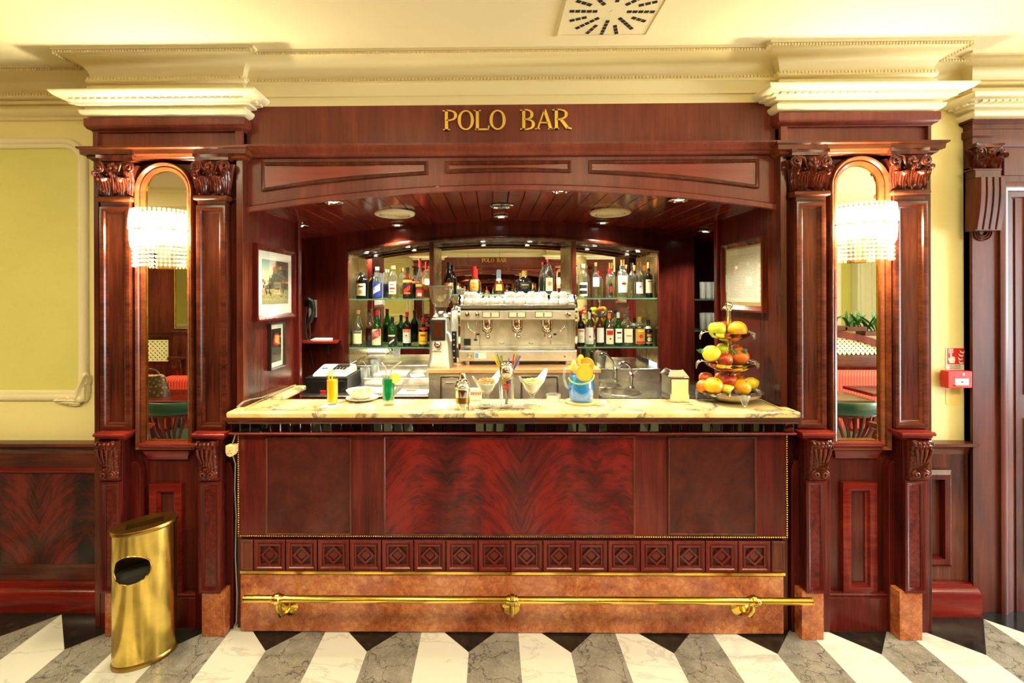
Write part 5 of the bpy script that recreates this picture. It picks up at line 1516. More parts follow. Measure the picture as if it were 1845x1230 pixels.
# jug
p = on_top(1047, 725); 
g0 = thing('jug_plate', 'round tan wooden board under the blue jug', 'board', (p.x, p.y, ZT))
lathe_part('disc', [(.0001, 0), (.076, 0), (.080, .003), (.080, .008), (.076, .010), (.0001, .010)], (p.x, p.y, ZT), plain('tan_board', srgb(214,170,100), .4), g0, 36)
zb = ZT+.010; R = .066
g = thing('blue_jug', 'glass jug of bright blue drink with orange slices on its rim', 'jug', (p.x, p.y, zb))
jp = [(.0001, 0), (R*.86, 0), (R*.90, .006), (R*1.0, .05), (R*1.0, .085), (R*.88, .125), (R*.76, .155), (R*.80, .185), (R*.84, .192)]
lathe_part('glass', shell(jp, .003), (p.x, p.y, zb), GLASS, g, 36)
lathe_part('blue_drink', [(.0001, .008), (R*.84, .008), (R*.94, .05), (R*.94, .085), (R*.83, .122), (.0001, .124)], (p.x, p.y, zb), BLUE_J, g, 32)
b = MB().tube([(p.x-R*.78, p.y-.01, zb+.175), (p.x-R*1.25, p.y-.015, zb+.165), (p.x-R*1.36, p.y-.015, zb+.12), (p.x-R*1.15, p.y-.01, zb+.075), (p.x-R*.98, p.y, zb+.065)], .007, 10); b.obj('handle', GLASSF, g, smooth=70)
b = MB().tube([(p.x+R*.84*cos(a), p.y+R*.84*sin(a), zb+.192) for a in [2*pi*i/32 for i in range(33)]], .0028, 6); b.obj('rim', GLASSF, g, smooth=70)
slice_(g, (p.x+.006, p.y-R*.85, zb+.150), .042, F_ORANGE, .1, 'orange_slice')
slice_(g, (p.x+.026, p.y-R*.35, zb+.185), .036, F_ORANGE, -.5, 'orange_slice')
slice_(g, (p.x-.034, p.y-R*.45, zb+.180), .030, F_LEMON, .6, 'lemon_slice')
b = MB().tube([(p.x-R*.96*cos(a), p.y-R*.96*sin(a)-.003, zb+.115-.02*sin(a*1.3)) for a in [pi*i/16 for i in range(17)]], .004, 6); b.obj('green_peel', plain('lime_peel', srgb(150,190,60), .4), g)
slice_(g, (p.x-.004, p.y-R*.2, zb+.205), .030, F_ORANGE, .9, 'orange_slice')
# napkin dispenser
p = on_top(1225, 722); Y0 = p.y-.03
g = thing('napkin_dispenser', 'chrome napkin dispenser with a cream front, left of the fruit stand', 'dispenser', (p.x, p.y+.05, ZT))
z1 = WZ(680, Y0, 1225); x0, x1 = WX(1208, Y0, 700), WX(1242, Y0, 700)
b = MB().box(x0+.002, x1-.002, Y0+.004, Y0+.13, ZT+.001, z1-.003); b.obj('case', CHROME, g, bevel=.003)
b = MB().box(x0, x1, Y0, Y0+.005, ZT, z1); b.obj('front_plate', SILVER, g, bevel=.002)
b = MB().box(x0+.006, x1-.006, Y0-.002, Y0+.001, ZT+.010, z1-.010); b.obj('napkins', plain('cream_napkin', srgb(244,226,170), .7), g, smooth=0)
zt2 = WZ(664, Y0+.07, 1240)
b = MB().add([(x0-.004, Y0+.01, z1), (x1+.006, Y0+.01, z1), (x1+.006, Y0+.14, z1), (x0-.004, Y0+.14, z1), (x0+.014, Y0+.04, zt2), (x1-.012, Y0+.04, zt2), (x1-.012, Y0+.11, zt2), (x0+.014, Y0+.11, zt2)], [(0,1,5,4), (1,2,6,5), (2,3,7,6), (3,0,4,7), (4,5,6,7), (0,3,2,1)]); b.obj('lid', CHROME, g, bevel=.003)

# ---------------------------------------------------------------- tiered fruit stand
PEWTER = plain('warm_silver', srgb(214,204,172), .14, 1)
p = on_top(1314, 722); fs_ = thing('fruit_stand', 'three-tier silver fruit stand with leafy rims at the right end of the bar', 'fruit stand', (p.x, p.y, ZT))
Yc = p.y; zp = lambda py: WZ(py, Yc, 1314); xp = lambda px: WX(px, Yc, 650)
tiers = [(zp(703), pxm(54, Yc), .055), (zp(652), pxm(43, Yc), .050), (zp(599), pxm(36, Yc), .044)]
for i, (zr_, r, dep) in enumerate(tiers):
    zb = zr_-dep if i else ZT+.002
    dep = zr_-zb
    lathe_part('tier_bowl', [(.0001, zb), (r*.35, zb), (r*.7, zb+dep*.35), (r*.93, zb+dep*.75), (r, zr_), (r*1.02, zr_+.001), (r*.98, zr_), (r*.9, zb+dep*.8), (r*.66, zb+dep*.42), (r*.3, zb+.006), (.0001, zb+.006)], (p.x, p.y, 0), SILVER, fs_, 40)
    for k, a in enumerate([(-1.62, ), (.12, ), (3.0, ), (1.6, )][0 if i == 0 else 1:]):
        a = a[0]; b = MB()
        def lf(u, v, a=a, r=r, zr_=zr_):
            u = u*2-1; w_ = .034*(1 if i == 0 else .7)*(1-v**1.5)+.004
            rr = r*.93+.045*sin(v*pi*.55)*(1 if i else .35); zz_ = zr_+.004+.010*sin(v*pi*.9)-(.055 if i == 0 else .040)*v*v
            t = u*w_/r
            return (p.x+rr*cos(a+t), p.y+rr*sin(a+t), zz_+.002*cos(u*5)-.003*abs(u))
        b.grid(lf, 8, 10); b.obj('leaf_handle', SILVER if i else GLASSF, fs_, smooth=70, solid=.0025)
b = MB().lathe([(.0115, ZT+.01), (.0115, zp(562)), (.014, zp(560)), (.014, zp(558)), (.009, zp(556)), (.018, zp(552)), (.019, zp(549)), (.013, zp(545)), (.0001, zp(543.5))], (p.x, p.y, 0), 20, cap=False); b.obj('post', PEWTER, fs_, smooth=45)
for i in (0, 1): lathe_part('post_collar', [(.009, tiers[i+1][0]-tiers[i+1][2]-.012), (.02, tiers[i+1][0]-tiers[i+1][2]-.002), (.02, tiers[i+1][0]-tiers[i+1][2]+.008)], (p.x, p.y, 0), SILVER, fs_, 20)
def fruit(name, kind, px, py, dpx, dy, mat, label, sz=1.0, parts=None):
    Y = Yc+dy; c = W(px, py, Y); r = pxm(dpx/2, Y)
    t = thing(name, label, kind, (c.x, c.y, c.z-r*sz), 'fruit on the tiered stand')
    if kind == 'apple': prof = [(.0001, -.86), (.3, -.93), (.62, -.78), (.88, -.35), (.98, .1), (.92, .5), (.68, .84), (.35, .93), (.14, .82), (.0001, .70)]
    elif kind == 'lemon': prof = [(.0001, -1.0), (.12, -.95), (.3, -.80), (.62, -.45), (.74, 0), (.62, .45), (.3, .80), (.1, .96), (.0001, 1.0)]
    elif kind == 'pear': prof = [(.0001, -1), (.5, -.92), (.78, -.5), (.78, -.1), (.55, .4), (.36, .8), (.2, 1.05), (.0001, 1.1)]
    else: prof = [(max(.0001, sin(pi*i/12)), -cos(pi*i/12)*(.97 if i != 12 else .9)) for i in range(13)]
    b = MB(); b.lathe([(a*r, h*r*sz) for a, h in prof], (0,0,0), 24, cap=False)
    M = Matrix.Translation(c)
    if kind in ('lemon', 'pear'): M = M @ Matrix.Rotation(radians(75), 4, 'Y')
    elif kind == 'apple': M = M @ Matrix.Rotation(radians(random.uniform(-14, 14)), 4, 'Y')
    b.xform(M); o = b.obj('flesh', mat, t, smooth=80)
    b = MB()
    if kind == 'apple': b.tube([M @ Vector((0, 0, r*.7)), M @ Vector((.003, 0, r*1.12))], .0016, 6)
    elif kind == 'pear': b.tube([M @ Vector((0, 0, r*1.05)), M @ Vector((.004, 0, r*1.4))], .0018, 6)
    elif kind == 'lemon': b.ball(M @ Vector((0, 0, r*.99)), .0035, 6, 4)
    else: b.ball(c+Vector((r*.15, -r*.62, r*.76)), .0035, 6, 4)
    b.obj('stem', plain('stem_brown', srgb(92,80,40), .7) if bpy.data.materials.get('stem_brown') is None else bpy.data.materials['stem_brown'], t)
    for (ax, az, L, an) in (parts or []):
        b = MB(); A = W(ax, az, Y-.03)
        def lfn(u, v):
            u = u*2-1; w_ = .012*sin(pi*min(v*.95+.04, 1))
            return (A.x+L*v*cos(an)-u*w_*sin(an), A.y-.01*sin(pi*v), A.z+L*v*sin(an)+u*w_*cos(an)-.004*abs(u))
        b.grid(lfn, 6, 8); b.obj('leaf', LEAF, t, smooth=70, solid=.0008)
    return t
random.seed(11)
fruit('apple', 'apple', 1292, 595, 30, -.01, F_GAPPLE, 'yellow-green apple at the left of the top tier')
fruit('orange', 'orange', 1328, 594, 33, -.01, F_ORANGE, 'large orange at the right of the top tier')
fruit('apple', 'apple', 1305, 591, 26, .045, F_RAPPLE, 'reddish apple half hidden behind the post on the top tier')
fruit('orange', 'orange', 1282, 637, 31, -.02, F_LEMON, 'yellow orange with a leaf at the left of the middle tier', 1, [(1268, 631, .035, pi-.1)])
fruit('apple', 'apple', 1304, 632, 28, .03, F_GAPPLE, 'green apple at the back of the middle tier')
fruit('tangerine', 'tangerine', 1333, 643, 31, -.02, F_PEACH, 'orange tangerine with green leaves at the right of the middle tier', .92, [(1328, 635, .032, pi-.5), (1336, 632, .03, .3)])
fruit('apple', 'apple', 1306, 649, 27, -.04, F_RAPPLE, 'small red apple at the front of the middle tier')
fruit('tangerine', 'tangerine', 1327, 632, 24, .04, F_PEACH, 'small tangerine at the back of the middle tier')
fruit('apple', 'apple', 1272, 683, 25, .03, F_RAPPLE, 'dark red apple at the left edge of the bottom tier')
fruit('tangerine', 'tangerine', 1268, 696, 25, -.01, F_PEACH, 'tangerine at the far left of the bottom tier')
fruit('orange', 'orange', 1286, 695, 32, -.05, F_ORANGE, 'bright orange at the front left of the bottom tier')
fruit('apple', 'apple', 1314, 689, 29, -.02, F_RAPPLE, 'red and yellow apple in the middle of the bottom tier')
fruit('tangerine', 'tangerine', 1299, 681, 22, .05, F_PEACH, 'tangerine behind the apple on the bottom tier')
fruit('pear', 'pear', 1311, 700, 21, -.075, F_PEAR, 'small yellow pear lying at the front of the bottom tier')
fruit('orange', 'orange', 1337, 697, 30, -.05, F_ORANGE, 'pale orange at the front right of the bottom tier')
fruit('lemon', 'lemon', 1353, 691, 31, .0, F_LEMON, 'yellow lemon at the right edge of the bottom tier')
fruit('tangerine', 'tangerine', 1331, 683, 22, .055, F_PEACH, 'tangerine at the back right of the bottom tier')
# ---------------------------------------------------------------- wall pictures in the recess
def side_frame(name, label, cat, sx, px, py, art, fw, mat, depth=.028, mw=.035, matm=None):
    """a framed sheet on a side wall; px = (near, far) picture x, py = (top, bottom) at the near edge"""
    wx = xs0 if sx < 0 else xs1
    s = -sx
    # depth along the wall for a picture x: X is known
    def yat(p):
        lo_, hi_ = 1.5, 4.0
        for _ in range(50):
            m_ = (lo_+hi_)/2; x = W(p, 530, m_).x
            if (x < wx) == (sx < 0): hi_ = m_
            else: lo_ = m_
        return m_
    y0, y1 = sorted((yat(px[0]), yat(px[1])))
    near = px[0] if abs(px[0]-VPX) > abs(px[1]-VPX) else px[1]
    z1, z0 = WZ(py[0], y0, near), WZ(py[1], y0, near)
    t = thing(name, label, cat, (wx, (y0+y1)/2, z0))
    def put(b, nm, m, parent=t, **kw):                 # built in (along, height, out) then turned onto the wall
        b.v = [(wx+s*v[1], v[0], v[2]) for v in b.v]; return b.obj(nm, m, parent, **kw)
    b = MB(); b.sweep(rect(y0, z0, y1, z1), [(0, 0), (0, depth), (-fw*.3, depth*1.05), (-fw*.8, depth*.7), (-fw, depth*.55), (-fw, 0)], 'xz', 0, closed=True)
    b.v = [(v[0], -v[1], v[2]) for v in b.v]; put(b, 'frame', mat, smooth=35)
    b = MB().box(y0+fw*.9, y1-fw*.9, .004, depth*.4, z0+fw*.9, z1-fw*.9); put(b, 'mount', matm or MATB, smooth=0)
    g = fw+mw
    b = MB().box(y0+g, y1-g, depth*.4, depth*.4+.001, z0+g*1.15, z1-g); a = put(b, 'print', art, smooth=0)
    b = MB().box(y0+fw*.9, y1-fw*.9, depth*.5, depth*.5+.001, z0+fw*.9, z1-fw*.9); put(b, 'glazing', GLAZE, smooth=0)
    return t, (y0+g, y1-g, z0+g, z1-g, wx+s*(depth*.4+.0012), s)
GLAZE = glassy('picture_glazing', (1,1,1,1), .8)
def art_scene():
    n = NT('riding_print'); tc = n.new('TexCoord').outputs['Generated']
    sp = n.new('SeparateXYZ', {0: tc}); y, z = sp.outputs[1], sp.outputs[2]
    nz = n.noise(tc, 7, 5, .7).outputs[0]; n2 = n.noise(tc, 22, 4, .7).outputs[0]
    sky = n.ramp(z, [(.6, srgb(206,204,160)), (1, srgb(130,170,170))])
    ground = n.ramp(n2, [(.35, srgb(120,110,64)), (.65, srgb(186,176,120))])
    trees = n.ramp(n2, [(.35, srgb(34,40,26)), (.6, srgb(84,88,62)), (.7, srgb(120,116,90))])
    hz = n.math('GREATER_THAN', n.math('ADD', z, n.math('MULTIPLY', nz, .12)), .40)
    tr = n.math('GREATER_THAN', n.math('ADD', n.math('MULTIPLY', y, 1.1), n.math('MULTIPLY', nz, .7)), n.math('ADD', n.math('MULTIPLY', z, .72), .22))
    c = n.mix(hz, ground, n.mix(tr, sky, trees))
    fig = n.new('TexVoronoi', {'Vector': n.new('Mapping', {'Vector': tc, 'Scale': (1, 12, 7)}).outputs[0], 'Scale': 1.0})
    band = n.math('MULTIPLY', n.math('GREATER_THAN', z, .16), n.math('LESS_THAN', z, .56))
    fg = n.math('MULTIPLY', n.math('LESS_THAN', fig.outputs[0], .34), band)
    fc = n.ramp(n.new('SeparateColor', {0: fig.outputs[1]}).outputs[0], [(.2, srgb(40,30,22)), (.4, srgb(190,40,30)), (.6, srgb(200,170,110)), (.8, srgb(70,56,40))])
    return n.done(n.bsdf(n.mix(fg, c, fc), .5))
def art_poster():
    n = NT('dark_poster'); tc = n.new('TexCoord').outputs['Generated']
    sp = n.new('SeparateXYZ', {0: tc}); y, z = sp.outputs[1], sp.outputs[2]
    d = n.math('SQRT', n.math('ADD', n.math('POWER', n.math('SUBTRACT', y, .55), 2.0), n.math('POWER', n.math('MULTIPLY', n.math('SUBTRACT', z, .66), 1.9), 2.0)))
    nz = n.noise(tc, 6, 4, .6).outputs[0]
    f = n.math('ADD', d, n.math('MULTIPLY', n.math('SUBTRACT', nz, .5), .35))
    c = n.ramp(f, [(.10, srgb(240,190,70)), (.22, srgb(206,120,40)), (.30, srgb(190,24,34)), (.42, srgb(26,14,12))])
    return n.done(n.bsdf(c, .4))
def art_menu():
    n = NT('printed_price_list'); tc = n.new('TexCoord').outputs['Generated']
    sp = n.new('SeparateXYZ', {0: tc}); y, z = sp.outputs[1], sp.outputs[2]
    row = n.math('GREATER_THAN', n.math('FRACT', n.math('MULTIPLY', z, 34.0)), .55)
    nz = n.noise(n.new('Mapping', {'Vector': tc, 'Scale': (1, 60, 34)}).outputs[0], 1.0, 2).outputs[0]
    ink = n.math('MULTIPLY', row, n.math('GREATER_THAN', nz, .5))
    ink = n.math('MULTIPLY', ink, n.math('MULTIPLY', n.math('GREATER_THAN', y, .1), n.math('LESS_THAN', y, .9)))
    ink = n.math('MULTIPLY', ink, n.math('MULTIPLY', n.math('GREATER_THAN', z, .06), n.math('LESS_THAN', z, .9)))
    return n.done(n.bsdf(n.mix(n.math('MULTIPLY', ink, .55), srgb(226,224,204), srgb(110,104,96)), .5))
side_frame('framed_print', 'large framed colour print of riders and hounds under trees, on the left recess wall', 'picture', -1, (455, 526), (437, 580), art_scene(), .032, WOODRV, .026, .045)
side_frame('framed_poster', 'small framed dark poster with a red and gold motif, below the large print', 'picture', -1, (481, 508), (583, 668), art_poster(), .011, plain('black_frame', srgb(40,26,18), .3), .022, .022)
side_frame('framed_menu', 'framed price list under glass on the right recess wall above the fruit', 'picture', 1, (1383, 1306), (424, 564), art_menu(), .034, CARVE, .026, .012, plain('menu_mount', srgb(190,160,90), .5))

# ---------------------------------------------------------------- telephone corner
yb = YB
ph = thing('wall_telephone', 'black wall telephone handset with hanging curly cord in the left corner', 'telephone', W(558, 575, yb))
b = MB().pbox(556, 540, 570, 572, yb-.02, yb); b.obj('cradle', GREYPL, ph, bevel=.004)
q = [W(551, 541, yb-.055), W(553, 546, yb-.06), W(560, 552, yb-.05), W(563, 560, yb-.045), W(562, 568, yb-.05), W(556, 576, yb-.06), W(553, 580, yb-.058)]
b = MB().tube([W(550, 539, yb-.04), W(556, 538, yb-.055), W(562, 543, yb-.05), W(565, 554, yb-.042), W(564, 566, yb-.045), W(560, 576, yb-.055), W(556, 582, yb-.05)], [.016, .022, .018, .014, .014, .02, .015], 12); b.obj('handset', BLACKP, ph, smooth=70)
pts = [W(553, 552, yb-.05), W(550.5, 575, yb-.04), W(551, 596, yb-.04), W(553, 611, yb-.05), W(557, 614, yb-.055), W(559, 604, yb-.05), W(558, 590, yb-.05), W(557, 582, yb-.05)]
fine = []
for a_, c_ in zip(pts, pts[1:]): fine += [a_.lerp(c_, i/10) for i in range(10)]
b = MB().tube(fine, .0065, 8); b.obj('coiled_cord', BLACKR, ph, smooth=70)
b = MB().tube([W(556, 618, yb-.02), W(559, 632, yb-.012), W(562, 645, yb-.012), W(563, 656, yb-.02)], .0028, 6); b.obj('line_cord', BLACKR, ph)
t = thing('corner_shelf', 'small mahogany shelf below the wall telephone', 'shelf', W(578, 616, yb))
zsf = WZ(613, yb-.1, 578)
b = MB().prism_z([(WX(544, yb), yb), (WX(544, yb-.17), yb-.17), (WX(607, yb-.17), yb-.17), (WX(613, yb), yb)], zsf-.016, zsf); b.obj('board', WOODRED, t, bevel=.002)
b = MB().pbox(587, 622, 593, 638, yb-.02, yb); b.obj('bracket', BLACKP, t, bevel=.002)
c = WF(578, 612, zsf)
b = MB()
for k in range(3): b.prism_z([(c.x-.07+.01*k, c.y-.02), (c.x+.07-.02*k, c.y-.03+.01*k), (c.x+.08, c.y+.03), (c.x-.05, c.y+.04)], zsf+.001+k*.004, zsf+.004+k*.004)
tag(b.obj('note_paper', PAPER, origin=(c.x, c.y, zsf), smooth=0), 'folded white note paper lying on the telephone shelf', 'paper')

# ---------------------------------------------------------------- cash register
Yr = 3.06; rx0, rx1 = WX(549, Yr, 690), WX(626, Yr, 690); zr0 = 1.0006; zr1 = WZ(680, Yr, 590)
t = thing('money_till', 'wide black cash drawer on the steel worktop under the register', 'till', ((rx0+rx1)/2, Yr+.15, zr0))
b = MB().box(rx0, rx1, Yr, Yr+.34, zr0, zr1); b.obj('case', BLACKP, t, bevel=.004)
b = MB().box(rx0+.012, rx1-.012, Yr-.004, Yr, zr0+.014, zr1-.022); b.obj('drawer_face', plain('black_enamel', srgb(28,27,26), .25), t, bevel=.003)
b = MB().lathe([(.008, 0), (.008, .004), (.0001, .005)], ((rx0+rx1)/2+.05, Yr-.004, zr1-.04), 14, axis='y'); b.obj('lock', CHROME, t)
t = thing('cash_register', 'small white cash register with a dark keypad on the black drawer', 'cash register', ((rx0+rx1)/2, Yr+.12, zr1))
X0, X1 = WX(564, Yr+.02, 675), WX(624, Yr+.02, 675); zA, zB = zr1+.012, WZ(657, Yr+.2, 592)
prof = [(Yr+.01, zr1+.001), (Yr+.005, zA), (Yr+.03, zA+.012), (Yr+.20, zB), (Yr+.24, zB), (Yr+.27, zB-.03), (Yr+.27, zr1+.001)]
b = MB(); n = len(prof)
b.add([(X0, y, z) for y, z in prof]+[(X1, y, z) for y, z in prof], [tuple(range(n)), tuple(range(2*n-1, n-1, -1))]+[(i, (i+1) % n, (i+1) % n+n, i+n) for i in range(n)])
b.obj('body', WHITEPL, t, bevel=.008, seg=3)
def onslope(u0, u1, v0, v1, h=.002):
    y0, y1 = Yr+.03+.17*v0, Yr+.03+.17*v1; z0, z1 = zA+.012+(zB-zA-.012)*v0, zA+.012+(zB-zA-.012)*v1
    x0, x1 = X0+(X1-X0)*u0, X0+(X1-X0)*u1
    lo_ = [(x0, y0, z0-.004), (x1, y0, z0-.004), (x1, y1, z1-.004), (x0, y1, z1-.004)]
    hi_ = [(x, y-h*.4, z+h+.004) for x, y, z in lo_]
    return MB().add(lo_+hi_, [(4,5,6,7), (0,1,5,4), (1,2,6,5), (2,3,7,6), (3,0,4,7)])
onslope(.45, .92, .12, .86, .002).obj('keypad', GREYPL, t, smooth=0)
onslope(.10, .28, .52, .62, .002).obj('paper_slot', INK, t, smooth=0)
onslope(.50, .90, .70, .98, .006).obj('display', BLACKP, t, smooth=0)
onslope(.60, .78, .18, .34, .005).obj('cash_key', WHITES, t, smooth=0)
for r in range(3):
    for k in range(4): onslope(.48+k*.1, .55+k*.1, .40+r*.09, .46+r*.09, .005).obj('key', BLACKP, t, smooth=0)
q = WF(588, 705, 1.0)
kt = thing('key_tag', 'red key tag on a small ring in front of the cash drawer', 'key', (q.x, q.y, 1.0))
b = MB().tube([(q.x-.02+.012*cos(a), q.y-.03, 1.02+.012*sin(a)) for a in [2*pi*i/14 for i in range(15)]], .0016, 5); b.obj('ring', CHROME, kt)
b = MB().box(q.x-.03, q.x+.01, q.y-.035, q.y-.028, 1.0, 1.014); b.obj('tag', REDP, kt, bevel=.003)

# papers, small glasses by the register
def sheet(px, py, z, w, d, rot, mat, label, nm='paper_sheet', cat='paper', h=.003):
    c = WF(px, py, z); b = MB().box(-w/2, w/2, -d/2, d/2, .0008, h)
    b.xform(Matrix.Translation((c.x, c.y, z)) @ Matrix.Rotation(rot, 4, 'Z')); return tag(b.obj(nm, mat, origin=(c.x, c.y, z), smooth=0), label, cat)
sheet(676, 703, 1.0, .26, .17, .1, PAPER, 'white sheet of paper on the steel worktop beside the cash drawer')
sheet(746, 706, 1.0, .20, .15, -.05, PAPER, 'white leaflet with a colour photo on the steel worktop, beside the coffee station')
c = WF(742, 704, 1.0); b = MB().box(c.x-.04, c.x+.03, c.y-.03, c.y+.02, 1.003, 1.0045); tag(b.obj('photo_print', plain('food_photo', srgb(170,80,40), .5), origin=(c.x, c.y, 1.003), smooth=0), 'small brown photo lying on the leaflet near the coffee station', 'photo')
sheet(706, 674, 1.055, .24, .15, .0, PAPER, 'white paper pile on the raised steel step under the bottle shelf', h=.010)
sheet(752, 676, 1.055, .10, .13, .25, PAPER, 'white leaflet on the raised steel step, beside the grinder')
def small_glass(px, py, z, r, h, label, nm='water_glass'):
    c = WF(px, py, z); z += .0006; t = thing(nm, label, 'glass', (c.x, c.y, z), 'glasses by the register')
    lathe_part('glass', shell([(.0001, 0), (r*.74, 0), (r*.8, .006), (r, h)], .002), (c.x, c.y, z), GLASSF, t, 20)
small_glass(658, 693, 1.0, .036, .125, 'clear tumbler standing beside the cash drawer')
small_glass(676, 676, 1.055, .036, .115, 'clear tumbler with a spoon on the raised step')
c = WF(676, 676, 1.055); b = MB().tube([(c.x-.015, c.y, 1.07), (c.x-.085, c.y-.03, 1.165)], .004, 8); tag(b.obj('bar_spoon', CHROME, origin=(c.x, c.y, 1.07)), 'long metal bar spoon leaning in the tumbler on the step', 'spoon')

# ---------------------------------------------------------------- espresso machine
Ye = 3.08; ex = lambda px: WX(px, Ye, 600); ez = lambda py: WZ(py, Ye, 932)
em = thing('espresso_machine', 'wide stainless three-group espresso machine stacked with cups', 'espresso machine', (ex(932), Ye+.2, ZCO))
xl, xr = ex(826), ex(1040)
Yb2 = YB-.05
b = MB().box(xl, xr, Ye, Yb2-.02, ez(651), ez(631)); b.obj('drip_base', STEELW, em, bevel=.008, seg=3)
b = MB().box(xl+.012, xr-.012, Ye+.16, Yb2-.03, ez(632), ez(574)); b.obj('back_body', STEELW, em, smooth=0)
b = MB().box(xl+.004, xr-.004, Ye-.004, Yb2-.02, ez(576), ez(559)); b.obj('control_band', STEELW, em, bevel=.004)
b = MB().box(xl+.01, xr-.01, Ye+.014, Yb2-.03, ez(559), ez(555)); b.obj('shadow_slot', BLACKP, em, smooth=0)
b = MB().box(xl+.004, xr-.004, Ye-.002, Yb2-.02, ez(555.5), ez(548.5)); b.obj('cup_tray', STEEL, em, bevel=.004)
for x0, x1 in ((xl-.004, xl+.016), (xr-.016, xr+.004)):               # side cheeks
    pts = [(Ye+.01, ez(632)), (Ye-.008, ez(600)), (Ye-.01, ez(560)), (Ye+.01, ez(545)), (Ye+.08, ez(530)), (Yb2-.03, ez(530)), (Yb2-.03, ez(632))]
    n = len(pts); b = MB().add([(x0, y, z) for y, z in pts]+[(x1, y, z) for y, z in pts], [tuple(range(n)), tuple(range(2*n-1, n-1, -1))]+[(i, (i+1) % n, (i+1) % n+n, i+n) for i in range(n)])
    b.obj('side_cheek', CHROME, em, bevel=.004)
for a0, a1 in ((834, 863), (864, 996), (998, 1030)):
    b = MB().box(ex(a0), ex(a1)-.002, Ye+.150, Ye+.161, ez(626), ez(577)); b.obj('splash_plate', STEELW, em, bevel=.002)
b = MB().box(xl+.01, xr-.01, Ye+.002, Ye+.16, ez(631)-.001, ez(630)); b.obj('drip_grid', STEEL, em, smooth=0)
for k in range(26):
    pass
for px in (842, 860, 1024):
    c = W(px, 565.5, Ye-.006); lathe_part('knob', [(.017, 0), (.018, .010), (.014, .022), (.0001, .024)], (c.x, c.y, c.z), CHROME, em, 20, axis='y')
for a0, a1 in ((869, 900), (916.5, 947), (964, 995)):
    b = MB().box(ex(a0), ex(a1), Ye-.008, Ye-.003, ez(571.5), ez(561)); d = b.obj('display_panel', BLACKP, em, bevel=.001)
    b = MB().box(ex(a0+1), ex(a1-1), Ye-.009, Ye-.0075, ez(570.7), ez(561.8)); b.obj('display_window', LAB_CREAM, d, smooth=0)
    m_ = (a0+a1)/2; b = MB().box(ex(m_-1.2), ex(m_+1.2), Ye-.012, Ye-.0088, ez(570), ez(563)); b.obj('display_key', GREYPL, d, smooth=0)
for px, hx in ((878, 879), (931.5, 934), (985, 990)):                   # brewing groups
    c = W(px, 576, Ye+.05); r = pxm(11, Ye)
    g_ = MB().lathe([(r*.96, c.z+.02), (r, c.z-.005), (r*1.0, c.z-.062), (r*.9, c.z-.075), (r*.6, c.z-.088), (.0001, c.z-.09)], (c.x, c.y, 0), 28, cap=False).obj('brew_group', CHROME, em, smooth=50)
    h0 = Vector((c.x, c.y-.02, c.z-.082)); h1 = W(hx, 607, Ye-.07)
    b = MB().tube([h0, h0.lerp(h1, .4)], .010, 10); b.obj('portafilter', CHROME, g_)
    b = MB().tube([h0.lerp(h1, .4), h0.lerp(h1, .75), h1], [.011, .013, .015], 12); b.ball(h1, .0165, 12, 8); b.obj('portafilter_handle', CHROME, g_, smooth=60)
    b = MB().tube([(c.x-.012, c.y, c.z-.088), (c.x-.014, c.y, c.z-.115)], .005, 8); b.tube([(c.x+.012, c.y, c.z-.088), (c.x+.014, c.y, c.z-.115)], .005, 8); b.obj('spout', CHROME, g_)
for pts, nm in (([(842, 579), (844, 592), (856, 600), (861, 602)], 'steam_wand'), ([(858, 577), (858, 600), (857, 612)], 'hot_water_pipe'), ([(1019, 578), (1018, 588), (1008, 598), (1000, 602)], 'steam_wand')):
    b = MB().tube([W(x, y, Ye+.03) for x, y in pts], .005, 8); o = b.obj(nm, CHROME, em, smooth=70)
    c = W(*pts[-1], Ye+.03); b = MB().ball(c, .009, 8, 6, 1.5, 1, .8); b.obj('rubber_grip', BLACKR, o)
b = MB().pbox(836, 610, 848, 622, Ye+.142, Ye+.15); b.obj('power_switch', BLACKP, em, bevel=.002)
for px in (904, 957):
    c = W(px, 617, Ye+.149); b = MB(); b.tube([(c.x-.018+.036*i/8, c.y-.003, c.z-.008*sin(pi*i/8)) for i in range(9)], .003, 6); b.obj('badge', CHROME, em)
c = W(846, 640.5, Ye-.001); b = MB().tube([(c.x+.014*cos(a), Ye-.002, c.z+.011*sin(a)) for a in [2*pi*i/24 for i in range(25)]], .0022, 6); b.obj('round_emblem', BRASSDK, em)
b = MB().pbox(855, 635, 876, 646, Ye-.0015, Ye); l_ = b.obj('maker_label', LAB_CREAM, em, smooth=0)
b = MB().pbox(856, 636, 862, 645, Ye-.0025, Ye-.0015); b.obj('label_mark', plain('label_blue', srgb(90,140,190), .5), l_, smooth=0)
c = W(1017.5, 642, Ye); b = MB().lathe([(.0001, 0), (.005, 0), (.005, .003), (.0001, .003)], c, 12, axis='y'); b.obj('drain_plug', INK, em)
for x in (xl+.06, xr-.06, (xl+xr)/2):
    for y in (Ye+.04, Yb2-.08): lathe_part('foot', [(.018, ZCO+.0005), (.018, ez(651)+.004)], (x, y, 0), STEEL, em, 16)
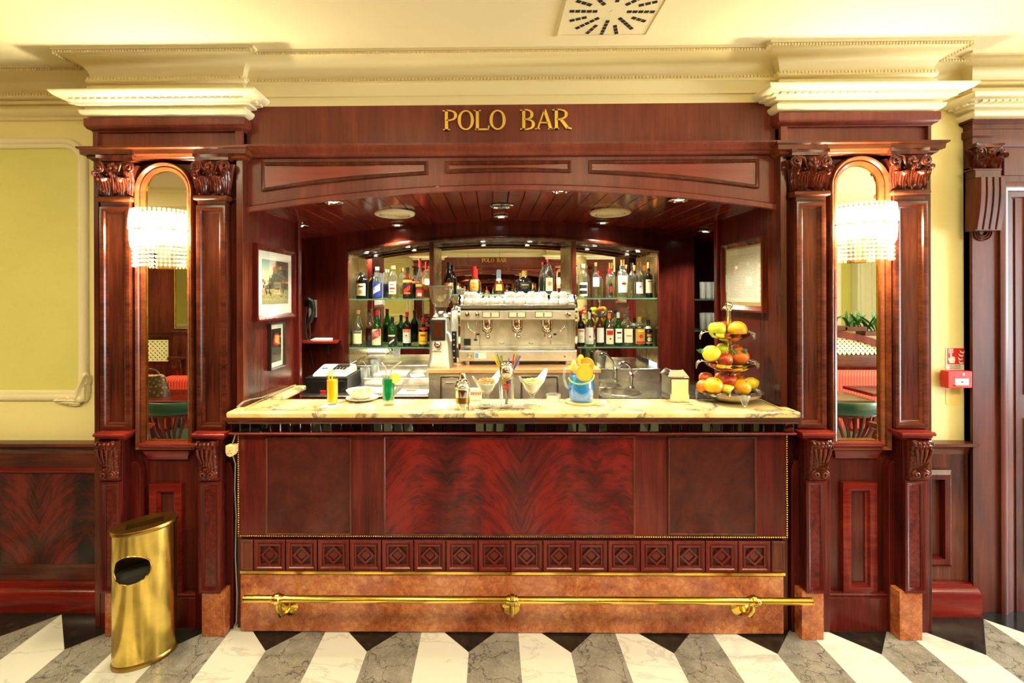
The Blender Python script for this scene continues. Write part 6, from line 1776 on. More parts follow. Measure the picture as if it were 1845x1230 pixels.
# cups on the machine
zt = ez(548.5)+.0008
cup0 = None
random.seed(4)
rows = [(0, [(843, 0), (856, 0), (872, 0), (887, 0), (903, 0), (921, 0), (937, 0), (957, 0), (976, 0), (997, 0), (1015, 0)], Ye+.045, 'front'), (1, [(842, 0), (853, 0), (905, 0), (923, 0), (939, 0), (959, 0), (979, 0), (1000, 0), (1013, 0)], Ye+.13, 'second')]
def cup_at(p, label, wide=1.0):
    global cup0
    if cup0 is None:
        cup0 = thing('espresso_cup', label, 'cup', p, 'cups on the espresso machine')
        lathe_part('cup', [(.032, 0), (.033, .002), (.031, .016), (.026, .032), (.019, .039), (.017, .043), (.015, .043), (.0001, .040)], p, PORC, cup0, 24)
        b = MB().tube([(p[0]+.029, p[1]-.004, p[2]+.010), (p[0]+.043, p[1]-.008, p[2]+.013), (p[0]+.043, p[1]-.008, p[2]+.026), (p[0]+.027, p[1]-.004, p[2]+.030)], .0036, 8); b.obj('cup_handle', PORC, cup0, smooth=70)
        return cup0
    return dup(cup0, p, label, random.uniform(-1.2, 1.2))
for z_, xs_, y_, nm in rows:
    for i, (px, _) in enumerate(xs_):
        side = 'left' if i < len(xs_)/2 else 'right'; k = i+1 if side == 'left' else len(xs_)-i
        cup_at((WX(px, y_, 545), y_, zt), 'white espresso cup upside down, %s from the %s in the machine-top %s row' % (ORD[k-1], side, nm))
for i, (px, wh) in enumerate(((843, 'over the far left pair'), (854, 'over the second front cup from the left'), (920, 'near the middle, left of the centre'), (938, 'just right of the middle'), (957, 'over the fourth front cup from the right'), (978, 'over the third front cup from the right'), (1000, 'over the second front cup from the right'), (1014, 'at the right end'))):
    y_ = Ye+.088 if i > 1 else Ye+.09
    cup_at((WX(px, y_, 535), y_, zt+.0438), 'white espresso cup stacked upside down, %s' % wh)

# ---------------------------------------------------------------- coffee grinder
Yg = 3.05; gx = lambda px: WX(px, Yg, 590); gz = lambda py: WZ(py, Yg, 795)
cxg = gx(795)
gr = thing('coffee_grinder', 'silver coffee grinder with a clear bean hopper, left of the espresso machine', 'grinder', (cxg, Yg, ZCO))
b = MB()
def gb(px0, px1, d): return [(gx(px0), Yg-d), (gx(px1), Yg-d), (gx(px1), Yg+d), (gx(px0), Yg+d)]
secs = [(ZCO, 771, 817, .11), (ZCO+.02, 772, 816, .11), (ZCO+.05, 775, 815, .10), (gz(610), 776.5, 811.5, .085), (gz(580), 778, 809.5, .078), (gz(573), 779, 808, .07)]
vs = []; NN = 20
for z_, a0, a1, d in secs:
    cx_, hx_ = (gx(a0)+gx(a1))/2, (gx(a1)-gx(a0))/2
    for k in range(NN):
        a = 2*pi*k/NN; e = .45
        vs.append((cx_+hx_*abs(cos(a))**e*(1 if cos(a) >= 0 else -1), Yg+d*abs(sin(a))**e*(1 if sin(a) >= 0 else -1), z_))
b.add(vs, [(i*NN+k, i*NN+(k+1) % NN, (i+1)*NN+(k+1) % NN, (i+1)*NN+k) for i in range(len(secs)-1) for k in range(NN)]+[tuple((len(secs)-1)*NN+k for k in range(NN))])
b.obj('body', STEELW, gr, smooth=50)
b = MB().box(gx(779), gx(805), Yg-.095, Yg-.06, gz(611), gz(574)); b.obj('dose_chamber', BLACKP, gr, bevel=.005)
b = MB().box(gx(785), gx(800), Yg-.098, Yg-.094, gz(606), gz(578)); b.obj('chamber_window', BROWNG, gr, bevel=.002)
b = MB().lathe([(.02, gz(613)), (.026, gz(618)), (.012, gz(626)), (.0001, gz(627))], (gx(792), Yg-.1, 0), 16, cap=False); b.obj('dosing_spout', CHROME, gr, smooth=50)
b = MB().tube([(gx(785), Yg-.09, gz(627)), (gx(785), Yg-.16, gz(628)), (gx(799), Yg-.16, gz(628)), (gx(799), Yg-.09, gz(627))], .004, 8); b.obj('filter_fork', CHROME, gr)
b = MB().tube([(gx(806), Yg-.06, gz(596)), (gx(812), Yg-.09, gz(600)), (gx(815), Yg-.09, gz(612))], .007, 8); b.obj('dosing_lever', WHITEPL, gr, smooth=70)
lathe_part('collar', [(.055, gz(574)), (.058, gz(570)), (.042, gz(566)), (.034, gz(563)), (.032, gz(560))], (cxg, Yg, 0), STEEL, gr, 28)
lathe_part('hopper', [(.030, gz(563)), (.036, gz(556)), (.060, gz(545)), (.072, gz(533)), (.078, gz(518)), (.076, gz(518)), (.070, gz(533)), (.058, gz(545)), (.034, gz(556)), (.028, gz(562))], (cxg, Yg, 0), HOPPER, gr, 32)
lathe_part('lid', [(.0001, gz(514.5)), (.080, gz(514.5)), (.082, gz(516.5)), (.080, gz(518)), (.0001, gz(518))], (cxg, Yg, 0), GREYPL, gr, 32)
lathe_part('beans', [(.0001, gz(562)), (.028, gz(561)), (.045, gz(553)), (.0001, gz(551))], (cxg, Yg, 0), plain('roast_beans', srgb(70,40,22), .5), gr, 20)
q = W(817, 640, 3.2)
b = MB().box(q.x-.012, q.x+.02, 3.2, 3.26, ZCO+.0005, WZ(597, 3.2, 817)); o = b.obj('capsule_stack', BLACKP, origin=(q.x, 3.23, ZCO), bevel=.002)
tag(o, 'narrow black stack of boxes with white marks between grinder and espresso machine', 'box stack')
b = MB()
for py in (602, 612, 621, 632, 644): b.lathe([(.0001, 0), (.006, 0), (.006, .001), (.0001, .001)], (q.x+.004, 3.2, WZ(py, 3.2, 817)), 8, axis='y')
b.obj('white_marks', WHITES, o, smooth=0)

# ---------------------------------------------------------------- bottles
SH = {
 'round': [(.0, .0), (.90, .0), (1, .02), (1, .50), (.97, .58), (.70, .68), (.42, .74), (.34, .80), (.32, .95), (.36, .955), (.36, 1.0)],
 'slope': [(.0, .0), (.92, .0), (1, .02), (1, .46), (.90, .56), (.62, .70), (.40, .80), (.34, .86), (.34, .96), (.38, .965), (.38, 1.0)],
 'tall':  [(.0, .0), (.90, .0), (1, .02), (1, .58), (.96, .63), (.66, .70), (.36, .745), (.32, .78), (.31, .96), (.36, .965), (.36, 1.0)],
 'squat': [(.0, .0), (.90, .0), (1, .03), (1, .60), (1.06, .66), (.98, .74), (.60, .86), (.40, .90), (.40, 1.0)],
 'flask': [(.0, .0), (.60, .0), (.72, .03), (.95, .16), (1, .30), (.92, .44), (.66, .55), (.36, .63), (.26, .70), (.24, .95), (.30, .955), (.30, 1.0)],
 'cone':  [(.0, .0), (.95, .0), (1, .03), (.96, .18), (.80, .38), (.55, .52), (.34, .60), (.28, .70), (.26, .95), (.32, .955), (.32, 1.0)],
 'globe': [(.0, .0), (.62, .0), (.75, .03), (.96, .18), (1, .36), (.95, .52), (.70, .66), (.36, .73), (.28, .78), (.26, .95), (.34, .955), (.34, 1.0)],
 'waist': [(.0, .0), (.85, .0), (.95, .03), (.92, .22), (1, .40), (.92, .52), (.62, .62), (.40, .70), (.28, .80), (.22, .97), (.26, 1.0)],
 'sq':    [(.0, .0), (.95, .0), (1, .02), (1, .62), (.96, .68), (.55, .78), (.36, .82), (.36, .88), (.40, .885), (.40, 1.0)],
}
def bottle(px, w, top, base, Y, shape, gm, liq, label, lab=None, cap=(None, .9), words=None, neck=None, extra=None, group=None, dup_ok=True):
    """px centre, w width and top, base in picture pixels; lab = (material, low, high, arc)"""
    x = WX(px, Y, base); z0 = {'U': ZU, 'L': ZL, 'M': ZM}[group[0]]+.0006; H = W(px, top, Y).z-z0; R = pxm(w/2, Y)
    t = thing('bottle', label, 'bottle', (x, Y, z0), group[1])
    prof = [(max(a*R, .0002), h*H) for a, h in SH[shape]]
    ex_ = 1.0
    def rad(h):
        for (a0, h0), (a1, h1) in zip(prof, prof[1:]):
            if h0 <= h <= h1 and h1 > h0: return a0+(a1-a0)*(h-h0)/(h1-h0)
        return R
    lathe_part('glass', prof+([] if gm in (DARKG, BLACKG, BROWNG) else []), (x, Y, z0), gm, t, 24, 45)
    if liq:
        fl = liq[1]*H
        pl_ = [(.0002, .006)]+[(max((a-.0025), .0002), max(h, .006)) for a, h in prof[1:] if h < fl]+[(max(rad(fl)-.0025, .0002), fl), (.0002, fl)]
        lathe_part('drink', pl_, (x, Y, z0), liq[0], t, 20, 45)
    cm, cf = cap
    if cm: lathe_part('cap', [(rad(cf*H)+.0012, cf*H), (rad(min(1, cf+.03)*H)+.0014, (cf+.01)*H), (max(prof[-1][0]+.0012, .004), H+.001), (.0002, H+.0015)], (x, Y, z0), cm, t, 18, 40)
    if neck:
        nm_, a_, c_ = neck; lathe_part('neck_band', [(rad(a_*H)+.001, a_*H), (rad((a_+c_)/2*H)+.001, (a_+c_)/2*H), (rad(c_*H)+.001, c_*H)], (x, Y, z0), nm_, t, 18, 60)
    if lab:
        lm, a_, c_, arc = lab; b = MB()
        def lf(u, v):
            ang_ = (u-.5)*arc; h = (a_+(c_-a_)*v)*H; rr = rad(h)+.0009
            return (x+rr*sin(ang_), Y-rr*cos(ang_), z0+h)
        b.grid(lf, 14, 6); l_ = b.obj('paper_label', lm, t, smooth=60)
        for (wd, vv, hh, wfrac, mt) in (words or []):
            h = (a_+(c_-a_)*vv)*H; b = MB()
            def tf(xx, yy): 
                rr = rad(h+yy)+.0016; return (x+rr*sin(xx/rr), Y-rr*cos(xx/rr), z0+h+yy)
            if wd == '#':     # a plain printed band
                b.grid(lambda u, v: tf((u-.5)*2*R*wfrac, (v-.5)*hh*H), 10, 2)
            elif wd == 'o':   # a round emblem
                b.add([tf(0, 0)]+[tf(R*wfrac*cos(k*pi/8), R*wfrac*sin(k*pi/8)) for k in range(17)], [(0, k+1, k+2) for k in range(16)])
            elif wd == '/':   # a slanting band
                b.grid(lambda u, v: tf((u-.5)*2*R*wfrac, (v-.5)*hh*H+(u-.5)*R*.9), 10, 2)
            else: add_text(b, wd, hh*H, tf, 2*R*wfrac)
            b.obj('label_print', mt, l_, smooth=0)
    return t
GU = ('U', 'bottles on the upper glass shelves'); GLo = ('L', 'bottles on the lower glass shelves'); GM = ('M', 'bottles on the shelf behind the espresso machine')
Yo = 3.60
# upper shelf, register side
bottle(652.5, 21, 491, 538, Yo, 'squat', BLACKG, None, 'squat black bottle with a beige label, first on the upper shelf by the register', (LAB_CREAM, .12, .58, 1.7), (CAP_GREY, .9), [('o', .3, .1, .35, LAB_GOLD), ('#', .75, .05, .5, INK)], group=GU)
bottle(680, 17, 481, 538, Yo, 'slope', CLEARB, (BLUEG, .5), 'blue liqueur bottle with a slanted blue and white label', (INKBLUE, .06, .50, 2.2), (CAP_WHITE, .9), [('/', .55, .20, .80, LAB_WHITE), ('BOLS', .56, .15, .66, INKBLUE)], group=GU)
bottle(708.5, 18, 479, 538, Yo, 'sq', CLEARB, (LIQ_W, .45), 'clear spirit bottle with a pale label, third on the upper shelf by the register', (LAB_CREAM, .14, .52, 1.5), (CAP_WOOD, .9), [('#', .75, .03, .5, GREYINK), ('#', .45, .05, .55, INKRED), ('#', .2, .03, .45, GREYINK)], group=GU)
bottle(734.5, 18, 482, 538, Yo, 'slope', BROWNG, None, 'brown liqueur bottle with amber neck and a red slanted label', (LAB_BLACK, .14, .44, 2.0), (CAP_BLACK, .84), [('/', .5, .14, .7, LAB_RED), ('#', .12, .05, .7, LAB_ORNG)], (LAB_ORNG, .52, .60), group=GU)
bottle(757, 16, 466, 538, Yo, 'waist', CLEARB, (LIQ_A, .34), 'tall curved clear bottle with a red and black base label, last on that upper shelf', (LAB_RED, .04, .22, 2.0), (CAP_RED, .78), [('#', .35, .07, .5, LAB_CREAM)], (LAB_GOLD, .3, .36), group=GU)
# lower shelf, register side
bottle(645.5, 18, 559, 624, Yo, 'slope', CLEARB, (LIQ_R, .42), 'clear bottle of red bitter with a pale green label, nearest the telephone', (LAB_GREEN, .08, .46, 2.0), (CAP_WOOD, .9), [('#', .88, .09, .85, LAB_BLACK), ('CAMPARI', .88, .07, .8, LAB_WHITE)], group=GLo)
bottle(679.5, 18, 559, 624, Yo, 'slope', GREENG, (liquid('vermouth_dark', srgb(60,24,10), .7), .4), 'green vermouth bottle with red cap and a slanting red label band', (LAB_CREAM, .04, .48, 2.1), (CAP_RED, .86), [('/', .68, .22, .9, LAB_RED), ('PUNT', .76, .09, .6, LAB_WHITE), ('E MES', .60, .09, .66, LAB_WHITE)], group=GLo)
bottle(707, 16.5, 571, 624, Yo, 'round', GREENG, (DARKG, .40), 'short green bottle with a black label, third on the lower shelf by the register', (LAB_BLACK, .06, .42, 2.2), (CAP_BLACK, .80), [('#', .86, .05, .8, LAB_CREAM), ('/', .3, .06, .6, LAB_CREAM)], group=GLo)
bottle(733.5, 15.5, 562, 624, Yo, 'tall', DARKG, None, 'dark vermouth bottle with red cap and a grape label, near the grinder', (LAB_WHITE, .10, .50, 2.2), (CAP_RED, .86), [('#', .9, .09, .8, LAB_ORNG), ('o', .4, .1, .4, LAB_GREEN), ('o', .55, .1, .22, INKRED)], group=GLo)
bottle(763, 17, 573, 624, Yo, 'round', DARKG, None, 'dark bottle with a bright yellow label and red cap, closest to the grinder', (LAB_YEL, .08, .52, 2.2), (CAP_RED, .80), [('#', .72, .07, .6, LAB_RED), ('#', .25, .04, .7, LAB_ORNG)], (CAP_RED, .60, .68), group=GLo)
# behind the espresso machine
bottle(808.5, 18, 473, 529.5, Yo, 'slope', DARKG, None, 'dark bottle with an orange-brown label above the grinder', (LAB_ORNG, .14, .36, 2.2), (CAP_BLACK, .8), [('/', .5, .09, .6, LAB_CREAM)], group=GM)
bottle(854.5, 23, 480, 529.5, Yo, 'flask', BROWNG, None, 'round amber liqueur bottle with a gold seal and red neck', (LAB_GOLD, .10, .52, 1.5), (CAP_RED, .6), [('o', .5, .1, .5, LAB_ORNG)], group=GM)
bottle(899, 21, 486, 529.5, Yo, 'cone', BROWNG, None, 'dark triangular bottle with a gold label at the middle of the centre shelf', (LAB_GOLD, .14, .40, 1.2), (CAP_GREY, .62), [('#', .5, .05, .4, LAB_ORNG)], (LAB_CREAM, .56, .64), group=GM)
bottle(945.5, 27, 488, 529.5, Yo, 'globe', BLACKG, None, 'black globe-shaped bottle with a gilt stopper on the centre shelf', (LAB_BLACK, .28, .5, 1.4), (CAP_GOLD, .76), [('#', .5, .03, .5, LAB_GOLD)], group=GM)
bottle(989, 20, 467, 529.5, Yo, 'slope', CLEARB, (liquid('olive_spirit', srgb(90,90,40), .5), .5), 'tall clear bottle with oval label and red top, right end of the centre shelf', (LAB_CREAM, .08, .46, 1.3), (CAP_RED, .93), [('o', .55, .1, .4, LAB_ORNG)], group=GM)
# upper shelf over the sinks
bottle(1050, 17, 476, 537, Yo, 'sq', CLEARB, (LIQ_W, .5), 'square clear bottle with three white label bands beside the post', (LAB_WHITE, .06, .46, 2.0), (CAP_WHITE, .9), [('#', .70, .10, .9, INK), ('#', .28, .10, .9, INK)], group=GU)
bottle(1073.5, 12.5, 473, 537, Yo, 'tall', CLEARB, (LIQ_W, .4), 'slim clear bottle with a white label, second from the post on the upper right shelf', (LAB_WHITE, .32, .58, 2.2), (CAP_GOLD, .9), None, group=GU)
bottle(1099, 13.5, 484, 537, Yo, 'sq', CLEARB, (LIQ_W, .5), 'clear bottle with a bright red stopper on the upper shelf', (LAB_BLACK, .08, .50, .9), (CAP_RED, .82), [('#', .5, .2, .3, LAB_RED)], group=GU)
bottle(1121.5, 18, 468, 537, Yo, 'tall', CLEARB, (LIQ_W, .58), 'largest clear bottle with a wide white crest label on the upper shelf', (LAB_WHITE, .14, .58, 2.3), (CAP_GOLD, .84), [('o', .55, .1, .36, LAB_ORNG), ('#', .52, .03, .5, INK)], group=GU)
bottle(1138.5, 12, 474, 537, Yo, 'tall', CLEARB, (LIQ_W, .45), 'slim clear bottle without a label on the upper shelf, next to the crest bottle', None, (CAP_GREY, .86), None, group=GU)
bottle(1151.5, 14, 472, 537, Yo, 'tall', CLEARB, (LIQ_W, .45), 'clear bottle with copper cap and small white label on the upper shelf', (LAB_WHITE, .12, .44, 2.0), (CAP_WOOD, .88), [('o', .6, .1, .2, INKRED)], group=GU)
bottle(1169, 13.5, 473, 537, Yo, 'tall', DARKG, None, 'dark wine bottle with a cream label at the right end of the upper shelf', (LAB_CREAM, .14, .52, 2.2), (LAB_ORNG, .84), [('#', .85, .03, .6, GREYINK)], group=GU)
# lower shelf over the sinks
bottle(1046.5, 13.5, 561, 624, Yo, 'tall', DARKG, None, 'dark bottle with red cap and a white fruit label beside the post', (LAB_WHITE, .10, .50, 2.2), (CAP_RED, .88), [('o', .4, .1, .5, LAB_GREEN), ('#', .85, .05, .7, LAB_ORNG)], group=GLo)
bottle(1061.5, 15.5, 563, 624, Yo, 'round', LIQ_W, None, 'milky bottle with white cap and green spotted label on the lower shelf', (LAB_WHITE, .06, .56, 2.4), (CAP_WHITE, .80), [('o', .45, .1, .22, INKRED), ('#', .14, .05, .8, LAB_GREEN)], group=GLo)
bottle(1081, 14, 560, 624, Yo, 'round', BROWNG, None, 'brown bottle with slate cap and a tall blank white label', (LAB_WHITE, .10, .52, 2.1), (CAP_GREY, .84), None, group=GLo)
bottle(1098, 15, 564, 624, Yo, 'slope', CLEARB, (LIQ_A, .56), 'amber whisky bottle with a red and white label on the lower shelf', (LAB_CREAM, .06, .52, 2.1), (LAB_ORNG, .84), [('#', .80, .10, .85, LAB_RED), ('#', .66, .05, .85, LAB_RED), ('o', .35, .1, .2, INK)], group=GLo)
bottle(1114, 14, 563, 624, Yo, 'round', GREENG, (DARKG, .3), 'green whisky bottle with a white shield label on the lower shelf', (LAB_WHITE, .10, .52, 2.0), (CAP_WHITE, .84), [('#', .72, .05, .6, INK), ('#', .35, .02, .5, GREYINK)], group=GLo)
bottle(1131, 18, 561, 624, Yo, 'round', CLEARB, (LIQ_W, .5), 'wide clear bottle with a round cream label on the lower shelf', (LAB_CREAM, .10, .50, 1.9), (CAP_GREY, .88), [('o', .75, .1, .16, LAB_GREEN), ('#', .5, .02, .6, GREYINK)], group=GLo)
bottle(1152, 19.5, 571, 624, Yo, 'sq', CLEARB, (LIQ_A, .55), 'square gin bottle with a gold and red label near the end of the lower shelf', (LAB_GOLD, .08, .60, 2.0), (CAP_GOLD, .82), [('o', .5, .1, .36, LAB_RED), ('#', .1, .07, .85, LAB_RED), ('#', .85, .06, .6, LAB_YEL)], group=GLo)
bottle(1168, 15.0, 576, 624, Yo, 'round', BLACKG, None, 'black cream-liqueur bottle with a landscape label at the right end of the lower shelf', (LAB_BLACK, .08, .52, 2.2), (CAP_BLACK, .78), [('o', .4, .1, .5, LAB_GREEN), ('#', .75, .09, .6, LAB_ORNG), ('#', .08, .05, .85, LAB_GOLD)], (CAP_WHITE, .66, .76), group=GLo)

# odds and ends by the sinks
p = WF(1064, 655, 1.09); b = MB()
t = thing('steel_bucket', 'small steel bucket on the ledge under the lower bottle shelf', 'bucket', (p.x+.03, YB+.08, 1.0905))
lathe_part('pail', shell([(.0001, 0), (.052, 0), (.07, .115)], .002), (p.x+.03, YB+.08, 1.0905), STEEL, t, 28)
# ---------------------------------------------------------------- crystal sconces
def sconce(label, pxc, pyt, pyb):
    Yc = 2.262
    c = W(pxc, (pyt+pyb)/2, Yc)
    zt, zb = WZ(pyt, Yc-.1, pxc), WZ(pyb, Yc-.1, pxc)
    t = thing('wall_sconce', label, 'wall lamp', (c.x, YBOARD-.012, (zt+zb)/2))
    H = zt-zb; RX, RY = .134, .122
    hp = lambda a, r=1.0: (c.x+RX*r*sin(a), Yc-RY*r*cos(a))
    b = MB().box(c.x-.03, c.x+.03, Yc+.0, YBOARD-.0125, zb-.012, zt-.02); b.obj('back_plate', BRASSDK, t, bevel=.003)
    A = 1.45
    for z, r in ((zt-.012, .97), (zt-H*.36, 1.0), (zt-H*.66, .90)):
        b = MB().tube([hp(-A+2*A*i/24, r)+(z,) for i in range(25)], .0035, 6); b.obj('brass_ring', BRASS, t)
    # upper tier of long prisms, lower tier of prisms, then strings of beads
    def ring(name, n, r0, r1, z0, z1, w, jit=.006):
        p0 = None
        for k in range(n):
            a = -A+2*A*(k+.5)/n; x, y = hp(a, r0); x2, y2 = hp(a, r1); dz = random.uniform(-jit, jit)
            ca, sa = cos(a), sin(a)
            b = MB(); h = w/2
            def q(px_, py_, z, s): return [(px_+ca*h*s, py_+sa*h*s, z), (px_+sa*h*s, py_-ca*h*s, z), (px_-ca*h*s, py_-sa*h*s, z), (px_-sa*h*s*.5, py_+ca*h*s*.5, z)]
            vs = q(x, y, z1, .7)+q((x+x2)/2, (y+y2)/2, (z0+z1)/2, 1)+q(x2, y2, z0+.01+dz, .9)+[(x2, y2, z0+dz)]
            f = [(0,1,5,4), (1,2,6,5), (2,3,7,6), (3,0,4,7), (4,5,9,8), (5,6,10,9), (6,7,11,10), (7,4,8,11), (8,9,12), (9,10,12), (10,11,12), (11,8,12), (3,2,1,0)]
            b.add(vs, f); b.obj(name, CRYSTAL, t, smooth=0)
    random.seed(2)
    ring('crystal_prism', 19, .98, 1.02, zt-H*.36, zt+.002, .019)
    ring('crystal_drop', 21, 1.0, .96, zt-H*.68, zt-H*.33, .017)
    for k in range(20):
        a = -A+2*A*(k+.5)/20; x, y = hp(a, .92); b = MB()
        for j in range(5): b.ball((x, y, zt-H*.70-j*H*.072), .0072, 8, 6)
        b.obj('bead_string', CRYSTAL, t, smooth=0)
    for a in (-.8, 0, .8):
        x, y = hp(a, .48); b = MB().lathe([(.0001, -.04), (.013, -.036), (.021, -.01), (.019, .014), (.008, .038), (.0001, .046)], (x, y, zt-H*.42), 16, cap=False); b.obj('bulb', LAMP_WARM, t, smooth=60)
    ld = bpy.data.lights.new('sconce_light', 'POINT'); ld.energy = 70; ld.color = (1, .90, .58); ld.shadow_soft_size = .06
    lo = bpy.data.objects.new('sconce_light', ld); COL.objects.link(lo); lo.location = (c.x, Yc-.06, zt-H*.38)
    return t
sconce('half-round crystal wall lamp, lit, on the left arched mirror', 294, 375, 478)
sconce('half-round crystal wall lamp, lit, on the right arched mirror', 1551, 364, 466)

# ---------------------------------------------------------------- swirl air diffuser in the ceiling
p = WF(1103, 18, ZC); t = thing('swirl_diffuser', 'square white ceiling air diffuser with radial black slots', 'vent', (p.x, p.y, ZC))
b = MB().box(p.x-.215, p.x+.215, p.y-.215, p.y+.19, ZC-.006, ZC); b.obj('plate', CEILP, t, bevel=.002)
b = MB().sweep([(p.x-.205, p.y-.205), (p.x-.205, p.y+.18), (p.x+.205, p.y+.18), (p.x+.205, p.y-.205)], [(0, ZC-.010), (.012, ZC-.010), (.012, ZC-.005), (0, ZC-.005)], closed=True); b.obj('plate_rim', CEILP, t, smooth=0)
for k in range(16):
    a = 2*pi*k/16+.03; r0 = .062 if k % 2 == 0 else .105; n = 5 if k % 2 == 0 else 3
    sl = None
    for j in range(n):
        ra = r0+(.182-r0)*j/n; rb = r0+(.182-r0)*(j+.8)/n
        d = Vector((cos(a), sin(a))); s = Vector((-d.y, d.x))*.008; o = Vector((p.x, p.y))
        q = [o+d*ra-s, o+d*rb-s, o+d*rb+s, o+d*ra+s]
        if sl is None: sl = MB()
        sl.prism_z([v[:] for v in q], ZC-.0075, ZC-.0055)
    sl.obj('air_slot', DARKHOLE, t, smooth=0)
b = MB().lathe([(.0001, -.008), (.006, -.008), (.008, -.006)], (p.x, p.y, ZC), 12, cap=False); b.obj('centre_screw', CEILP, t)

# ---------------------------------------------------------------- the lounge, seen in the mirrors
YMIR = 2.288
def RM(px, py, Yv):
    p = W(px, py, Yv); return Vector((p.x, 2*YMIR-Yv, p.z))
YBO = -.55                                        # booths' back wall left and right
XB = 2.80
# middle of the opposite wall, mirrored
b = MB().box(-XB, XB, YOPP-.15, YOPP, 0, ZC); struct(b.obj('wall_opposite', WOODV, smooth=0))
om = thing('lounge_mirror', 'wide wall mirror in three sheets facing the bar', 'mirror', (0, YOPP, 1.0))
for x0, x1 in ((-2.6, -.42), (-.42, .16), (.16, 2.6)):
    b = MB().box(x0+.0015, x1-.0015, YOPP, YOPP+.006, 1.0, 2.55); b.obj('mirror_sheet', MIRROR2, om, smooth=0)
b = MB().sweep(rect(-2.6, 1.0, 2.6, 2.55), [(0, 0), (0, .02), (.03, .03), (.06, .02), (.06, 0)], 'xz', 0, closed=True)
b.v = [(v[0], YOPP+(-v[1]), v[2]) for v in b.v]; b.obj('frame', WOODRED, om, smooth=35)
b = MB().box(-XB, XB, YOPP, YOPP+.24, 0, .96); struct(b.obj('wall_planter', WOODV, bevel=.004))
b = MB().box(-XB, -XB-.0+.04, YOPP, YBO, 0, ZC); struct(b.obj('wall_return_left', WOODV, smooth=0))
b = MB().box(XB-.04, XB, YFAR, YBO, 0, ZC); struct(b.obj('wall_return_right', WALLCREAM, smooth=0))
b = MB().box(XWL, -XB+.02, YBO-.1, YBO, 0, ZC); struct(b.obj('wall_booth_left', PLASTER, smooth=0))
b = MB().box(XWL, -XB+.02, YBO, YBO+.02, 0, 2.42); struct(b.obj('wall_booth_panelling', WOODBACK, smooth=0))
b = MB().sweep([(-XB+.02, YBO), (XWL, YBO)], [(0, 2.42), (.03, 2.42), (.05, 2.46), (.05, 2.5), (.0, 2.52)]); struct(b.obj('trim_50', PLASTERW, smooth=40))
b = MB().sweep([(-XB+.02, YBO), (XWL, YBO)], [(0, 2.62), (.05, 2.64), (.06, 2.68), (.10, 2.78), (.14, 2.80), (.14, ZC), (0, ZC)]); struct(b.obj('trim_51', PLASTER, smooth=40))
b = MB().box(XWL, XWR, YFAR-.1, YFAR, 0, ZC); struct(b.obj('wall_far', WALLGREEN, smooth=0))
for x in (3.6, 5.4):
    x_ = RM(1555, 500, 6.9).x if x < 4 else 6.1
    b = MB().box(x_-.16, x_+.16, YFAR, YFAR+.14, 0, ZC)
    for k in (-.09, .09): b.box(x_+k-.03, x_+k+.03, YFAR+.14, YFAR+.16, .3, 2.6)
    struct(b.obj('column_lounge', WHITEP, bevel=.006))
# booth dado with cap, right-hand divider with lattice and curved rail
zcap = RM(300, 598, 2*YMIR-YBO).z
b = MB().sweep([(-XB+.02, YBO+.02), (XWL, YBO+.02)], [(0, zcap-.05), (.02, zcap-.04), (.04, zcap-.01), (.04, zcap), (0, zcap)]); struct(b.obj('trim_52', WOODH, smooth=40))
def lattice(x0, x1, z0, z1, y, label, parent=None, top=None):
    t = parent or thing('lattice_panel', label, 'lattice', ((x0+x1)/2, y, z0), 'cream lattice panels')
    b = MB(); s = .05
    k = int((x1-x0+z1-z0)/s)+1
    for sg in (1, -1):
        for i in range(k):
            o = i*s
            if sg > 0: a = (x0+max(0, o-(z1-z0)), z0+min(o, z1-z0)); c = (x0+min(o, x1-x0), z0+max(0, o-(x1-x0)))
            else: a = (x0+max(0, o-(z1-z0)), z1-min(o, z1-z0)); c = (x0+min(o, x1-x0), z1-max(0, o-(x1-x0)))
            d = Vector((c[0]-a[0], c[1]-a[1]))
            if d.length < .01: continue
            d.normalize(); n = Vector((d.y, -d.x))*.0105
            A0, C0 = Vector(a), Vector(c)
            if top is not None:                       # stop the strip under the curved rail
                ok = [i_ for i_ in range(81) if A0.lerp(C0, i_/80).y < top(A0.lerp(C0, i_/80).x)]
                if len(ok) < 2: continue
                A0, C0 = A0.lerp(C0, ok[0]/80), A0.lerp(C0, ok[-1]/80)
            if (C0-A0).length < .05: continue
            e_ = (C0-A0).normalized()*.011
            a, c = (A0+e_)[:], (C0-e_)[:]
            b.prism([(a[0]-n.x, a[1]-n.y), (c[0]-n.x, c[1]-n.y), (c[0]+n.x, c[1]+n.y), (a[0]+n.x, a[1]+n.y)], y+.004+(.003 if sg > 0 else 0), y+.008+(.003 if sg > 0 else 0))
    b.obj('lattice', LATT, t, smooth=0)
    if top is not None:
        q_ = [(x0+(x1-x0)*i/20, top(x0+(x1-x0)*i/20)) for i in range(21)]
        b = MB().prism([(x0, z0)]+[(x1, z0)]+q_[::-1], y+.0005, y+.002); b.obj('dark_backing', DARKHOLE, t, smooth=0); return
    b = MB().sweep(rect(x0, z0, x1, z1), [(0, 0), (0, .014), (-.012, .014), (-.012, 0)], 'xz', 0, closed=True); b.v = [(v[0], y-v[1], v[2]) for v in b.v]; b.obj('lattice_frame', LATT, t, smooth=0)
    b = MB().box(x0+.002, x1-.002, y+.0005, y+.002, z0+.002, z1-.002); b.obj('dark_backing', DARKHOLE, t, smooth=0)
Yv = 2*YMIR-YBO
l0, l1 = RM(306, 612, Yv), RM(262, 650, Yv)
lattice(l1.x-.35, l0.x, l1.z, l0.z, YBO+.021, 'cream lattice grille in the booth panelling left of the bar, seen in the left mirror')
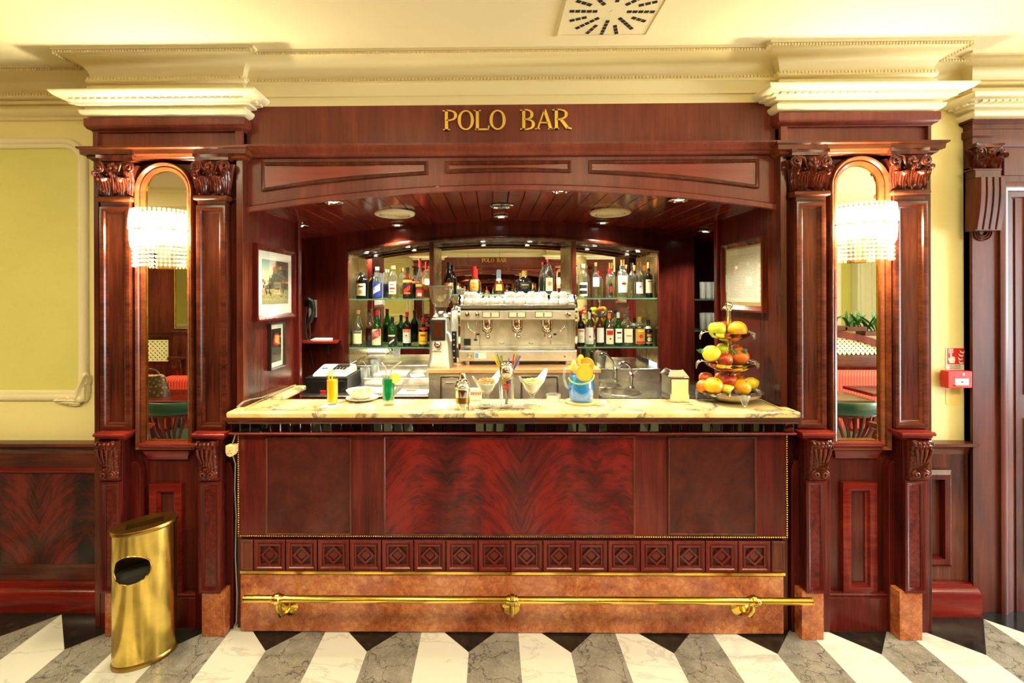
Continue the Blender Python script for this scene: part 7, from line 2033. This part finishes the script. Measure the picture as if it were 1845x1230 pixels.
# pilaster strip and tall mirror of the booth
m0, m1 = RM(318, 500, Yv), RM(338, 595, Yv)
b = MB().box(m0.x, m0.x+.62, YBO+.02, YBO+.03, m1.z+.02, 2.3); o = b.obj('booth_mirror', plain('smoky_mirror', (.45,.42,.34,1), .03, 1), origin=(m0.x, YBO, 1.2), smooth=0); tag(o, 'smoky wall mirror panel above the left booth', 'mirror')
b = MB().sweep(rect(m0.x, m1.z+.02, m0.x+.62, 2.3), [(0, 0), (0, .016), (-.01, .02), (-.014, 0)], 'xz', 0, closed=True); b.v = [(v[0], YBO+.02-v[1], v[2]) for v in b.v]; b.obj('gilt_edge', BRASS, o, smooth=0)
b = MB().box(m0.x-.01, m0.x+.14, YBO+.02, YBO+.05, 0, m1.z); struct(b.obj('trim_53', WOODV, bevel=.004))
p = RM(330, 655, Yv)
tt = thing('wall_bracket', 'carved mahogany bracket on the booth wall above the sofa', 'bracket', (m0.x+.06, YBO+.05, p.z-.1))
b = MB().box(m0.x-.02, m0.x+.15, YBO+.05, YBO+.13, p.z+.06, p.z+.09); b.obj('bracket_cap', WOODV, tt, bevel=.004)
b = MB()
b.grid(lambda u, v: (m0.x+.01+.11*u, YBO+.055+.06*(.3+.7*v)*(1+.12*sin(v*14))+.006*abs(sin(u*3*pi)), p.z-.14+.20*v), 14, 14); b.obj('carving', CARVE, tt, smooth=70, solid=.004)

# right divider
dR = thing('booth_divider', 'low mahogany divider with lattice and curved top rail behind the right booth', 'divider', (4.4, YBO, 0))
xd0, xd1 = XB, XWR-.05
za_, zb_ = RM(1543, 660, Yv).z, RM(1543, 640, Yv).z
b = MB().box(xd0, xd1, YBO-.06, YBO, 0, zb_); b.obj('lower_panel', WOODV, dR, smooth=0)
b = MB().sweep([(xd1, YBO), (xd0, YBO)], [(0, za_), (.03, za_), (.04, zb_-.02), (.03, zb_), (0, zb_)]); b.obj('middle_rail', WOODH, dR, smooth=40)
p0, p1 = RM(1503, 594, Yv), RM(1584, 614, Yv)
def railz(x):
    t = min((x-p0.x)/(p1.x-p0.x), 1.25); return p0.z-(p0.z-p1.z)*(t*.6+.4*t*t) if t > 0 else p0.z+.02*t
xs = [xd0+(3.2)*i/30 for i in range(31)]
xs = [x for x in xs if x < p1.x+.45]
b = MB().prism([(x, railz(x)) for x in xs]+[(x, railz(x)-.075) for x in xs[::-1]], YBO-.07, YBO+.03); b.obj('curved_rail', WOODRV, dR, smooth=30)
b = MB().box(xs[-1], xd1, YBO-.06, YBO, zb_, railz(xs[-1])); b.obj('end_panel', WOODV, dR, smooth=0)
lattice(xd0+.02, xs[-1]-.01, zb_+.003, p0.z+.06, YBO-.02, '', dR, lambda x: max(railz(x)-.06, zb_+.01))
# plants
def plant(x, y, z, label, grp, seed, n=16, s=1.0, ymin=-9):
    random.seed(seed)
    t = thing('potted_plant', label, 'plant', (x, y, z), grp)
    b = MB().box(x-.12, x+.12, y-.07, y+.07, z, z+.05); b.obj('pot', WOODV, t, bevel=.006)
    b = MB()
    for i in range(n):
        a = random.uniform(0, 2*pi); L = random.uniform(.16, .30)*s; lean = random.uniform(.3, 1.0); w = random.uniform(.014, .026)*s
        d = Vector((cos(a), sin(a)*.6, 0)); sd = Vector((-d.y, d.x, 0)).normalized()
        o = Vector((x+random.uniform(-.07, .07), y+random.uniform(-.03, .03), z+.04))
        def lf(u, v):
            u = u*2-1
            q = o+d*(L*lean*v**1.3)+Vector((0, 0, L*(v-.45*lean*v*v)))+sd*(u*w*sin(pi*min(.97, v*.92+.06)))
            return (q.x, max(q.y, ymin), q.z-.003*abs(u))
        b.grid(lf, 4, 8)
    b.obj('foliage', LEAF, t, smooth=70)
for k in range(10):
    x = -2.45+k*.545
    plant(x, YOPP+.13, .96, 'leafy green pot plant on the ledge facing the bar, under the wide lounge mirror', 'plants facing the bar', 20+k, 16, 1.0, YOPP+.045)
for k, px in enumerate((1497, 1531, 1567)):
    q = RM(px, 594, Yv+.04); plant(q.x, YBO-.02, max(railz(q.x-.12), railz(q.x+.12))+.001, 'leafy green pot plant on the divider rail behind the right booth', 'plants on the divider', 50+k, 18, .8 if k < 2 else 1.1)

# sofas
def sofa(label, x0, x1, y, ztop):
    t = thing('banquette', label, 'sofa', ((x0+x1)/2, y+.3, 0))
    b = MB().box(x0, x1, y+.04, y+.48, 0, .30); b.obj('base', WOODV, t, bevel=.006)
    n = max(1, int((x1-x0)/.62)); w = (x1-x0)/n
    for i in range(n):
        b = MB().box(x0+i*w+.004, x0+(i+1)*w-.004, y+.195, y+.50, .30, .46); b.obj('seat_cushion', FABRIC, t, bevel=.04, seg=4)
        b = MB().box(x0+i*w+.004, x0+(i+1)*w-.004, y+.03, y+.19, .44, ztop); b.obj('back_cushion', FABRIC, t, bevel=.055, seg=5)
sofa('red striped banquette along the left booth wall, seen in the left mirror', -5.0, -2.82, YBO+.05, RM(330, 678, 2*YMIR-YBO-.2).z)
sofa('red striped banquette against the lattice divider, seen in the right mirror', 2.85, 6.2, YBO+.05, RM(1545, 668, 2*YMIR-YBO-.2).z)
# tables
TABLET = wood('table_top_mahogany', srgb(70,18,14), srgb(108,30,22), srgb(130,44,32), 'x', .15)
TABLEW = wood('table_top_brown', srgb(84,60,40), srgb(112,84,58), srgb(134,104,74), 'x', .2)
def table(label, x0, x1, y0, y1, mat, z=.72):
    t = thing('lounge_table', label, 'table', ((x0+x1)/2, (y0+y1)/2, 0))
    b = MB().box(x0, x1, y0, y1, z-.03, z); b.obj('table_top', mat, t, bevel=.006)
    cx, cy = (x0+x1)/2, (y0+y1)/2
    b = MB().lathe([(.05, 0.02), (.05, .03), (.032, .05), (.03, .6), (.05, z-.03)], (cx, cy, 0), 20); b.obj('pedestal', BLACKP, t, smooth=50)
    b = MB().lathe([(.2, 0), (.2, .012), (.06, .03), (.05, .03)], (cx, cy, 0), 28); b.obj('foot', BLACKP, t, smooth=40)
a = RM(262, 722, 4.02); c = RM(342, 700, 4.54)
table('dark red polished table before the left banquette, seen in the left mirror', a.x-.45, a.x+.72, .06, .556, TABLET)
q = RM(1570, 722, 4.02)
table('brown table in front of the right banquette, nearer the bar', q.x-.85, q.x+.05, .10, .54, TABLEW)
q2 = RM(1536, 706, 4.3)
table('dark table beside the window end of the right banquette', q2.x+.04, q2.x+.85, .10, .45, TABLET, .76)
# handbag on the left table
h = RM(272, 722, 4.1)
t = thing('handbag', 'brown patterned handbag standing on the left lounge table', 'bag', (h.x-.06, .40, .7205))
b = MB(); b.grid(lambda u, v: ((h.x-.08)+(.17-.05*v*v)*(1 if cos(2*pi*u) >= 0 else -1)*abs(cos(2*pi*u))**.6, .38+.075*(1-.55*v)*(1 if sin(2*pi*u) >= 0 else -1)*abs(sin(2*pi*u))**.6, .7205+.19*v+.012*v*cos(2*pi*u)), 28, 8)
b.obj('bag_body', BAGM, t, smooth=70)
b = MB().tube([(h.x-.08+.09*cos(a_), .38, .905+.07*sin(a_)) for a_ in [pi*i/14 for i in range(15)]], .007, 8); b.obj('bag_handle', BAGM, t)
b = MB()
for k in range(4): b.ball((h.x-.1+.04*k, .38, .905), .03, 8, 6, 1, .8, .7)
b.obj('scarf', plain('pale_scarf', srgb(226,190,150), .8), t, smooth=70)
# chairs with a green pad and fanned slats; the back faces the bar
CHW = wood('chair_mahogany', srgb(66,20,15), srgb(98,34,26), srgb(120,50,38), 'z', .2)
def chair0(label, x, y):
    t = thing('lounge_chair', label, 'chair', (x, y, 0), 'green leather lounge chairs')
    def bk(u, h): return Vector((x+u*.235*(1+.12*h), y+.20-.10*u*u+.05*h, .46+.34*h))
    n = 16
    b = MB(); vs = []
    b.grid(lambda u, v: tuple(bk(u*2-1, 1.0)+Vector((0, .018*cos(2*pi*v), -.045+.052*sin(2*pi*v)))), 18, 12); b.obj('back_pad', LEATHER, t, smooth=80)
    b = MB().tube([bk(-1+2*i/n, .70)+Vector((0, 0, 0)) for i in range(n+1)], .016, 8); b.obj('back_rail', CHW, t)
    for k in range(6):
        u = -.62+1.24*k/5; b = MB(); p0 = bk(u*.42, .02)+Vector((0, -.02, 0)); p1 = bk(u, .70)
        pts = [p0.lerp(p1, i/6)+Vector((0, .02*sin(pi*i/6), 0)) for i in range(7)]
        b.tube(pts, [.010, .011, .011, .012, .014, .018, .02], 6); b.obj('slat', CHW, t)
    for s in (-1, 1):
        b = MB().tube([(x+s*.20, y+.17, 0), (x+s*.20, y+.185, .25), bk(s*.86, .0), bk(s*.95, .45), bk(s, .75)], [.014, .017, .019, .017, .015], 8); b.obj('rear_leg', CHW, t)
        b = MB().tube([(x+s*.21, y-.20, 0), (x+s*.22, y-.21, .25), (x+s*.235, y-.20, .44)], [.013, .016, .018], 8); b.obj('front_leg', CHW, t)
        b = MB().tube([bk(s, .60), (x+s*.27, y+.05, .66), (x+s*.285, y-.10, .655), (x+s*.28, y-.19, .61), (x+s*.26, y-.20, .52), (x+s*.235, y-.19, .44)], .014, 8); b.obj('arm', CHW, t, smooth=70)
    b = MB().prism_z([(x-.24, y-.22), (x+.24, y-.22), (x+.20, y+.19), (x-.20, y+.19)], .40, .445); b.obj('seat_frame', CHW, t, bevel=.01)
    b = MB().prism_z([(x-.22, y-.205), (x+.22, y-.205), (x+.185, y+.17), (x-.185, y+.17)], .445, .49); b.obj('seat', LEATHER, t, bevel=.02, seg=4)
    return t
cc = RM(282, 728, 3.5)
ch = chair0('green leather chair with fanned wooden slats, by the handbag table, seen in the left mirror', cc.x, .95-.2)
dup(ch, (cc.x+.68, .78, 0), 'green leather armchair nearest the bar counter at the left table', .35)
c2 = RM(1543, 726, 3.6)
dup(ch, (c2.x, .76, 0), 'green leather chair with fanned slats at the brown table, seen in the right mirror', 0)
dup(ch, (c2.x+.80, .84, 0), 'green leather chair nearest the window at the brown table', -.2)
# ---------------------------------------------------------------- light
w = bpy.data.worlds.new('world'); SC.world = w; w.use_nodes = True
w.node_tree.nodes['Background'].inputs[0].default_value = (.75, .85, 1, 1)
w.node_tree.nodes['Background'].inputs[1].default_value = 1.2
SC.view_settings.view_transform = 'Standard'; SC.view_settings.look = 'None'; SC.view_settings.gamma = 1
SC.view_settings.use_curve_mapping = False
SC.view_settings.exposure = 0.5
SC.cycles.use_denoising = True
SC.cycles.max_bounces = 12; SC.cycles.diffuse_bounces = 4; SC.cycles.glossy_bounces = 8; SC.cycles.transparent_max_bounces = 24; SC.cycles.transmission_bounces = 8
SC.cycles.sample_clamp_indirect = 6
SC.cycles.caustics_reflective = False; SC.cycles.caustics_refractive = False
# unseen ceiling lamps added to light the room, kept out of the mirrors
proto = None
for x, wh in ((-4.4, 'over the far end of the lounge'), (-2.25, 'over the first lounge table'), (-.75, 'in front of the bar, window end away'), (.85, 'in front of the bar, nearer the window'), (2.5, 'over the second lounge table'), (4.8, 'beside the window')):
    p = (x, .25, ZC)
    lb = 'unseen square glowing ceiling panel lamp ' + wh
    if proto is None:
        proto = thing('unseen_ceiling_lamp', lb, 'lamp', p, 'unseen ceiling panel lamps')
        b = MB().box(p[0]-.31, p[0]+.31, p[1]-.31, p[1]+.31, ZC-.02, ZC); b.obj('unseen_lamp_tray', WHITEP, proto, smooth=0)
        b = MB().box(p[0]-.28, p[0]+.28, p[1]-.28, p[1]+.28, ZC-.024, ZC-.019); b.obj('diffuser', LAMP_UNSEEN, proto, smooth=0)
    else: dup(proto, p, lb)
    ld = bpy.data.lights.new('unseen_ceiling_light', 'AREA'); ld.size = .55; ld.energy = 22; ld.color = (1, .88, .52)
    lo = bpy.data.objects.new('unseen_ceiling_light', ld); COL.objects.link(lo); lo.location = (x, .25, ZC-.03)
ld = bpy.data.lights.new('daylight', 'AREA'); ld.shape = 'RECTANGLE'; ld.size = 2.4; ld.size_y = 2.1; ld.energy = 480; ld.color = (.86, .93, 1)
lo = bpy.data.objects.new('daylight', ld); COL.objects.link(lo); lo.location = (XWR+.2, .7, 1.42); lo.rotation_euler = (0, radians(90), 0)
